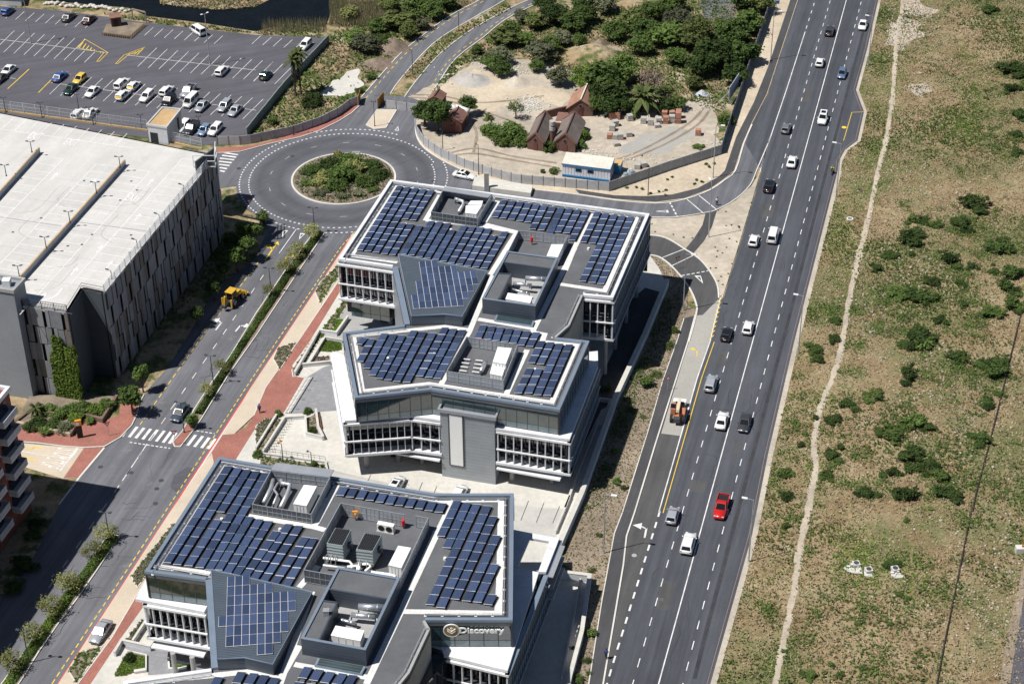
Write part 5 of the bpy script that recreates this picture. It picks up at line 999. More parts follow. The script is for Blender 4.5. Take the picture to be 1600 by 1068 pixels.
def car(kind,col,label,u,v,head,z=.03,group='cars and vans',name=None,cat=None,extra=None):
    L,W,H,B,c0,c1,r0,r1,nz_,tz=KIND[kind]; w=W/2; paint='paint_'+col
    p=S(u,v,.65); T=thing(name or {'pickup':'pickup_truck','canopy_pickup':'pickup_truck','van':'van'}.get(kind,'car'),label,cat or {'pickup':'pickup','canopy_pickup':'pickup','van':'van'}.get(kind,'car'),(p.x,p.y,z),group,R(head))
    def body():
        st=[(-.5,.42,tz-.12,w*.86),(-.485,.3,tz-.02,w*.93),(-.42,.24,tz,w*.985)]
        if kind=='pickup': st+=[(-.14,.24,B-.02,w),(.0,.22,B,w)]
        else: st+=[(-.25,.22,B,w),(.0,.22,B,w)]
        st+=[(c1,.22,B-.02,w*.99),(.36,.24,(B+nz_)/2+.03,w*.97),(.455,.27,nz_,w*.9),(.49,.33,nz_-.1,w*.8),(.5,.42,nz_-.2,w*.72)]
        return loft([(a*L,b,c,d) for a,b,c,d in st])
    mobj('body',(kind,col),body,paint,T,True)
    wt=w*.76; wb=w*.9
    bx=[(c0*L,wb),(c1*L,wb*.96)]; tx=[(r0*L,wt),(r1*L,wt*.97)]
    def cab():
        mb=MB(); v=[Vector((c0*L,-wb,B-.05)),Vector((c1*L,-wb*.96,B-.05)),Vector((c1*L,wb*.96,B-.05)),Vector((c0*L,wb,B-.05)),Vector((r0*L,-wt,H-.05)),Vector((r1*L,-wt*.97,H-.05)),Vector((r1*L,wt*.97,H-.05)),Vector((r0*L,wt,H-.05))]
        ri=[Vector(((r0+.015)*L,-wt*.9,H)),Vector(((r1-.03)*L,-wt*.88,H)),Vector(((r1-.03)*L,wt*.88,H)),Vector(((r0+.015)*L,wt*.9,H))]
        mb.add(v+ri,[(0,1,5,4),(1,2,6,5),(2,3,7,6),(3,0,4,7),(4,5,9,8),(5,6,10,9),(6,7,11,10),(7,4,8,11),(8,9,10,11)]); return mb
    mobj('cabin',(kind,col),cab,paint,T)
    def win(a,b,c,d,s=.10,off=.02):   # quad inset on a cabin face
        q=[Vector(x) for x in (a,b,c,d)]; m=sum(q,Vector())/4; n=(q[1]-q[0]).cross(q[3]-q[0]).normalized(); q=[m+(x-m)*(1-s)+n*off for x in q]; return MB().face3(q)
    zl,zh=B-.02,H-.07
    P0=lambda x,y,z:(x,y,z)
    A=(c1*L,-wb*.96,zl);Bq=(c1*L,wb*.96,zl);C=(r1*L,wt*.97,zh);D=(r1*L,-wt*.97,zh)
    mobj('windscreen',(kind,),lambda:win(A,Bq,C,D,.12),'car_glass',T)
    A2=(c0*L,wb,zl);B2=(c0*L,-wb,zl);C2=(r0*L,-wt,zh);D2=(r0*L,wt,zh)
    mobj('rear_window',(kind,),lambda:win(A2,B2,C2,D2,.2),'car_glass',T)
    nsp=2 if kind in('hatch','sedan','suv','wagon','van','canopy_pickup') else 1
    for s in (-1,1):
        for k in range(nsp):
            def sw(s=s,k=k):
                t0,t1=k/nsp,(k+1)/nsp; lx=lambda t:c0*L+(c1-c0)*L*t; ux=lambda t:r0*L+(r1-r0)*L*t
                q=[(lx(t0),s*wb,zl),(lx(t1),s*wb*.98,zl),(ux(t1),s*wt*.98,zh),(ux(t0),s*wt,zh)]
                if s>0: q=[q[1],q[0],q[3],q[2]]
                return win(*q,s=.14)
            mobj('side_window',(kind,s,k),sw,'car_glass',T)
        mobj('headlight',(kind,s),lambda:MB().box((.475*L,s*w*.66,nz_-.07),(.12,.34,.14)),'head_lamp',T); mobj('taillight',(kind,s),lambda:MB().box((-.492*L,s*w*.74,tz-.22),(.08,.22,.2)),'tail_lamp',T)
        mobj('mirror',(kind,s,col),lambda:MB().box(((c1-.05)*L,s*(w+.08),B+.06),(.12,.18,.13)),paint,T)
        for x in (-.31,.32): wheel(T,x*L,s*(w-.1),.31 if kind in('hatch','sedan','wagon') else .35)
    mobj('number_plate',(kind,),lambda:MB().box((-.503*L,0,.62),(.02,.46,.12)),'plate',T); mobj('grille',(kind,),lambda:MB().box((.497*L,0,.52),(.03,w*1.0,.16)),'trim_black',T); mobj('bumper',(kind,),lambda:MB().box((-.495*L,0,.42),(.08,w*1.7,.14)),'trim_black',T)
    if kind=='pickup':
        def bed():
            mb=MB(); x0,x1=-.485*L,-.15*L
            mb.box(((x0+x1)/2,0,B-.01),((x1-x0),W*.78,.02)); return mb
        mobj('load_bed',(kind,),bed,'trim_black',T)
        def rails():
            mb=MB(); x0,x1=-.49*L,-.14*L
            for s in (-1,1): mb.box(((x0+x1)/2,s*w*.93,B+.1),(x1-x0,.09,.28))
            mb.box((x0,0,B+.1),(.08,W*.9,.28)); return mb
        mobj('bed_side',(kind,col),rails,paint,T)
    if extra=='rear_yellow': mobj('rear_sticker',(kind,),lambda:MB().face3([Vector(A2)*1.0+Vector((-.05,-.12,.05)),Vector(B2)+Vector((-.05,.12,.05)),Vector(C2)+Vector((-.04,.08,-.08)),Vector(D2)+Vector((-.04,-.08,-.08))]),'yellow_paint',T)
    if extra=='roof_rack': mobj('roof_rack',(kind,),lambda:MB().bar((r0*L,-.4,H+.06),(r1*L,-.4,H+.06),.06,.05).bar((r0*L,.4,H+.06),(r1*L,.4,H+.06),.06,.05),'dark_metal',T)
    if extra=='roof_black': mobj('roof_glass',(kind,),lambda:MB().box(((r0+r1)/2*L,0,H+.008),((r1-r0)*L*.5,wt*1.3,.012)),'car_glass',T)
    return T
g1='cars on the highway'
for k,c,l,u,v,h in (
 ('suv','dark','dark grey car farthest up the left carriageway of the highway',1296,48,75),('hatch','white','white hatchback behind the dark car at top of the highway',1281,97,75),('hatch','grey','grey hatchback in the left lane beside white sedan ahead of bus bay',1228,200,75),
 ('sedan','white','white sedan in the middle lane just above black car',1237.5,252,75),('suv','black','black car near the sandy traffic island on the highway',1201.5,290,75),('hatch','white','white hatchback side by side with white panel van',1178,375,75),('van','white','white panel van with glazed back doors on the highway',1208,368,75),
 ('hatch','black','black hatchback with yellow number plate by the yellow hatching',1135,521,75),('hatch','white','white hatchback ahead and right of the black hatchback',1169,511,75),('wagon','silver','silver estate car beside the parked telehandler lane',1111,598,75),('sedan','white','white sedan beside oncoming dark grey sedan',1128,656,75),
 ('hatch','silver','silver hatchback nearest the turning lane dashes',1051,804,75),('suv','white','white crossover nearest the viewer on the highway',1075.5,848,75),
 ('sedan','white','white oncoming sedan at top right of the highway',1348,39,255),('hatch','steel_blue','steel blue oncoming hatchback above the bus bay',1315.5,115,255),('suv','white','white oncoming car near the bus bay with dark roof window',1285.5,185,255),('sedan','dark','dark grey oncoming sedan beside white sedan',1163.5,660,255)):
    car(k,c,l,u,v,h,group=g1,extra='roof_black' if u==1285.5 else None)
car('pickup','red','bright red pickup truck with open bed on the highway',1127,792,255,group=g1)
car('sedan','white','white sedan with black sunroof leaving the roundabout',726,273,-22,group='cars on the streets',extra='roof_black'); car('sedan','slate','dark blue-grey sedan approaching the zebra crossing',281,644,254,group='cars on the streets',extra=None); car('sedan','silver','silver sedan parked on the sandy strip beside brick walk',157,986,254,z=.1,group='cars on the streets')
car('hatch','white','white car with black windscreen parked at left between the office blocks',620,756,70,z=.13,group='cars between the offices',extra='roof_black'); car('hatch','white','white car parked at right between the office blocks, half hidden by parapet',718,770,70,z=.13,group='cars between the offices')
g2='cars in the car park'
fa=lambda x,y:(x/6.667,80+y/6.667); fb=lambda x,y:(160+x/6.667,90+y/6.667)
for k,c,l,(u,v),h,e in (
 ('hatch','blue','bright blue car alone at top left of car park',(12,17),72,None),('sedan','dark','black sedan in the back row left of maroon car',(107,26),72,None),('sedan','maroon','dark maroon sedan in the back row nearest the red kiosk',(139,30),72,None),('van','white','white minibus parked askew by the river bank',(309,48),129,None),
 ('wagon','white','white people carrier alone under the tall lamp',(347,110),72,None),('wagon','white','white car at upper right corner of the car park by wall',(476.5,70),252,None),('hatch','green','dark green hatchback near the palm trees',(415,117),72,None),
 ('sedan','white','white sedan at far left of the car park',fa(85,195),252,None),('sedan','dark','dark car cut by left picture edge in car park',fa(-5,285),252,None),('sedan','blue','blue sedan left of the yellow car',fa(622,262),72,None),('hatch','yellow','yellow hatchback in the car park',fa(828,288),252,None),('sedan','green','dark green sedan in front of the yellow hatchback',fa(733,392),252,None),
 ('sedan','white','white sedan second along from dark green sedan',fa(960,420),252,None),('canopy_pickup','white','white pickup with canopy and dark side windows',fa(1272,338),72,None),('hatch','white','white hatchback with yellow rear window behind the canopy pickup',fa(1395,355),72,'rear_yellow'),('wagon','white','white car with yellow rear window in the front row',fa(1283,452),72,'rear_yellow'),
 ('wagon','white','white estate facing the garage, right of the yellow-windowed car',fb(460,402),252,None),('wagon','white','white estate in the row behind black off-roader',fb(670,342),72,None),('suv','black','black off-roader facing the garage',fb(688,448),252,None),('pickup','silver','silver pickup behind the white delivery van',fb(893,348),252,None),('van','white','tall white delivery van beside silver sedan in car park',fb(920,455),252,None),
 ('sedan','silver','silver sedan right of the white delivery van',fb(1033,502),252,None),('wagon','silver','silver people carrier in the right half of car park',fb(1270,502),252,None),('sedan','silver','silver sedan right of the silver people carrier',fb(1380,548),252,None),
 ('wagon','white','white car mostly hidden by the lift house',fb(838,715),252,None),('pickup','dark','dark pickup right of the lift house',fb(925,735),252,None),('hatch','pale_blue','light blue hatchback between dark pickup and white estate',fb(1058,755),252,None),('wagon','white','white estate in front row at the garage corner',fb(1173,748),252,None),
 ('wagon','white','white car seen through the garage roof fence',fa(820,648),72,None),('sedan','white','white sedan seen through the roof fence, right of another',fa(940,640),72,None)):
    car(k,c,l,u,v,h,group=g2,extra=e,z=.012)
# ---- machines
def machine(name,label,cat,u,v,head,z=.05):
    p=S(u,v,.8); return thing(name,label,cat,(p.x,p.y,z),None,R(head))
mat('cat_yellow',(.6,.36,.04),.45,.12,2,6); mat('tele_orange',(.5,.19,.1),.45,.1,2,6); mat('tele_cream',(.68,.58,.4),.5,.08,2,6)
def B_(T,name,m,*boxes,smooth=False):
    mb=MB()
    for b in boxes: mb.box(*b)
    return mb.build(name,m,T,local=True)
def bevel(o,w=.05): 
    b=o.modifiers.new('b','BEVEL'); b.width=w; b.segments=2; return o
T=machine('backhoe_loader','yellow backhoe loader driving along the shaded street','backhoe',364,467,66)
bevel(B_(T,'hood','cat_yellow',((1.2,0,1.35),(1.6,.95,.75)))); bevel(B_(T,'chassis','dark_metal',((.2,0,.75),(3.8,.9,.45)))); bevel(B_(T,'cab_roof','cat_yellow',((-.35,0,2.75),(1.9,1.5,.16))),.07)
B_(T,'cab_glass','car_glass',((-.3,0,2.05),(1.4,1.25,1.2))); MB().tube([(.4,.6,1.5),(.4,.6,2.7)],.05,6).tube([(.4,-.6,1.5),(.4,-.6,2.7)],.05,6).tube([(-1.,.6,1.5),(-1.,.6,2.7)],.05,6).tube([(-1.,-.6,1.5),(-1.,-.6,2.7)],.05,6).build('cab_pillar','cat_yellow',T,local=True)
MB().prism([(2.7,-1.15),(3.4,-1.15),(3.4,1.15),(2.7,1.15)],.35,.5).prism([(2.6,-1.15),(2.75,-1.15),(2.75,1.15),(2.6,1.15)],.35,1.15).build('front_bucket','cat_yellow',T,local=True)
MB().bar((.6,.62,1.5),(2.7,.62,.8),.16,.24).bar((.6,-.62,1.5),(2.7,-.62,.8),.16,.24).build('loader_arm','cat_yellow',T,local=True)
MB().bar((-1.7,0,1.1),(-2.5,0,2.7),.28,.34).build('boom','cat_yellow',T,local=True); MB().bar((-2.5,0,2.7),(-2.75,0,1.2),.22,.28).build('dipper','cat_yellow',T,local=True); MB().prism([(-3.1,-.35),(-2.5,-.35),(-2.5,.35),(-3.1,.35)],.6,1.2).build('back_bucket','dark_metal',T,local=True)
MB().bar((-1.9,.9,.4),(-1.9,.9,1.9),.25,.25).bar((-1.9,-.9,.4),(-1.9,-.9,1.9),.25,.25).build('stabiliser','cat_yellow',T,local=True)
for x,r in ((-.9,.72),(1.7,.5)):
    for s in (-1,1): wheel(T,x,s*.85,r,.4)
T=machine('telehandler','orange and cream telehandler parked in the bus bay','telehandler',1059.5,645,80)
bevel(B_(T,'chassis','tele_orange',((0,0,.8),(4.2,1.0,.5)))); bevel(B_(T,'cab','tele_orange',((-.1,.78,1.55),(1.7,.8,1.3))),.08); B_(T,'cab_glass','car_glass',((-.2,.78,2.0),(1.1,.84,.5)),((-.5,.78,2.22),(.6,.6,.02))); bevel(B_(T,'engine_cover','tele_orange',((-.4,-.8,1.25),(1.7,.75,.75))),.08)
bevel(B_(T,'counterweight','dark_metal',((-2.1,0,1.0),(.8,.95,.8)))); MB().bar((-1.7,0,2.35),(2.4,0,1.7),.5,.5).build('boom','tele_cream',T,local=True); MB().bar((2.2,0,1.5),(2.8,0,.7),.35,.35).build('boom_head','tele_cream',T,local=True); bevel(B_(T,'bucket','unit_white',((3.1,0,.7),(.9,2.1,.75)))); B_(T,'fork_carriage','dark_metal',((2.6,0,.7),(.15,1.3,.8)))
for x in (-1.35,1.35):
    for s in (-1,1): wheel(T,x,s*.95,.62,.42)
# ---- people
mat('skin',(.12,.065,.045),.6,.1); mat('cloth_blue',(.03,.07,.3),.9,.15,3,8); mat('cloth_dark',(.02,.022,.03),.9,.15,3,8); mat('cloth_white',(.65,.66,.7),.9,.1,3,8); mat('cloth_hiviz',(.55,.75,.05),.8,.1,3,8); mat('helmet_red',(.6,.08,.04),.4,.05)
def person(label,u,v,head,shirt,trousers,ride=False,z=.1):
    p=S(u,v,0); T=thing('person',label,'person',(p.x,p.y,z),None,R(head))
    if ride: J=dict(pel=(-.15,0,.95),che=(.1,0,1.35),nek=(.14,0,1.5),hd=(.2,0,1.68),sL=(.1,.2,1.4),eL=(.3,.28,1.2),hL=(.5,.26,1.12),hipL=(-.12,.12,.92),kL=(.22,.2,.75),fL=(.05,.2,.35))
    else: J=dict(pel=(0,0,.92),che=(.03,0,1.3),nek=(.03,0,1.47),hd=(.05,0,1.64),sL=(.02,.19,1.4),eL=(-.06,.26,1.12),hL=(.08,.27,.88),hipL=(0,.1,.88),kL=(.12,.1,.48),fL=(.16,.1,.05))
    mir=lambda q,sw=0:(q[0]-sw,-q[1],q[2])
    def skin(nm,verts,edges,rad,m):
        me=bpy.data.meshes.new(nm); me.from_pydata(verts,edges,[]); me.materials.append(MATS[m]); o=bpy.data.objects.new(nm,me); COL.objects.link(o); o.parent=T
        s=o.modifiers.new('s','SKIN')
        for i,r in enumerate(rad): me.skin_vertices[0].data[i].radius=(r,r)
        me.skin_vertices[0].data[0].use_root=True; b=o.modifiers.new('d','SUBSURF'); b.levels=b.render_levels=1; return o
    sw=0 if ride else .3
    V=[J['pel'],J['che'],J['nek'],J['hd'],(J['hd'][0],0,J['hd'][2]+.1),J['sL'],J['eL'],J['hL'],mir(J['sL']),mir(J['eL'],-.14*(not ride)),mir(J['hL'],-.1*(not ride)),J['hipL'],J['kL'],J['fL'],mir(J['hipL']),mir(J['kL'],sw*.6),mir(J['fL'],sw*1.2),(J['fL'][0]+.14,J['fL'][1],J['fL'][2]),(mir(J['fL'],sw*1.2)[0]+.14,-J['fL'][1],J['fL'][2])]
    E=[(0,1),(1,2),(2,3),(3,4),(1,5),(5,6),(6,7),(1,8),(8,9),(9,10),(0,11),(11,12),(12,13),(0,14),(14,15),(15,16),(13,17),(16,18)]
    skin('body',V,E,[.13,.15,.055,.09,.08,.06,.045,.04,.06,.045,.04,.09,.065,.05,.09,.065,.05,.045,.045],'skin')
    skin('shirt',[V[0],V[1],(V[2][0],0,V[2][2]-.06),V[5],V[6],V[8],V[9]],[(0,1),(1,2),(1,3),(3,4),(1,5),(5,6)],[.16,.185,.09,.09,.07,.09,.07],shirt)
    skin('trousers',[(V[0][0],0,V[0][2]+.02),V[11],V[12],V[13],V[14],V[15],V[16]],[(0,1),(1,2),(2,3),(0,4),(4,5),(5,6)],[.165,.115,.085,.07,.115,.085,.07],trousers)
    h=Vector(J['hd'])+Vector((-.02,0,.08)); mb=MB(); mb.tube([h+Vector((0,0,-.06)),h+Vector((0,0,.02)),h+Vector((0,0,.07))],[.11,.105,.04],8); mb.build('hair' if not ride else 'helmet','black' if not ride else 'helmet_red',T,local=True); return T
person('person in blue shirt walking on the brick walk',406,645,250,'cloth_blue','cloth_dark'); person('person in white top crossing by the sandy island',1120,321,100,'cloth_white','cloth_dark',z=.05); person('person in bright blue walking on the dark footway kerb',947,1029,80,'cloth_blue','cloth_dark',z=.16)
R_=person('rider in high-visibility vest and red helmet on motorbike',1300,271,255,'cloth_hiviz','cloth_dark',True,.05)
p=S(1300,271); T=thing('motorbike','small dark motorbike carrying the rider in high-visibility vest','motorbike',(p.x,p.y,.04),None,R(255)); wheel(T,-.65,0,.3,.1); wheel(T,.65,0,.3,.1); MB().bar((-.55,0,.7),(.35,0,.75),.22,.22).build('seat','black',T,local=True); MB().bar((.65,0,.35),(.45,0,1.0),.07,.07).build('fork','steel',T,local=True); MB().bar((.45,-.32,1.05),(.45,.32,1.05),.04,.04).build('handlebar','steel',T,local=True); MB().box((0,0,.5),(.6,.26,.34)).build('engine','dark_metal',T,local=True)
# ================================================================ vegetation
def rnd_dir(r):
    z=r.uniform(-1,1); a=r.uniform(0,6.283); s=math.sqrt(1-z*z); return Vector((s*math.cos(a),s*math.sin(a),z))
def leaf_quad(mb,p,n,s,r,asp=1.6):
    t=n.cross(rnd_dir(r)); 
    if t.length<1e-3: t=Vector((1,0,0))
    t.normalize(); b=n.cross(t); t=t*s*asp*.5; b=b*s*.5; k=len(mb.v); mb.v+=[p-t,p-b*.9,p+t,p+b*.9]; mb.f.append((k,k+1,k+2,k+3))
def crown_mesh(seed,clumps,per,leaf,flat_=1.,low=-.55,spread=.62,cr=.42,name='foliage'):
    r=random.Random(seed); mb=MB()
    for i in range(clumps):
        d=rnd_dir(r); d.z=max(low,d.z); c=Vector((d.x,d.y,d.z*flat_))*spread*r.uniform(.55,1.08); k=cr*r.uniform(.6,1.25)
        for j in range(per):
            e=rnd_dir(r); e.z=e.z*.85+.1; p=c+e*k*(r.random()**.35); n=(e+rnd_dir(r)*.8+Vector((0,0,.35))).normalized(); leaf_quad(mb,p,n,leaf*r.uniform(.6,1.4),r)
    me=bpy.data.meshes.new(name); me.from_pydata(mb.v,[],mb.f); return me
def bush_mesh(seed):
    r=random.Random(seed); mb=MB(); cs=[Vector((0,0,.15))]
    for i in range(24):
        b=r.choice(cs); d=rnd_dir(r); d.z*=.5; c=b+d*r.uniform(.2,.5)
        if math.hypot(c.x,c.y*1.25)>1.0 or c.z<0 or c.z>.75: continue
        cs.append(c)
    for c in cs:
        k=.3*r.uniform(.55,1.25)*(1.15-.4*c.length)
        for j in range(52):
            e=rnd_dir(r); e.z=e.z*.9+.1; p=c+e*k*(r.random()**.4); n=(e+rnd_dir(r)*.8+Vector((0,0,.3))).normalized(); leaf_quad(mb,p,n,.11*r.uniform(.6,1.5),r)
    me=bpy.data.meshes.new('foliage'); me.from_pydata(mb.v,[],mb.f); return me
CR={'bush':[bush_mesh(i) for i in range(9)],'round':[crown_mesh(20+i,26,70,.12,1.,-.5,.66,.36) for i in range(4)],'wisp':[crown_mesh(40+i,24,46,.075,.8,-.4,.72,.36) for i in range(3)],'dense':[crown_mesh(60+i,44,75,.09,.9,-.3,.72,.32) for i in range(4)]}
_cmat={}
def crown(kind,i,m):
    k=(kind,i%len(CR[kind]),m)
    if k not in _cmat: me=CR[kind][k[1]].copy(); me.name='foliage'; me.materials.append(MATS[m]); _cmat[k]=me
    return _cmat[k]
cnt=[0]
def shrub(label,u,v,wpx,m='leaf_dark',kind='bush',hz=.75,group=None,name='bush',cat='bush',z=0.):
    cnt[0]+=1; p=S(u,v,z+.3); p2=S(u+wpx/2,v,z+.3); rad=max(.3,(p2-p).length); r=random.Random(cnt[0])
    T=thing(name,label,cat,(p.x,p.y,z),group,r.uniform(0,6.28)); o=bpy.data.objects.new('foliage',crown(kind,cnt[0],m)); COL.objects.link(o); o.parent=T; o.scale=(rad*1.05,rad*r.uniform(.85,1.1),rad*hz*r.uniform(.9,1.1)); o.location=(0,0,rad*hz*.32)
    if rad>1.1 and group==gF:
        for k in range(2):
            a=r.uniform(0,6.28); o2=bpy.data.objects.new('foliage',crown(kind,cnt[0]+k+2,m)); COL.objects.link(o2); o2.parent=T; s_=r.uniform(.45,.75); o2.scale=(rad*s_,rad*s_,rad*hz*s_*r.uniform(.7,1.2)); o2.location=(math.cos(a)*rad*.8,math.sin(a)*rad*.8,rad*hz*s_*.3); o2.rotation_euler[2]=a
    if rad>.7:
        mb=MB()
        for k in range(3): a=6.283*k/3+r.random(); mb.tube([(0,0,-.1),(math.cos(a)*rad*.25,math.sin(a)*rad*.25,rad*hz*.6)],[.06,.03],5)
        mb.build('stem','bark',T,local=True)
    return T
def tree(label,u,v,h,rad,m='leaf_mid',kind='round',rz=None,group=None,trunk='bark',name='tree',z=0.,tr=None,lean=(0,0),base=True):
    """(u,v) is the photo point at the foot of the trunk."""
    cnt[0]+=1; p=S(u,v,z); r=random.Random(cnt[0]*7+3); T=thing(name,label,'tree',(p.x,p.y,z),group,r.uniform(0,6.28)*0); rz=rz or rad*.85; zc=h-rz*.95; tr=tr or max(.08,rad*.07)
    mb=MB(); L=Vector((lean[0],lean[1],0)); mb.tube([(0,0,-.2),L*.3+Vector((0,0,zc*.5)),L*.8+Vector((0,0,zc))],[tr*1.3,tr,tr*.6],7)
    for k in range(5):
        a=6.283*k/5+r.random(); s=L*.5+Vector((0,0,zc*r.uniform(.55,.9))); mb.tube([s,s+Vector((math.cos(a)*rad*.35,math.sin(a)*rad*.35,rz*.35)),L+Vector((math.cos(a)*rad*.65,math.sin(a)*rad*.65,zc+rz*r.uniform(0,.4)-s.z+s.z))],[tr*.5,tr*.35,tr*.15],5)
    mb.build('trunk',trunk,T,local=True); o=bpy.data.objects.new('crown',crown(kind,cnt[0],m)); COL.objects.link(o); o.parent=T; o.location=(L.x,L.y,zc); o.scale=(rad*1.08,rad*r.uniform(.9,1.1),rz*1.05); o.rotation_euler[2]=r.uniform(0,6.28); return T
gF='bushes in the dry field'
FB=[(1582,110,40),(1580,140,26),(1592,182,30),(1588,212,24),(1592,237,24),(1547,17,26),(1540,140,9),(1541,153,10),(1558,232,12),(1520,320,40),(1424,343,22),(1444,342,20),(1462,353,24),(1496,351,38),(1420,374,44),(1392,396,26),(1426,396,14),(1371,417,22),(1560,389,40),(1486,408,34),(1517,416,20),(1551,412,11),(1575,427,42),(1404,458,34),(1442,464,42),(1457,440,28),(1570,452,34),(1552,490,36),(1577,477,38),(1467,500,24),(1506,475,18),(1430,530,50),(1502,442,18),
(1422,540,30),(1445,538,36),(1547,582,44),(1565,566,26),(1417,588,36),(1370,619,32),(1545,628,28),(1562,616,18),(1325,632,28),(1307,656,28),(1430,661,44),(1450,666,24),(1395,678,40),(1532,686,34),(1300,711,28),(1312,698,18),(1295,741,26),(1418,712,44),(1432,733,34),(1460,729,28),(1477,746,34),(1480,771,36),(1422,775,40),(1392,738,26),(1355,770,34),(1455,794,11),(1250,694,16),(1222,737,28),(1227,776,24),(1272,652,14),(1497,561,30),(1257,677,14),(1227,821,18),(1265,1053,22),(1405,926,16),(1420,933,12),(1395,880,24),(1347,1043,12),(1300,1036,16),(1312,1053,16),(1340,973,13),(1226,1015,12),(1417,812,14),(1275,545,30),(1280,560,22),(1310,500,22),(1304,530,22),(1530,330,20)]
def near(u,v):
    if v<260 and u>1570: return 'at the top right picture edge'
    if v<260: return 'in the upper part of the field'
    if u<1330: return 'close to the sandy footpath'
    if v<540: return 'in the upper field cluster' if u<1530 else 'near right edge of the field'
    if v<800: return 'in the middle of the field' if u<1480 else 'beside the dark pipe line'
    return 'in the field near white slabs'
for u,v,wd in FB:
    m=['leaf_dark','leaf_dark','leaf_mid','leaf_mid','leaf_dark','leaf_bright'][(u*7+v)%6 if wd>13 else 2]; m='leaf_dark' if m=='leaf_bright' else m
    sz='small' if wd<17 else ('broad' if wd>33 else 'rounded'); shrub('%s %s bush %s'%(sz,'dark green' if m=='leaf_dark' else 'mid green',near(u,v)),u,v,wd*1.2,m,'bush',.66,gF)
# ---- grass and litter on the field
rg=random.Random(11)
ry=sorted([(p.y,p.x) for p in RT]); 
def hx(y):
    for i in range(len(ry)-1):
        if ry[i][0]<=y<=ry[i+1][0]: t=(y-ry[i][0])/max(1e-6,ry[i+1][0]-ry[i][0]); return ry[i][1]+(ry[i+1][1]-ry[i][1])*t
    return 999
fy=sorted([(p.y,p.x) for p in FP])
def fpx(y):
    for i in range(len(fy)-1):
        if fy[i][0]<=y<=fy[i+1][0]: return fy[i][1]
    return -999
TU={k:MB() for k in ('grass_dry','grass_green','leaf_mid','leaf_grey')}
def tuft(mb,p,s,r,n=3):
    for k in range(n):
        a=r.uniform(0,6.283); d=Vector((math.cos(a),math.sin(a),0)); b=Vector((-d.y,d.x,0))*s*.32; t=d*s*r.uniform(.2,.7)+Vector((0,0,s*r.uniform(.35,.8))); i=len(mb.v); mb.v+=[p-b,p+b,p+t+b*.4,p+t-b*.4]; mb.f.append((i,i+1,i+2,i+3))
n=0
while n<125000:
    y=rg.uniform(170,402); x=rg.uniform(20,165)
    if x<hx(y)+.7 or x>y*.333+8+28*rg.random(): continue
    if abs(x-fpx(y))<.25+.5*rg.random(): continue
    P_=Vector((x,y,0)); a=noise.noise(P_*.05)+.5*noise.noise(P_*.17+Vector((9,0,0))); b=noise.noise(P_*.5)
    g_=a+.5*b+rg.uniform(-.35,.35)
    if g_<-.3 and rg.random()<.6: continue
    k='grass_dry' if g_<.07 else ('grass_green' if g_<.42 else 'leaf_mid')
    if k!='grass_dry' and rg.random()<.18: k='leaf_grey'
    tuft(TU[k],P_,rg.uniform(.16,.42) if k!='leaf_mid' else rg.uniform(.25,.55),rg,2); n+=1
for k,lb in (('grass_dry','dry straw-coloured grass scattered over the field'),('grass_green','green grass patches scattered over the field'),('leaf_mid','low dark green ground cover in the field'),('leaf_grey','grey-green weeds scattered through the field')):
    tag(TU[k].build('grass' if 'grass' in k else 'ground_cover',k),lb,'grass' if 'grass' in k else 'ground cover',kind='stuff')
st_=MB(); r=random.Random(5)
for i in range(1500):
    u,v=r.choice([(1470,310),(1450,420),(1460,435),(1530,600),(1560,850),(1570,900),(1430,640),(1380,540),(1490,960),(1300,700),(1340,480),(1440,60),(1430,20),(1520,690),(1400,290)]); p=S(u,v); p=p+Vector((r.gauss(0,5),r.gauss(0,6),0)); s=r.uniform(.08,.26)
    if p.x<hx(p.y)+1: continue
    st_.box(p+Vector((0,0,s*.3)),(s*r.uniform(.8,1.6),s,s*.7),r.uniform(0,3))
tag(st_.build('stones','dirt_pale'),'pale stones and rubble littered over the field','stones',kind='stuff')
gl=MB(); r=random.Random(8)
for c_,n_ in (((1345,880),700),((1330,870),500),((1430,900),400),((1290,330),500),((1310,380),500),((1505,200),600),((1520,150),400),((1510,90),300)):
    c=S(*c_)
    for i in range(n_): p=c+Vector((r.gauss(0,2.2),r.gauss(0,4.0),0)); tuft(gl,p,r.uniform(.2,.4),r,2) if p.x>hx(p.y)+1 else None
sb=MB(); r=random.Random(77)
for i in range(150):
    u_,v_,w_=FB[r.randrange(len(FB))]; c=S(u_,v_)+Vector((r.gauss(0,4),r.gauss(0,6),0)); rx_=r.uniform(.6,2.6); ry_=r.uniform(.8,3.6); a_=r.uniform(0,3)
    for j in range(int(rx_*ry_*42)):
        q_=Vector((r.gauss(0,.5)*rx_,r.gauss(0,.5)*ry_,0)); p=c+Vector((q_.x*math.cos(a_)-q_.y*math.sin(a_),q_.x*math.sin(a_)+q_.y*math.cos(a_),r.uniform(.03,.4)))
        if p.x<hx(p.y)+1 or abs(p.x-fpx(p.y))<.5: continue
        leaf_quad(sb,p,(rnd_dir(r)+Vector((0,0,1))).normalized(),r.uniform(.12,.3),r)
for i in range(170):        # greener strip along the kerb
    y=r.uniform(178,380); c=Vector((hx(y)+r.uniform(1.5,9),y,0))
    if noise.noise(c*.06)<-.15: continue
    for j in range(int(r.uniform(20,90))):
        p=c+Vector((r.gauss(0,1.1),r.gauss(0,1.8),r.uniform(.02,.25)))
        if p.x<hx(p.y)+1 or abs(p.x-fpx(p.y))<.4: continue
        leaf_quad(sb if r.random()<.5 else gl,p,(rnd_dir(r)*.8+Vector((0,0,1))).normalized(),r.uniform(.1,.26),r)
tag(sb.build('ground_cover','leaf_mid'),'irregular low scrub spreading around the field bushes','scrub',kind='stuff')
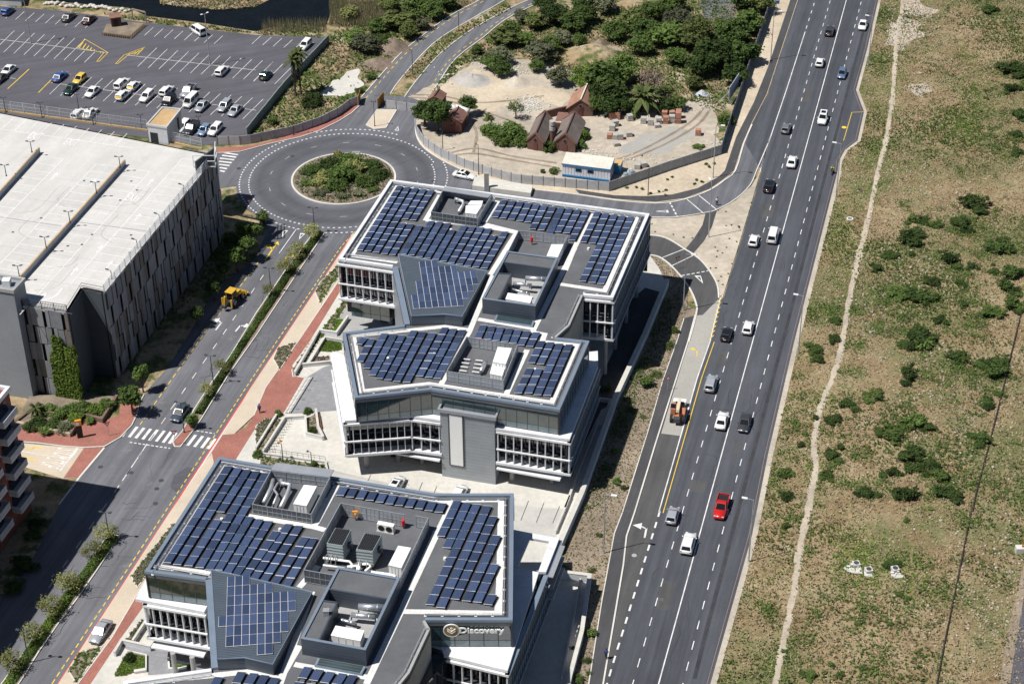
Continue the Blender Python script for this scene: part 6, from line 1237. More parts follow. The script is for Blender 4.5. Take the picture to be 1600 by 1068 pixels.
tag(gl.build('grass','grass_lawn'),'bright green grass patches in the field','grass',kind='stuff')
# ---- hedges in the median
def hedge(label,pts,w,h,mats,dens,group=None,name='hedge',z=.12):
    p=[Vector((a.x,a.y,0)) for a in pts]; L=sum((p[i+1]-p[i]).length for i in range(len(p)-1)); T=thing(name,label,'hedge',p[0],group); r=random.Random(int(L*100)); M_={m:MB() for m in mats}
    for i in range(int(L*dens)):
        d=r.uniform(0,L); c=along(p,d); q=along(p,min(L,d+.1)); t=(q-c); t=t.normalized() if t.length>0 else Vector((1,0,0)); nn=Vector((-t.y,t.x,0)); hh=h*(.65+.5*noise.noise(c*.45)); a=r.uniform(-1,1); zz=hh*math.sqrt(max(.05,1-a*a))*r.uniform(.35,1.)
        m=mats[0] if noise.noise(c*.3)+r.uniform(-.5,.5)<.15 else mats[-1]
        leaf_quad(M_[m],c+nn*a*w*.5+Vector((0,0,z+zz)),(nn*a+Vector((0,0,1))+rnd_dir(r)*.7).normalized(),r.uniform(.12,.26),r)
    for m in mats: M_[m].build('foliage',m,T)
    st2=MB()
    for i in range(int(L/1.2)): c=along(p,i*1.2); st2.cyl((c.x,c.y,0),.03,h*.6,5)
    st2.build('stem','bark',T)
hedge('upper hedge on the street median near the roundabout',px((500,364),(450,430),(404,500)),1.5,1.,['leaf_dark','leaf_mid'],260,'median hedges')
hedge('upper hedge on the street median behind zebra crossing',px((404,500),(358,570),(310,648)),1.3,.95,['leaf_dark','leaf_mid'],250,'median hedges')
hedge('lower hedge on the street median beside parked silver sedan',px((178,840),(140,890),(105,935),(70,985),(40,1030),(0,1090)),1.6,1.,['leaf_dark','leaf_mid','leaf_bright'],270,'median hedges')
gT='thin trees on the street median'
for i,(u,v,h,rd) in enumerate(((172,846,3.6,2.0),(152,872,3.4,1.9),(117,924,3.9,2.3),(88,962,3.8,2.2),(58,1004,3.7,2.1),(28,1048,3.7,2.2))):
    tree('thin yellowish tree on the lower median, %s from the far end'%['first','second','third','fourth','fifth','sixth'][i],u,v,h,rd,'leaf_olive','wisp',group=gT,trunk='bark_pale',tr=.06,lean=(-.5,.1))
for i,(u,v,h,rd) in enumerate(((492,374,3.6,2.0),(468,404,3.8,2.3),(450,429,3.8,2.1),(424,465,3,1.5),(352,584,3.2,1.8),(326,622,3.2,1.6))):
    tree('thin yellowish tree on the upper median, %s from the roundabout'%['first','second','third','fourth','fifth','sixth'][i],u,v,h,rd,'leaf_olive','wisp',group=gT,trunk='bark_pale',tr=.06,lean=(-.4,.1))
tree('dense small tree at the median nose by the zebra crossing',301,668,2.8,1.35,'leaf_mid','round',rz=1.4)
tree('tall green tree at the garage corner, farther of two',224,612,5.6,1.6,'leaf_mid','round',rz=2.,group='trees at the garage corner'); tree('bushy green tree at the garage corner, nearer of two',208,648,6.0,2.2,'leaf_mid','round',rz=2.6,group='trees at the garage corner')
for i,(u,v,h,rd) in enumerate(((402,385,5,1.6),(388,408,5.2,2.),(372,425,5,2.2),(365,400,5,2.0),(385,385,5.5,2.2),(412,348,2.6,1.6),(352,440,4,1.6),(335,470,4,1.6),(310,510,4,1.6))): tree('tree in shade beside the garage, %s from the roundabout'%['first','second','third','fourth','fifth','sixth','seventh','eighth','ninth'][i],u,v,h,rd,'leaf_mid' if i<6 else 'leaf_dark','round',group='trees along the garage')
# ---- roundabout island
for i,(dx,dy,w_,m,hz) in enumerate(((-6,2,40,'leaf_dark',.6),(-3,4.5,42,'leaf_dark',.6),(1,5.5,44,'leaf_mid',.6),(5,4,40,'leaf_dark',.6),(7,.5,36,'leaf_dark',.6),(4.5,-2.5,44,'leaf_mid',.55),(0,0,58,'leaf_mid',.75),(-4,-1.5,44,'leaf_olive',.6),(2,2.5,44,'leaf_olive',.8),(-1,-4,48,'leaf_mid',.6),(-7,-2,28,'leaf_mid',.5),(3,-6,34,'leaf_grey',.4),(-3.5,-6,34,'leaf_grey',.4),(.5,-7.5,34,'leaf_grey',.35),(6,-5,26,'leaf_mid',.45),(-1.5,7.5,30,'leaf_olive',.8))):
    c=RC+Vector((dx,dy,0)); 
    T=shrub('shrub %s in the planted roundabout island'%(['dark at left','dark at back left','mid green at back','dark at back right','dark at far right','mid green at right','largest at centre','olive left of centre','tall olive behind centre','mid green in front of centre','small at far left edge','grey low at front right','grey low at front left','grey low at front edge','small at front right edge','yellowish tall at rear edge'][i]),537,279,w_,m,'dense' if hz>.5 else 'bush',hz,'roundabout shrubs'); T.location=(c.x,c.y,.12)
hd=MB(); r=random.Random(3)
for i in range(2600):
    a=r.uniform(0,6.283); d=9.4*math.sqrt(r.random()); leaf_quad(hd,RC+Vector((d*math.cos(a),d*math.sin(a),.2+r.random()*.35)),(rnd_dir(r)+Vector((0,0,1))).normalized(),r.uniform(.15,.34),r)
tag(hd.build('ground_cover','leaf_mid'),'leafy ground cover filling the roundabout island','ground cover',kind='stuff')
# ---- wild ground north: trees, scrub, reeds
gW='trees on the wild ground'; leafm('leaf_olive2',(.085,.115,.032),(.16,.19,.06))
wild_t=[(1120,105,6.5,4.6,'leaf_dark'),(1098,118,6.,4.2,'leaf_dark'),(1145,70,6,4.2,'leaf_dark'),(1165,100,5.5,3.4,'leaf_dark'),(1150,130,5,3.2,'leaf_dark'),(1075,75,5.5,4.4,'leaf_mid'),(1040,70,5,4.2,'leaf_mid'),(1010,62,5,4.,'leaf_dark'),(1060,45,5,4.2,'leaf_mid'),(985,45,5,3.6,'leaf_mid'),(1020,30,4.5,3.6,'leaf_mid'),(960,62,4.5,3.2,'leaf_mid'),(1170,50,5.5,3.8,'leaf_mid'),(1185,20,5.5,3.8,'leaf_mid'),
 (870,38,5,4.,'leaf_dark'),(895,50,4.5,3.2,'leaf_mid'),(915,36,4.5,3.4,'leaf_mid'),(850,18,4,3.,'leaf_dark'),(945,20,4,3.,'leaf_mid'),(930,5,4,3.,'leaf_mid'),(905,10,4,3.,'leaf_dark'),(838,45,3.5,2.6,'leaf_mid'),(820,70,3.2,2.8,'leaf_mid'),(815,35,3,2.6,'leaf_mid'),
 (945,150,8.,4.2,'leaf_mid'),(918,140,6,3.8,'leaf_bright'),(970,130,6.5,3.6,'leaf_mid'),(958,165,6.5,3.4,'leaf_dark'),(935,165,5.5,2.8,'leaf_dark'),(875,133,4.5,3.2,'leaf_grey'),(845,95,4.5,3.6,'leaf_grey'),(860,82,4,2.6,'leaf_mid'),(838,112,3,1.9,'leaf_mid'),
 (625,45,4.5,4.0,'leaf_mid'),(650,22,4.5,3.8,'leaf_mid'),(675,28,4,3.2,'leaf_mid'),(692,12,4,3.2,'leaf_mid'),(640,60,3.5,2.6,'leaf_mid'),(572,80,4,3.6,'leaf_mid'),(555,72,3.5,3.,'leaf_mid'),(602,72,3,2.4,'leaf_mid'),(660,45,3,2.4,'leaf_grey'),(545,30,3,2.4,'leaf_olive'),
 (780,100,4,3.4,'leaf_mid'),(772,110,3.6,3.,'leaf_mid'),(790,70,4,3.4,'leaf_mid'),(785,118,3.2,2.6,'leaf_mid'),(745,85,2.4,1.6,'leaf_mid'),(952,182,4.5,2.4,'leaf_dark'),(975,178,4,2.2,'leaf_dark'),(1040,176,3.5,2.2,'leaf_dark'),(1060,172,3,1.8,'leaf_mid'),(930,176,4,2.2,'leaf_mid'),(1090,60,5,3.6,'leaf_mid'),(1135,58,4.5,3.2,'leaf_mid'),(1000,85,4.5,3.2,'leaf_mid'),(1055,100,4,2.8,'leaf_mid'),(1085,140,3,2.,'leaf_mid'),(880,70,3.5,2.6,'leaf_mid'),(905,72,3,2.,'leaf_mid'),(800,55,3.2,2.6,'leaf_mid'),(610,15,4,3.2,'leaf_mid'),(590,50,3.2,2.6,'leaf_mid'),(1160,15,5,3.4,'leaf_dark'),(1050,15,4.5,3.4,'leaf_mid')]
for i,(u,v,h,rd,m) in enumerate(wild_t):
    if m=='leaf_mid' and i%4==1: m='leaf_olive2'
    if m=='leaf_mid' and i%5==3: m='leaf_grey'
    where='by the dark fence at right' if u>1130 else ('in the dense thicket above the works yard' if u>955 and v<125 else ('around the old brick houses' if v>125 else ('between river and works road' if u<735 else ('beside the right works road' if u<835 else 'on the scrubby mound above the yard'))))
    tree('%s tree %s'%({'leaf_dark':'dark green','leaf_mid':'mid green','leaf_bright':'bright green','leaf_grey':'grey-green','leaf_olive':'olive','leaf_olive2':'olive green'}[m],where),u,v,h,rd*(1.0 if i%3 else 1.15),m,'dense' if i%3 else 'round',rz=h*.5,group=gW)
T=tree('bare grey-brown tree behind the palm',1015,150,7.,3.4,'leaf_twig','wisp',rz=3.2,trunk='bark_pale')
tree('large dark tree over the ruined shed',684,205,7.2,3.6,'leaf_dark','dense',rz=3.2); tree('second dark crown left of the ruined shed',664,198,6,2.9,'leaf_dark','dense',rz=2.6)
tree('leafy tree behind the ruined shed by silver tanks',733,180,4.5,2.4,'leaf_mid','round'); tree('thin pale-leaved tree among white rubble',806,186,4.6,1.9,'leaf_mid','wisp',rz=1.9)
for u,v,wd,l in ((770,208,46,'left'),(800,212,54,'largest middle'),(818,222,46,'right'),(785,222,46,'front')): shrub('broad-leaved green bush left of the brick houses, %s one'%l,u,v,wd,'leaf_mid','dense',.75,'bushes left of the brick houses')
shrub('round dark bush before the left brick gable',858,232,30,'leaf_mid','dense',.85); shrub('leafy plant between brick house and stacked bricks',912,215,26,'leaf_bright','dense',1.2); shrub('leafy plant right of brick house, nearer one',908,228,22,'leaf_mid','dense',1.2)
shrub('round dark bush in grass below the palms',488,160,44,'leaf_dark','dense',.75); shrub('low green bush by curved fence below the palms',428,192,30,'leaf_mid','bush',.6); shrub('green bush along the works road, upper',578,122,28,'leaf_mid','bush',.7); shrub('green bush along the works road, lower',562,142,24,'leaf_mid','bush',.7); shrub('green bush along the works road beside gate',545,152,26,'leaf_mid','bush',.6)
shrub('dark bush at the corner of the works yard fence',1135,190,34,'leaf_mid','dense',.9); shrub('bush inside the works yard beside long fence',1090,228,24,'leaf_mid','bush',.6); shrub('bush inside the yard fence left of prefab',864,268,24,'leaf_mid','bush',.7); shrub('small bush inside the yard fence left of another',846,268,14,'leaf_mid','bush',.7)
dry=MB(); gr=MB(); r=random.Random(21)
def inpoly(p,poly):
    c=False; j=len(poly)-1
    for i in range(len(poly)):
        a,b=poly[i],poly[j]
        if (a.y>p.y)!=(b.y>p.y) and p.x<(b.x-a.x)*(p.y-a.y)/(b.y-a.y)+a.x: c=not c
        j=i
    return c
ZONES=[px((516,60),(560,5),(760,-5),(690,25),(640,60),(600,100),(562,150),(545,160),(500,190),(400,215),(390,212),(450,140)),px((700,105),(760,62),(830,20),(1190,-5),(1180,60),(1130,180),(1080,160),(960,148),(880,105),(800,85),(740,98)),px((400,12),(340,17),(250,8),(250,-30),(430,-20)),px((160,22),(235,36),(400,53),(500,60),(505,45),(450,38),(400,51),(320,39),(230,27)),px((625,122),(690,60),(790,5),(800,14),(737,47),(687,85),(650,125)),px((665,160),(685,130),(712,92),(730,95),(700,125)),px((200,570),(240,520),(330,440),(395,370),(412,345),(350,372),(190,590))]
RUIN=px((496,152),(513,128),(545,109),(566,106),(563,128),(574,134),(545,151),(520,153))
for zi,Zp in enumerate(ZONES):
    x0,x1=min(p.x for p in Zp),max(p.x for p in Zp); y0,y1=min(p.y for p in Zp),max(p.y for p in Zp); A_=(x1-x0)*(y1-y0)
    for i in range(int(A_*5)):
        p=Vector((r.uniform(x0,x1),r.uniform(y0,y1),0))
        if not inpoly(p,Zp) or (inpoly(p,RUIN) and r.random()<.95): continue
        k=noise.noise(p*.12)+r.uniform(-.4,.4); tuft(gr if k>-.1 else dry,p,r.uniform(.25,.7),r,2)
tag(dry.build('grass','grass_dry'),'dry grass over the wild ground north of the roundabout','grass',kind='stuff'); tag(gr.build('undergrowth','leaf_mid'),'green undergrowth over the wild ground north of the roundabout','undergrowth',kind='stuff')
rd_=MB(); r=random.Random(4)
for i in range(5200):
    p=S(r.uniform(515,612),r.uniform(2,42)) if r.random()<.8 else S(r.uniform(410,510),r.uniform(36,52)); s=r.uniform(1.,2.2); a=r.uniform(0,6.28); d=Vector((math.cos(a),math.sin(a),0)); k=len(rd_.v); rd_.v+=[p-d*.05,p+d*.05,p+Vector((r.uniform(-.4,.4),r.uniform(-.4,.4),s))]; rd_.f.append((k,k+1,k+2))
tag(rd_.build('reeds','reed'),'tall pale reeds along the river bank','reeds',kind='stuff')
# ---- palms
def palm(label,u,v,h,rad,n=26,m='palm_leaf',skirt=True,bulb=False):
    p=S(u,v); T=thing('palm_tree',label,'palm',(p.x,p.y,0),'palms'); r=random.Random(int(u)); MB().tube([(0,0,-.1),(.05,0,h*.5),(0,.05,h)],[.32 if not bulb else .6,.26,.24],9).build('trunk','bark',T,local=True); mb=MB()
    for i in range(n):
        a=6.283*i/n*2.4+r.random()*.3; el=r.uniform(-.5,1.2); d=Vector((math.cos(a)*math.cos(el),math.sin(a)*math.cos(el),math.sin(el))); c=Vector((0,0,h)); prev=c; sd_=Vector((-math.sin(a),math.cos(a),0)); N=6
        pts=[c+d*rad*t-Vector((0,0,rad*.55*t*t)) for t in [k/N for k in range(N+1)]]
        for k in range(N):
            w0=rad*.13*math.sin(math.pi*min(.95,.12+k/N)); w1=rad*.13*math.sin(math.pi*min(.98,.12+(k+1)/N)); j=len(mb.v)
            mb.v+=[pts[k]-sd_*w0-Vector((0,0,w0*.5)),pts[k],pts[k]+sd_*w0-Vector((0,0,w0*.5)),pts[k+1]-sd_*w1-Vector((0,0,w1*.5)),pts[k+1],pts[k+1]+sd_*w1-Vector((0,0,w1*.5))]; mb.f+=[(j,j+1,j+4,j+3),(j+1,j+2,j+5,j+4)]
    mb.build('frond',m,T,local=True)
    if skirt:
        sk=MB()
        for i in range(160): a=r.uniform(0,6.283); z=h-r.uniform(.3,h*.45); d=Vector((math.cos(a),math.sin(a),0)); j=len(sk.v); e=Vector((-d.y,d.x,0))*.1; sk.v+=[d*.25+Vector((0,0,z))-e,d*.25+Vector((0,0,z))+e,d*.7+Vector((0,0,z-1.))]; sk.f.append((j,j+1,j+2))
        sk.build('dead_fronds','bark',T,local=True)
palm('tall fan palm, left of the pair beside car park wall',462,151,8.6,2.7,34); palm('tall fan palm, right of the pair beside car park wall',470,147,9.6,2.7,34)
palm('big feather palm with spreading crown above the brick pallets',1004,174,3.6,5.2,52,skirt=False,bulb=True); palm('small spiky palm on bare ground left of brick houses',762,187,.8,1.8,18,skirt=False); palm('small palm at left end of scrub above rubble',827,72,2.,2.4,20,skirt=False); palm('yucca-like palm in the planter by the garage',58,652,2.,2.0,22,skirt=False)
# ---- ivy and garden by the garage
iv=thing('climbing_plant','bright green creeper climbing the garage corner','creeper',GP[3]-Vector((0,0,ZG_)),None); mb=MB(); r=random.Random(9); A_,B_q=GP[3],GP[4]; nn=outn(A_,B_q)
for i in range(9500):
    t=r.random(); z=r.uniform(0,12.5); x=r.uniform(-.06,.46)+.1*noise.noise(Vector((z*.5,t,3)))
    if z>(12.3 if x>.17 else 10.6)-1.8*noise.noise(Vector((x*14,2,1)))-(3.5 if x>.38 else 0): continue
    if .15<x<.2 and z>5 and r.random()<.8: continue
    p=A_.lerp(B_q,x); leaf_quad(mb,Vector((p.x,p.y,z))+nn*r.uniform(.25,.75),(nn+rnd_dir(r)*.8).normalized(),r.uniform(.18,.36),r)
mb.build('foliage','leaf_bright',iv); MB().tube([A_.lerp(B_q,.15)+nn*.3-Vector((0,0,A_.z)),A_.lerp(B_q,.2)+nn*.3-Vector((0,0,A_.z-9))],[.08,.04],6).build('stem','bark',iv)
for i,(u,v,wd,m,hz) in enumerate(((75,640,34,'leaf_mid',.6),(95,648,38,'leaf_mid',.6),(110,640,36,'leaf_mid',.6),(130,638,38,'leaf_mid',.6),(150,640,36,'leaf_bright',.6),(165,632,34,'leaf_mid',.6),(100,668,32,'leaf_grey',.6),(84,662,30,'leaf_dark',.6),(60,660,32,'leaf_dark',.6),(45,665,28,'leaf_dark',.6),(118,652,30,'leaf_bright',.6),(70,672,26,'leaf_mid',.5),(140,655,20,'leaf_mid',.5))): shrub('garden shrub in the planter below garage, %s'%['back left','behind the grey one','back middle','back right of middle','bright at right','far right','silvery at front','dark at front left','dark at left','dark at far left','bright at centre','low at front edge','low beside pylon wall'][i],u,v,wd,m,'dense',hz,'garden shrubs',z=.5)
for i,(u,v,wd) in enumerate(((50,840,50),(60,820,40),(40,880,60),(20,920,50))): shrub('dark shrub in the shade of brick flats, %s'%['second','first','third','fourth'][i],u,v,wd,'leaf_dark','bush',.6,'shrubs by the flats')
# ---- beds, lawns and verge planting
def bed(label,poly,n,s,m,z=.1,rows=False,kind='leaf',name='bed_plants'):
    r=random.Random(len(poly)*n); x0,x1=min(p.x for p in poly),max(p.x for p in poly); y0,y1=min(p.y for p in poly),max(p.y for p in poly); mb=MB(); k=0; t=0
    while k<n and t<n*30:
        t+=1; p=Vector((r.uniform(x0,x1),r.uniform(y0,y1),0))
        if not inpoly(p,poly): continue
        k+=1; p.z=z
        if kind=='grass': tuft(mb,p,s*r.uniform(.6,1.3),r,2)
        else:
            for j in range(12): e=rnd_dir(r); e.z=abs(e.z); leaf_quad(mb,p+e*s*r.uniform(.4,1.),(e+rnd_dir(r)*.5).normalized(),s*r.uniform(.5,.9),r)
    return tag(mb.build(name,m),label,'plants' if kind!='grass' else 'lawn',kind='stuff')
def bedslab(poly,m='mulch',h=.13): slab('planting_bed',poly,h,m); struct('bed_kerb',MB().ribbon(poly,.14,-.02,h+.04,closed=True),'kerb_stone')
b1=q4(1,1)([(370,760),(400,700),(545,560),(560,600),(420,800),(405,835)]); bedslab(b1); bed('low shrubs in the triangular bed below the far office wing',b1,130,.28,'leaf_mid')
b2=q4(1,1)([(395,1020),(560,800),(590,810),(460,1020),(350,1068)]); bedslab(b2); bed('low shrubs in the bed beside the brick walk',b2,120,.3,'leaf_mid')
b3=Z3([(120,270),(150,200),(200,180),(285,160),(215,270),(165,350)]); bedslab(b3); bed('low plants in the teardrop bed on the sandy strip',b3,110,.25,'leaf_grey')
b4=Z3([(250,350),(400,130),(450,90),(460,110),(280,395),(258,398)]); bedslab(b4); bed('low plants in the long bed left of the ramp wall',b4,110,.25,'leaf_mid')
b5=Z3([(440,220),(480,130),(590,160),(595,210),(520,225)]); slab('lawn_base',b5,.14,'mulch'); bed('bright lawn left of the middle office wing',b5,1500,.2,'grass_lawn',.14,kind='grass',name='lawn')
b5b=Z3([(520,95),(575,0),(610,0),(560,95)]); slab('lawn_base',b5b,.14,'mulch'); bed('bright lawn strip beside the far office wing',b5b,900,.2,'grass_lawn',.14,kind='grass',name='lawn')
b6=Z3([(380,320),(420,260),(510,255),(520,310)]); slab('planting_bed',b6,.14,'mulch'); bed('brownish shrubs in bed beneath the lawn',b6,60,.25,'leaf_twig')
b7=Z3([(0,740),(60,690),(125,690),(60,790),(0,900)]); bedslab(b7); bed('rows of low plants in bed beside person in blue',b7,130,.22,'leaf_grey')
b8=Z3([(0,900),(145,680),(190,700),(50,935),(0,960)]); slab('planting_bed',b8,.14,'mulch'); bed('low plants between two white walls by the plaza',b8,60,.22,'leaf_mid')
b9=Z3([(40,945),(480,1010),(495,1068),(20,1020)]); bedslab(b9); bed('rows of low plants in bed behind the foreground roof',b9,150,.25,'leaf_mid')
b10=Z3([(345,690),(420,650),(430,770),(470,830),(355,805)]); bedslab(b10); bed('low plants in the plaza planter with bench',b10,40,.2,'leaf_grey')
for i,(u,v,wd) in enumerate(((435,646,16),(480,642,16),(488,672,16),(402,710,18),(490,725,16))): shrub('small round dark shrub in plaza beds, %s'%['left end','above planter bench','in planter by bench','left of bike racks','behind the foreground parapet'][i],u,v,wd,'leaf_mid','dense',1.1,'plaza shrubs',z=.12)
b11=q4(0,3)([(820,395),(1080,70),(1130,60),(860,470)]); bedslab(b11); bed('rows of low plants beside red line left of the foreground block',b11,260,.25,'leaf_grey')
b12=q4(0,3)([(430,990),(490,880),(640,835),(480,1068)]); bedslab(b12); bed('low plants in bed in front of silver sedan',b12,110,.25,'leaf_mid')
b13=Z4([(60,700),(180,540),(270,430),(330,450),(180,680)]); bedslab(b13); bed('low shrubs beside brick walk under the foreground block',b13,90,.25,'leaf_grey')
b14=Z4([(0,960),(130,760),(310,800),(310,940),(190,960),(100,990),(0,1000)]); slab('lawn_base',b14,.16,'mulch'); bed('bright lawn at the foot of the foreground block',b14,1500,.2,'grass_lawn',.16,kind='grass',name='lawn'); struct('bed_kerb',MB().ribbon(b14[1:4],.2,-.02,.5),'kerb_stone')
b15=Z4([(530,840),(700,880),(830,890),(640,930),(540,930)]); slab('lawn_base',b15,.16,'mulch'); bed('small bright lawn under the foreground block overhang',b15,300,.2,'grass_lawn',.16,kind='grass',name='lawn'); struct('bed_kerb',MB().ribbon(b15,.25,-.02,.45,closed=True),'white_metal')
shrub('dark bush on the lawn at foot of the foreground block',202,1028,22,'leaf_dark','dense',1.,z=.15); shrub('small bush in the white-edged lawn planter',297,1040,12,'leaf_dark','dense',1.1,z=.15)
vb=[p for p in verge]; bed('sparse low plants over the planted verge beside highway',vb,1100,.13,'leaf_grey',.06); bed('greener plants over the planted verge beside highway',vb,260,.18,'leaf_mid',.06)
dg=bed('dry weeds over the planted verge beside highway',vb,5000,.22,'grass_dry',.05,kind='grass',name='weeds')
gV='bushes on the verge beside the highway'
for i,(u,v,wd) in enumerate(((1055,515,22),(1046,540,24),(1005,600,34),(1025,585,26),(950,610,20),(938,608,22),(960,705,22),(948,730,18),(965,752,22),(1005,650,14),(925,990,26),(918,1030,22),(905,1060,22),(925,890,18),(935,835,14),(920,1050,14),(895,1010,12),(985,640,20),(975,760,16))): shrub('loose green bush on the verge, %s down the retaining wall'%['first','second','third','fourth','fifth','sixth','seventh','eighth','ninth','tenth','eleventh','twelfth','thirteenth','fourteenth','fifteenth','sixteenth','seventeenth','eighteenth','nineteenth'][i],u,v,wd,'leaf_mid','wisp' if i%2 else 'bush',.9,gV)
rv_=random.Random(44)
wl=px((1036,455),(1009,532),(964,629),(911,780),(885,850)); sv_=MB()
for i in range(5200):
    c=along([Vector((p.x,p.y,0)) for p in wl],rv_.uniform(0,62)); p=c+Vector((abs(rv_.gauss(0,1.6))+.6,-.1,rv_.uniform(.05,.55)))
    if noise.noise(c*.22)+rv_.uniform(-.3,.3)<-.05: continue
    leaf_quad(sv_,p,(rnd_dir(rv_)+Vector((0,0,1))).normalized(),rv_.uniform(.1,.26),rv_)
tag(sv_.build('ground_cover','leaf_mid'),'weedy green strip at the foot of the long retaining wall','weeds',kind='stuff')
for i,(u,v) in enumerate(((952,283),(967,283),(950,276),(975,285),(988,292),(1030,294),(1040,300),(1041,292),(1086,282),(1097,279),(1087,276),(1103,251),(1108,256),(1116,250),(1050,271),(1042,275))): shrub('small round shrub planted in the sandy verge',u,v+4,8,'leaf_mid','bush',.8,'small shrubs in the sandy verge',z=.06) if i>4 else shrub('small round shrub in the sandy verge beside yard fence corner',u+28,v+9,8,'leaf_mid','bush',.8,'small shrubs in the sandy verge',z=.06)
bi=bed('scattered weeds on the sandy traffic island',isl,26,.22,'leaf_mid',.08)
# ================================================================ fences, walls, houses, street furniture
mat('fence_dark',(.11,.125,.14),.8,.12,.3,2); mat('wall_green',(.2,.25,.25),.85,.1,.3,2); mat('wall_white',(.66,.67,.68),.8,.07,.3,2); mat('tile_orange',(.34,.185,.125),.85,.2,.5,5); mat('tile_brown',(.19,.16,.14),.9,.25,.4,5); mat('brick_old',(.15,.085,.068),.9,.25,.5,6); mat('brick_orange',(.40,.2,.14),.9,.2,1,8); mat('block_grey',(.42,.40,.37),.9,.15,1,8); mat('shed_red',(.13,.055,.046),.8,.25,.6,4); mat('shed_roof',(.235,.125,.1),.85,.25,.5,4); mat('trim_blue',(.03,.2,.42),.6,.1); mat('cream_roof',(.62,.6,.52),.8,.12,.4,3); mat('sign_red',(.6,.04,.04),.5,.05); mat('timber',(.3,.25,.2),.9,.2,1,6); mat('sign_blue',(.05,.12,.4),.5,.05)
def fence(label,pts,h,step,m,pm,name='fence',cat='fence',z=0.,th=.1,group=None):
    v=[Vector((p.x,p.y,0)) for p in pts]; T=thing(name,label,cat,Vector((v[0].x,v[0].y,z)),group); L=sum((v[i+1]-v[i]).length for i in range(len(v)-1)); n=max(1,round(L/step)); po=None
    for i in range(n):
        a=along(v,L*(i+.03)/n); b=along(v,L*(i+.97)/n); d=.02*((i*7)%3-1); MB().bar(Vector((a.x,a.y,z+h/2+d)),Vector((b.x,b.y,z+h/2+d)),th,h).build('fence_panel',m,T)
    for i in range(n+1):
        a=along(v,L*i/n)
        if po is None: po=MB().box((a.x,a.y,z+h/2+.06),(.16,.18,h+.12)).build('fence_post',pm,T); a0=a
        else: o=bpy.data.objects.new('fence_post',po.data); COL.objects.link(o); o.parent=T; o.location=a-a0
    return T
fence('pale grey concrete panel fence curving round the works yard',FN[:8],1.95,2.1,'fence_concrete','panel_grey',z=.05); fence('grey concrete panel fence from yard corner towards the highway',FN[7:10],2.1,2.4,'fence_grey','fence_concrete',z=.05); fence('tall dark fence between wild thicket and the highway verge',FN[9:],2.3,3.,'fence_dark','fence_grey',z=.05)
fence('grey panel fence curving above the brick footway by roundabout',px((340,226),(384,226),(400,222),(455,211),(500,196),(530,181),(548,167),(560,163)),1.9,2.2,'fence_concrete','panel_grey'); fence('grey-green wall along the right side of the car park',px((386,213),(445,140),(514,67)),1.9,3.,'wall_green','fence_concrete',name='boundary_wall',cat='wall',th=.2)
fence('grey panel fence across the works road entrance',px((603,169),(625,172),(652,176)),1.9,2.,'fence_concrete','panel_grey')
for i,(a,b) in enumerate((((560,166),(563,155)),((590,170),(600,158)))):
    A,B=S(*a),S(*b); T=thing('works_gate','rusty steel gate leaf at works entrance, %s one'%['left','right'][i],'gate',A,'works gates'); MB().bar(A+Vector((0,0,1.1)),B+Vector((0,0,1.1)),.08,2.1).build('leaf','rust',T); MB().cyl(A,.1,2.4,8).build('post','fence_grey',T); MB().bar(A+Vector((-.1,0,.3)),B+Vector((-.1,0,1.9)),.1,.1).build('brace','rust',T)
# retaining and plaza walls
def wall(label,pts,w,h,m='wall_white',z=0.,cap=True):
    T=thing('low_wall',label,'wall',Vector((pts[0].x,pts[0].y,z))); MB().ribbon(pts,w,z,z+h).build('wall',m,T)
    if cap: MB().ribbon(pts,w+.08,z+h,z+h+.06).build('coping','wall_white' if m!='wall_white' else 'concrete_pale',T)
    return T
wall('long white retaining wall between the offices and the planted verge',px((1042,447),(1007,532),(962,629),(909,780),(871,867)),.7,1.5); wall('white retaining wall right of the foreground block',px((873,903),(921,909),(909,996),(890,1068),(880,1115)),.5,1.4)
wall('low blue-white parapet beside the middle wing',Z5([(690,45),(795,60),(708,295),(682,280),(450,850),(370,1060)]),.25,.8)
wall('low white parapet behind the foreground terrace',Z6([(410,0),(325,205)]),.2,.8); wall('thin white parapet right of the shaded court',Z6([(470,480),(430,720),(365,1040)]),.2,.7)
wall('white ramp wall left of the middle wing, long one',Z3([(270,392),(440,95),(560,112),(640,0)]),.3,.9); wall('white ramp wall below the lawn',Z3([(325,330),(520,310)]),.3,.8); wall('white wall along ramp beside the lawn',Z3([(370,320),(480,140),(600,160)]),.2,.7)
wall('white wall edging the bike rack terrace',Z3([(50,935),(200,698),(345,688),(352,808),(462,835)]),.25,.75); wall('white wall left of the bike rack terrace',Z3([(0,905),(145,672)]),.25,.6); wall('white kerb wall below bike terrace',Z3([(45,940),(485,1000),(500,1068)]),.2,.5); wall('white planter wall beside bench',Z3([(418,645),(435,770),(470,840)]),.3,.9)
wall('white zigzag wall at the foot of the foreground block',Z4([(0,800),(70,680),(350,740),(405,660)]),.3,1.0); wall('white low wall left of court steps',Z4([(180,680),(330,450)]),.25,.9); wall('white ledge before the small lawn',Z4([(190,965),(315,945)]),.4,.5)
stp=thing('steps','shallow white-edged steps from brick walk up to the dark paving','steps',S(460,612))
for i in range(4): MB().ribbon(Z3([(195+14*i,655-2*i),(348+14*i,408-2*i)]),.3,.1,.14+.07*i).build('tread','concrete_pale' if i%2==0 else 'concrete_grey',stp)
hr=thing('handrail','thin steel handrails on the plaza steps','handrail',S(455,605)); 
for t in (.1,.37,.63,.9):
    a,b=Z3([(195,655),(348,408)]); c=a.lerp(b,t); MB().tube([c,c+Vector((0,0,.95)),c+Vector((1.6,.1,1.1)),c+Vector((1.6,.1,.2))],.03,6).build('rail','steel',hr)
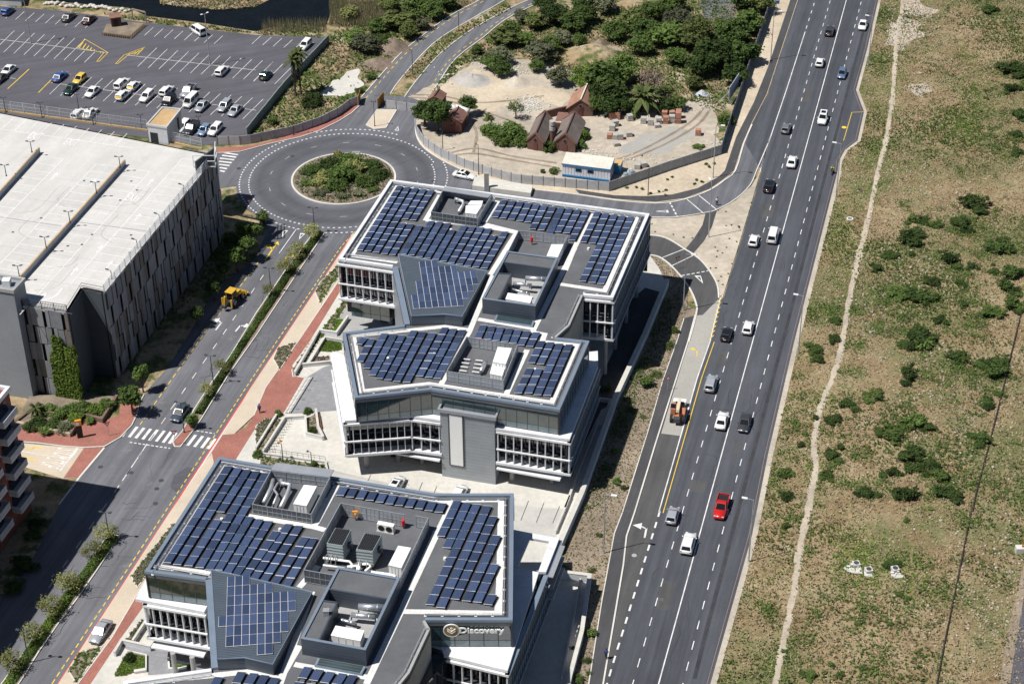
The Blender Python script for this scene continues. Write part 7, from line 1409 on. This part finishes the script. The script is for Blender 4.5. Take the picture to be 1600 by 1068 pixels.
bn=Z3([(440,720)])[0]; T=thing('bench','brown timber bench on white plaza planter','bench',bn); a,b=Z3([(430,672),(446,765)]); MB().bar(a+Vector((0,0,.55)),b+Vector((0,0,.55)),.55,.1).build('seat',mat('bench_wood',(.22,.08,.04),.7,.15),T); MB().bar(a+Vector((0,0,.3)),b+Vector((0,0,.3)),.4,.4).build('base','concrete_pale',T)
a,b=Z3([(205,712),(75,925)])
for i in range(12):
    c=a.lerp(b,i/11); T=thing('bike_rack','steel hoop bike rack in the row along the white terrace wall','bike rack',c,'bike racks'); MB().tube([c+Vector((.2,0,.1)),c+Vector((.2,0,.8)),c+Vector((.95,.15,.8)),c+Vector((.95,.15,.1))],.035,6).build('hoop','dark_metal',T)
T=thing('railing','thin grey railing along the edge above planted bed','railing',Z3([(100,930)])[0]); pts=Z3([(60,935),(485,995)]); MB().tube(lift(pts,1.3),.03,6).build('rail','dark_metal',T); MB().tube(lift(pts,.9),.02,6).build('rail','dark_metal',T)
for i in range(12): c=pts[0].lerp(pts[1],i/11); MB().cyl((c.x,c.y,.4),.025,.9,6).build('baluster','dark_metal',T)
c=Z3([(168,848)])[0]; T=thing('traffic_cone','orange traffic cone by the bike racks','cone',c); MB().cyl(c+Vector((0,0,.1)),.18,.7,10,.04).build('cone','orange_gloss',T); MB().box(c+Vector((0,0,.13)),(.45,.45,.06)).build('base','orange_gloss',T)
# lamps
def pole_lamp(label,u,v,h,ang,m='galv',arm=1.6,twin=False,group='tall highway lamps',r=.11):
    p=S(u,v); T=thing('street_lamp',label,'street lamp',p,group); MB().tube([p,p+Vector((0,0,h))],[r,r*.55],8).build('pole',m,T); MB().cyl(p,r*1.7,.25,8).build('base',m,T)
    for s in ((1,-1) if twin else (1,)):
        d=Vector((math.cos(ang),math.sin(ang),0))*s; e=p+Vector((0,0,h-.03)); MB().tube([e,e+d*arm*.6+Vector((0,0,.12))],r*.4,6).build('arm',m,T); o=MB().bar(e+d*arm*.55+Vector((0,0,.12)),e+d*arm*1.05+Vector((0,0,.16)),.34,.13).build('lamp_head','unit_white' if m=='galv' else m,T)
rt_=R(165); lf_=R(-15)
for u,v,l,a in ((1356,103,'at top of the field verge',rt_),(1306,308,'beside rider on the field verge',rt_),(1247,552,'midway along the field verge',rt_),(1169.5,877,'nearest on the field verge',rt_),(1067.5,485,'beside the slip road mouth',lf_),(943,864,'nearest on the planted verge',lf_),(1107,371,'on the sandy traffic island',R(100)),(1114,278,'on the sandy verge by the yard corner',lf_),(1204,94,'on the sandy verge at top',lf_)):
    pole_lamp('tall pale highway lamp '+l,u,v,11.4 if v<860 or u>1000 else 10.9,a)
gS='dark street lamps'
for u,v,h,l in ((288,676,5.9,'at the median nose beside zebra crossing'),(172,845,5.4,'at top of the lower median'),(46,1035,5.9,'near the bottom of lower median'),(492,366,5.6,'at top of median by the roundabout'),(424,460,5.4,'second down the upper median'),(334,602,5.9,'third down the upper median')): pole_lamp('dark twin street lamp '+l,u,v,h,R(-8),'dark_metal',.9,True,gS,.1)
for u,v,h,l in ((1012.5,305,6.2,'on sandy verge before the yard fence'),(692,235,4.6,'inside the yard fence curve'),(748,273,6.6,'standing at yard fence by white sedan'),(585.7,198,5.6,'on the gate island'),(645,117,5.8,'between the works roads, nearer'),(717,49,4.8,'between the works roads, farther'),(459,212,6.,'at curved fence over brick footway'),(313,210,4.,'at the garage end of the car park'),(123,170,3.2,'beyond the garage roof fence')): pole_lamp('dark street lamp '+l,u,v,h,R(180),'dark_metal',.5,True if u<640 else False,gS,.09)
for u,v,l in ((48.5,67.5,'left'),(328.3,101.3,'right')): pole_lamp('very tall car park lamp, %s one'%l,u,v,11.8,R(40),'galv',.9,True,'car park lamps',.13)
for u,v,l in ((442.5,722,'left'),(488,735,'right')): pole_lamp('short black lamp behind the foreground parapet, %s one'%l,u,v,3.6,R(170),'dark_metal',.6,False,gS,.1)
# signs
def yield_sign(label,u,v,h,up=False,head=0,group='triangular road signs'):
    p=S(u,v); T=thing('road_sign',label,'road sign',p,group); MB().cyl(p,.04,h,6).build('post','galv',T); c=p+Vector((0,0,h+.2)); n=Vector((math.cos(head),math.sin(head),0)); x=Vector((-n.y,n.x,0)); s=-1 if not up else 1
    def tri(k,off): q=[c+x*.5*k-Vector((0,0,s*.3*k)),c-x*.5*k-Vector((0,0,s*.3*k)),c+Vector((0,0,s*.58*k))]; return MB().face3([v_+n*off for v_ in q]).face3([v_-n*.02 for v_ in q][::-1])
    tri(1.,.02).build('sign_rim','sign_red',T); tri(.6,.04).build('sign_face','unit_white',T)
yield_sign('give way sign on brick footway corner',170.5,681,2.2,head=R(-60)); yield_sign('give way sign on the median nose',274.5,695,2.3,head=R(-80)); yield_sign('give way sign by roundabout at the garage corner',391,331,2.2,head=R(-70)); yield_sign('warning triangle sign on dark footway',1043,610,2.3,True,R(-80)); yield_sign('give way sign in the slip road',1058,420,2.,head=R(-60))
p=S(1150,163); T=thing('billboard','grey-white billboard beside the tall dark fence','billboard',p); a,b=S(1138,165),S(1153,142); MB().bar(a+Vector((0,0,2.6)),b+Vector((0,0,2.6)),.15,3.0).build('board',mat('board_face',(.34,.37,.46),.6,.15,1,3),T)
for c in (a.lerp(b,.15),a.lerp(b,.85)): MB().cyl(c,.09,4,8).build('post','galv',T)
MB().bar(S(1122,160),a.lerp(b,.5)+Vector((0,0,2.4)),.1,.1).build('strut','galv',T)
p=S(1212,22); T=thing('info_sign','small blue and white information sign at top of the verge','sign',p); MB().cyl(p,.06,3.2,6).build('post','galv',T); MB().box(p+Vector((0,0,3.2)),(1.3,.1,1.5)).build('board','sign_blue',T); MB().box(p+Vector((0,-.07,3.5)),(1.1,.04,.5)).build('panel','unit_white',T)
p=S(557,245); T=thing('name_board','white road name board at the back of the roundabout island','sign',p); MB().box(p+Vector((0,0,1.)),(1.5,.08,.35)).build('board','unit_white',T)
for s in (-.5,.5): MB().cyl(p+Vector((s,0,0)),.04,1.,6).build('post','galv',T)
p=S(515,309); T=thing('marker_sign','small pink and white chevron sign on the roundabout island','sign',p); MB().box(p+Vector((0,0,.6)),(1.2,.06,.4)).build('board','unit_white',T); MB().box(p+Vector((-.3,-.04,.6)),(.3,.03,.3)).box(p+Vector((.3,-.04,.6)),(.3,.03,.3)).build('chevron','sign_red',T); MB().cyl(p,.04,.5,6).build('post','galv',T)
# old brick houses
def house(label,NL,NR,d,depth,hw_,hr_,roof,wallm='brick_old',ov=.35,name='brick_house',para_=True):
    A,B=S(*NL),S(*NR); x=(B-A); W=x.length; x.normalize(); d=Vector((d[0],d[1],0)).normalized(); T=thing(name,label,'house',(A+B)/2); C,D=B+d*depth,A+d*depth; Z=Vector((0,0,1)); m1=(A+B)/2; m2=(C+D)/2
    mb=MB(); mb.face3([A,B,B+Z*hw_,m1+Z*hr_,A+Z*hw_]); mb.face3([C,D,D+Z*hw_,m2+Z*hr_,C+Z*hw_]); mb.face3([B,C,C+Z*hw_,B+Z*hw_]); mb.face3([D,A,A+Z*hw_,D+Z*hw_]); mb.build('wall',wallm,T)
    th=.12; r1,r2=m1-d*ov*.3+Z*(hr_+th),m2+d*ov*.3+Z*(hr_+th)
    for s,(P1,P2) in ((1,(B,C)),(-1,(A,D))):
        e1=P1+x*s*ov-d*ov*.3+Z*(hw_-ov*.5+th); e2=P2+x*s*ov+d*ov*.3+Z*(hw_-ov*.5+th); q=[r1,e1,e2,r2]; n=(q[1]-q[0]).cross(q[2]-q[0]).normalized(); q=q if n.z>0 else q[::-1]; lo=[v-Z*.14 for v in q]; mb=MB().add(q+lo,[(0,1,2,3),(7,6,5,4),(0,4,5,1),(1,5,6,2),(2,6,7,3),(3,7,4,0)]); mb.build('roof',roof,T)
    MB().bar(r1+Z*.05,r2+Z*.05,.25,.14).build('ridge','brick_old' if roof!='tile_orange' else 'cream_roof',T)
    if para_:
        for (P1,M1,P2) in ((A,m1,B),(D,m2,C)):
            mb=MB(); mb.bar(P1+Z*(hw_+.15)-x*.1,M1+Z*(hr_+.3),.35,.3); mb.bar(P2+Z*(hw_+.15)+x*.1,M1+Z*(hr_+.3),.35,.3); mb.build('gable_coping','shed_roof',T)
    c=m1+Z*(hw_+.45)-d*.05; n=-d; MB().tube([c,c+n*.06],.32,16).build('round_window','black',T); MB().tube([c,c+n*.04],.44,16).build('window_surround','shed_roof',T)
    mb=MB(); c2=B.lerp(C,.5)+x*.03; 
    for t in (.25,.6): q_=B.lerp(C,t)+x*.04+Z*1.1; MB().box(q_,(.08,.8,.9),math.atan2(x.y,x.x)).build('window','black',T)
    q_=m1-d*.05+Z*.85; MB().box(q_,(.8,.1,1.7),math.atan2(x.y,x.x)).build('door','shed_red',T)
    return T
rv=Z7([(447,340)],3.6)[0]-Z7([(362,545)],3.6)[0]
house('left of two joined brick houses with grey-brown tiled gable roofs',(824,233),(849,237),(rv.x,rv.y),rv.length*.98,1.9,3.7,'tile_brown'); house('right of two joined brick houses with grey-brown tiled gable roofs',(867,235),(898.5,239),(rv.x,rv.y),rv.length,1.9,3.8,'tile_brown')
rc=Z7([(540,72)],3.8)[0]-Z7([(480,212)],3.8)[0]; house('brick house with bright orange tiled roof and creeper on its gable',(888,182),(926,182),(rc.x,rc.y),rc.length,1.9,3.8,'tile_orange',ov=.5,para_=False)
p=S(863,226); T=thing('brick_chimney','grey smoke stack on bracket between the two brick houses','chimney',p); MB().cyl(p,.45,3.6,12).build('shaft','brick_old',T); MB().cyl(p+Vector((0,0,3.3)),.62,.8,14).build('drum','block_grey',T); MB().cyl(p+Vector((0,0,4.4)),.6,.9,14).build('pot','block_grey',T); MB().cyl(p+Vector((0,0,4.1)),.45,.3,12).build('neck','dark_metal',T)
T=thing('yard_wall','low ruined brick wall joining the brick houses','wall',S(880,200)); MB().ribbon(px((852,185),(870,180),(890,176)),.4,0,1.6).build('wall','brick_old',T); MB().ribbon(px((866,204),(878,205)),.4,0,1.8).build('wall','brick_old',T); MB().prism(px((868,200),(884,200),(888,188),(872,187)),1.6,1.75).build('lean_to_roof','shed_roof',T)
shrub('dark creeper on the gable of the orange-roofed house',896,172,22,'leaf_dark','dense',1.3,cat='creeper',name='creeper')
house('ruined brown shed with rusty tin roof beside the big dark tree',(692,208),(721,208.5),(.28,.96),4.6,2.4,3.6,'shed_roof','shed_red',.2,'tin_shed',False); house('small brown hut behind the big dark tree',(668,172),(690,172),(.28,.96),3.2,2.2,3.2,'shed_roof','shed_red',.2,'tin_shed',False)
for i,(a,b) in enumerate((((697,166),(713,170)),((713,168),(732,174)))):
    A,B=S(*a,2.6),S(*b,2.6); T=thing('water_tank','silver cylindrical tank on stand behind ruined shed, %s one'%['left','right'][i],'tank',Vector((A.x,A.y,0)),'silver tanks'); MB().tube([A,B],.6,12).build('tank','unit_white',T,smooth=True); mb=MB()
    for q_ in (A.lerp(B,.2),A.lerp(B,.8)): mb.box((q_.x,q_.y,1.),(.3,.9,2.))
    mb.build('stand','timber',T)
# prefab office and container
A,B=S(878.5,276),S(953,285.5); x=(B-A).normalized(); d=Vector((-x.y,x.x,0)); T=thing('site_cabin','long white prefab cabin with blue trim and cream roof','cabin',A); f_=[A,B,B+d*3.4,A+d*3.4]; Z=Vector((0,0,1)); mat('cabin_white',(.62,.64,.70),.6,.05)
MB().prism(f_,.45,2.9).build('wall','cabin_white',T); MB().prism([p+(p-(A+B)/2-d*1.7)*.0 for p in f_],.0,.45).build('plinth','trim_blue',T); MB().add([A-x*.1-d*.15+Z*2.9,B+x*.1-d*.15+Z*2.9,B+x*.1+d*3.6+Z*3.5,A-x*.1+d*3.6+Z*3.5],[(0,1,2,3)]).build('roof','cream_roof',T); MB().add([B,B+d*3.4,B+d*3.4+Z*3.45,B+Z*2.9],[(0,1,2,3)]).build('end_wall','cabin_white',T)
MB().bar(A-x*.12-d*.16+Z*2.85,B+x*.12-d*.16+Z*2.85,.08,.28).build('fascia','trim_blue',T); MB().bar(B+x*.05-d*.1+Z*2.85,B+x*.05+d*3.5+Z*3.4,.08,.22).build('fascia','trim_blue',T); MB().bar(A-d*.05+Z*.5,B-d*.05+Z*.5,.1,.25).build('skirt','trim_blue',T)
for t in (.34,.59): c=A.lerp(B,t)-d*.03+Z*1.9; MB().box(c,(1.25,.06,.8),math.atan2(x.y,x.x)).build('window','trim_blue',T); MB().box(c-d*.03,(1.,.04,.55),math.atan2(x.y,x.x)).build('pane','car_glass',T)
for i in range(1,16): c=A.lerp(B,i/16)-d*.02+Z*1.6; MB().box(c,(.04,.04,2.2),math.atan2(x.y,x.x)).build('panel_rib','panel_pale',T)
c=S(964,272); T=thing('container','small blue container with tan top beside site cabin','container',c); MB().box(c+Vector((0,1,1.)),(1.8,2.2,2.),math.atan2(x.y,x.x)).build('body','trim_blue',T); MB().box(c+Vector((0,1,2.05)),(1.9,2.3,.1),math.atan2(x.y,x.x)).build('lid','wood_tan',T)
for u,v,k in ((975,276,'left'),(984,272,'right')): c=S(u,v); T=thing('drum','grey-blue drum lying by the yard fence, %s one'%k,'drum',c,'drums'); MB().tube([c+Vector((0,0,.45)),c+Vector((.9,.4,.45))],.42,12).build('barrel','pale_drum' if 'pale_drum' in MATS else mat('pale_drum',(.3,.38,.45),.6,.1),T); MB().tube([c+Vector((.43,.19,.45)),c+Vector((.5,.22,.45))],.45,12).build('hoop','dark_metal',T)
# pallets of bricks
f4=lambda x,y:(900+x/6.667,160+y/6.667)
PAL=[(375,170,'o',1.5),(432,170,'o',1.5),(560,185,'g',1.2),(702,212,'g',1.2),(778,230,'g',1.2),(862,215,'g',1.1),(845,255,'g',.6),(935,215,'o',1.3),(922,160,'o',1.4),(998,205,'g',1.3),(998,160,'o',1.3),(1063,212,'o',2.2),(1066,160,'o',1.6),(1272,338,'o',1.2),(378,290,'g',1.2),(412,245,'g',1.1),(352,372,'o',.8),(462,380,'g',1.1),(405,375,'g',.8),(552,350,'g',.9),(420,448,'g',.7),(640,685,'g',.9),(708,668,'g',.9)]
nm=['far left end','far left second','third from the left','in front of palm, first','in front of palm, second','in front of palm, third','low one in front','middle of right group','back of right group, left','grey one of right group','back of right group, middle','tallest, right end','back right corner','alone at right of yard','grey, left column front','grey, left column back','low, tumbled','grey, beside the tumbled one','pale, low, left','alone, centre left','small, near the track','by the yard fence, left','by the yard fence, right']
for i,(x_,y_,k,h) in enumerate(PAL):
    u,v=f4(x_,y_); p=S(u,v); r=random.Random(i); T=thing('brick_pallet','pallet of %s in works yard, %s'%('orange bricks' if k=='o' else 'grey blocks',nm[i]),'bricks',p,'pallets in the works yard',r.uniform(-.3,.3)); n=max(2,round(h/.28))
    for j in range(n): MB().box((r.uniform(-.03,.03),r.uniform(-.03,.03),.15+.28*(j+.5)),(1.12-.02*(j%2),1.1-.02*(j%2),.265)).build('brick_layer','brick_orange' if k=='o' else 'block_grey',T,local=True)
    MB().box((0,0,.06),(1.2,1.15,.12)).build('pallet','timber',T,local=True)
# rubble, mounds, boulders
rb=MB(); r=random.Random(31)
for (u,v),n_,s_ in (((828,163),300,1.5),((815,172),120,1.2),((760,98),120,1.5),((800,110),120,1.8),((1125,228),60,1.5),((935,250),80,2.2),((915,238),60,1.5),((700,120),40,1.4),((1105,160),60,1.6),((1000,255),60,3.)):
    c=S(u,v)
    for i in range(n_): p=c+Vector((r.gauss(0,s_),r.gauss(0,s_*1.2),0)); s=r.uniform(.08,.34); rb.box(p+Vector((0,0,s*.3)),(s*r.uniform(.6,1.6),s,s*.6),r.uniform(0,3))
tag(rb.build('rubble','concrete_pale'),'white rubble heaps in the works yard','rubble',kind='stuff')
def mound(label,u,v,rad,h,m):
    c=S(u,v); T=MB(); n=18; k=7
    for i in range(k+1):
        for j in range(n): a=6.283*j/n; q_=i/k; rr=rad*q_*(1+.22*noise.noise(Vector((math.cos(a)*2,math.sin(a)*2,u)))); T.v.append(c+Vector((rr*math.cos(a),rr*.9*math.sin(a),max(-.05,h*(math.cos(q_*math.pi)*.5+.5)*(1+.4*noise.noise(Vector((rr*.6,a*2,v))))-.02))))
    for i in range(k):
        for j in range(n): T.f.append((i*n+j,(i+1)*n+j,(i+1)*n+(j+1)%n,i*n+(j+1)%n))
    return tag(T.build('earth_mound',m,smooth=True),label,'mound')
mound('brown rubble mound beside the works road',613,75,4.2,2.2,mat('rubble_brown',(.22,.17,.13),.95,.35,.5,3)); mound('grey sand heap at the edge of works yard',738,126,4.4,1.3,'block_grey'); mound('pale sand heap beside white rubble',808,130,3.6,1.3,'dirt_pale'); mound('grassy mound above the works yard',930,88,8.,2.4,'wild_ground'); mound('brown earth bank along the works road',590,100,4.,1.2,'rubble_brown'); mound('dry twig heap on the grassy mound',938,72,2.6,1.6,'rubble_brown')
def graf():
    m,t,b=nodes('graffiti'); f=nz(t,1.4,3,.6,pos(t)); t.links.new(ramp(t,f,[(.36,(.5,.5,.48)),(.44,(.1,.3,.55)),(.52,(.6,.62,.62)),(.58,(.55,.2,.08)),(.66,(.4,.4,.38))]),b.inputs['Base Color']); return m
c=S(1097,148); o=mound('graffiti-painted rock with blue and orange at edge of scrub',1097,147,1.5,.9,graf())
rbx=random.Random(2)
for i in range(30):
    u=68+i*4.6+rbx.uniform(-1,1); v=5.5+i*.45+rbx.uniform(-2.5,2.5); p=S(u,v); s=rbx.uniform(.35,.75); T=thing('boulder','pale boulder in row between car park and river','boulder',p,'boulders on the river bank',rbx.uniform(0,3)); mb=MB()
    n=8
    for k in range(4):
        for j in range(n): a=6.283*j/n; rr=s*math.sin(math.pi*(.18+.22*k))*(1+.25*noise.noise(Vector((j*1.3,k*1.7,i)))); mb.v.append(Vector((rr*math.cos(a),rr*.8*math.sin(a),s*(.05+.33*k))))
    for k in range(3):
        for j in range(n): mb.f.append((k*n+j,k*n+(j+1)%n,(k+1)*n+(j+1)%n,(k+1)*n+j))
    mb.f.append(tuple(3*n+j for j in range(n))); mb.build('stone','concrete_pale',T,local=True)
# kiosk and its planter at the river end of the car park
p=S(182,42); T=thing('kiosk','dark red timber hut in the slatted planter island','kiosk',p); MB().box(p+Vector((0,0,1.3)),(2.2,2.4,2.6),R(18)).build('wall','shed_red',T); MB().box(p+Vector((0,0,2.7)),(2.5,2.7,.2),R(18)).build('roof','shed_roof',T); MB().box(p+Vector((.3,-1.25,1.1)),(.9,.08,2.),R(18)).build('door','black',T)
pl=q4(0,0)([(638,222),(660,165),(800,150),(912,160),(815,245)]); T=thing('planter_island','low slatted timber planter around the red hut','planter',pl[0]); MB().prism([(sum(pl,Vector())/5)+(p_-sum(pl,Vector())/5)*.94 for p_ in pl],0,.6).build('soil','mulch',T)
for a,b in ((pl[0],pl[4]),(pl[4],pl[3])):
    n=int((b-a).length/.45)
    for i in range(n): c=a.lerp(b,i/n); e=(b-a).normalized()*.25; MB().bar(c+Vector((0,0,.02)),c+e+Vector((0,0,1.)),.1,.16,up=Vector((0,1,0))).build('slat','wood_tan' if i%2 else 'timber',T)
T=thing('timber_frame','weathered timber goal-like frame at the river edge','frame',S(208,31)); a,b=S(208,31),S(229,36); 
for c in (a,b): MB().bar(c,c+Vector((0,0,2.6)),.25,.25).build('post','timber',T)
MB().bar(a+Vector((0,0,2.6)),b+Vector((0,0,2.6)),.25,.3).build('beam','timber',T)
T=thing('shed','white-roofed shed at top left corner','shed',S(10,5)); MB().prism(px((-40,-6),(-40,5),(34,10),(37,-2)),0,2.2).build('wall','panel_pale',T); MB().prism(px((-42,-8),(-42,6),(34.5,11),(38,-3)),2.2,2.35).build('roof','unit_white',T)
# field things
for i,(pts,mh) in enumerate((([(470,352),(497,308),(575,322),(590,385),(520,378)],[(550,330)]),([(595,365),(610,345),(652,352),(645,400),(600,398)],[(628,368)]),([(760,395),(772,348),(812,352),(852,410),(800,418)],[(793,362)]))):
    pp=q4(3,3)(pts); T=thing('concrete_slab','white concrete slab with round manhole in the field, %s one'%['left','middle','right'][i],'slab',pp[0],'concrete slabs in the field'); MB().prism(ragged(pp,.25,.6),-.05,.14).build('slab','concrete_pale',T)
    for m_ in mh: c=q4(3,3)([m_])[0]; MB().box(c+Vector((0,0,.4)),(1.0,1.0,.4),.2).build('chamber','concrete_pale',T); MB().cyl(c+Vector((0,0,.62)),.38,.03,16).build('manhole','dark_metal',T)
    for k in range(3): c=pp[k].lerp(pp[(k+2)%5],.3); MB().box(c+Vector((0,0,.3)),(.5,.25,.2),k).build('loose_block','wall_white',T)
c=S(1328,342.5); T=thing('tyre','pale discarded tyre lying in the green verge','tyre',c); mb=MB(); n=20
for j in range(n): a=6.283*j/n; mb.v+=[c+Vector((.62*math.cos(a),.62*math.sin(a),0)),c+Vector((.62*math.cos(a),.62*math.sin(a),.2)),c+Vector((.4*math.cos(a),.4*math.sin(a),.2)),c+Vector((.4*math.cos(a),.4*math.sin(a),0))]
for j in range(n):
    for k in range(4): A_=j*4+k; B_r=j*4+(k+1)%4; C_=((j+1)%n)*4+(k+1)%4; D_=((j+1)%n)*4+k; mb.f.append((A_,B_r,C_,D_))
mb.build('ring','wall_white',T)
PLN=curve(px((1612,440),(1600,474),(1585,532),(1565,616),(1545,696),(1525,771),(1519,801),(1516,806),(1495,911),(1475,1008),(1460,1090)),4); T=thing('ground_pipe','long thin dark pipe crossing the right side of the field','pipe',PLN[0]); MB().tube([p+Vector((0,0,.16+.06*noise.noise(p*.3))) for p in PLN],.11,7).build('pipe',mat('pipe_dark',(.045,.035,.03),.9,.3,1,4),T)
for i in range(0,len(PLN),6): p=PLN[i]; MB().box(p+Vector((0,0,.06)),(.5,.4,.14)).build('sleeper','timber',T)
tr=flat('rail_bed',px((1612,860),(1588,1000),(1578,1068),(1570,1110),(1660,1110),(1660,860)),.05,'asphalt_lot'); flat('dry_margin',px((1600,880),(1572,1000),(1562,1068),(1555,1110),(1572,1110),(1580,1068),(1590,1000),(1613,880)),.03,'dirt')
p=S(1593,862); T=thing('marker_block','pale concrete block with rusty post at right edge','post',p); MB().box(p+Vector((0,0,.5)),(1.3,1.,1.)).build('block','concrete_pale',T); MB().cyl(p+Vector((.3,0,1.)),.12,3.4,8).build('post','rust',T)
mhm=MB()
for u,v in ((157,729),(205,738),(252,750),(245,763),(243,786)): mhm.cyl(S(u,v,.018),.4,.008,14)
mhm.build('manhole_cover','dark_metal',st); mhm=MB()
for u,v in ((457,244),(373,263),(677,283)): mhm.cyl(S(u,v,.03),.45,.008,14)
mhm.build('manhole_cover','dark_metal',ring)
for o in bpy.data.objects:
    b_=o.name.split('.')[0]
    if b_ in ('tyre_mark','deck_drain','clamp_rail','ballast_rail_and_shade','rail_foot','pipe_frame','fence_post') and o.data and len(o.data.polygons)>=12: o['kind']='stuff'

# ---- labels: things that share a wording are told apart by their order from the left of the picture
ORD=['first','second','third','fourth','fifth','sixth','seventh','eighth','ninth','tenth','eleventh','twelfth','thirteenth','fourteenth','fifteenth','sixteenth']
by={}
for o in bpy.data.objects:
    if o.parent is None and o.get('label') and o.get('kind') is None: by.setdefault(o['label'],[]).append(o)
def upx(o): d=o.location-Vector((0,0,CAMH)); return d.dot(CX)/d.dot(_f)
for l,os_ in by.items():
    if len(os_)<2: continue
    os_.sort(key=upx)
    for i,o in enumerate(os_):
        if i<16: t='%s from left'%ORD[i]
        else: t='%s from right'%ORD[min(15,len(os_)-1-i)]
        o['label']=(l+', '+t) if len((l+' '+t).split())<=16 else l
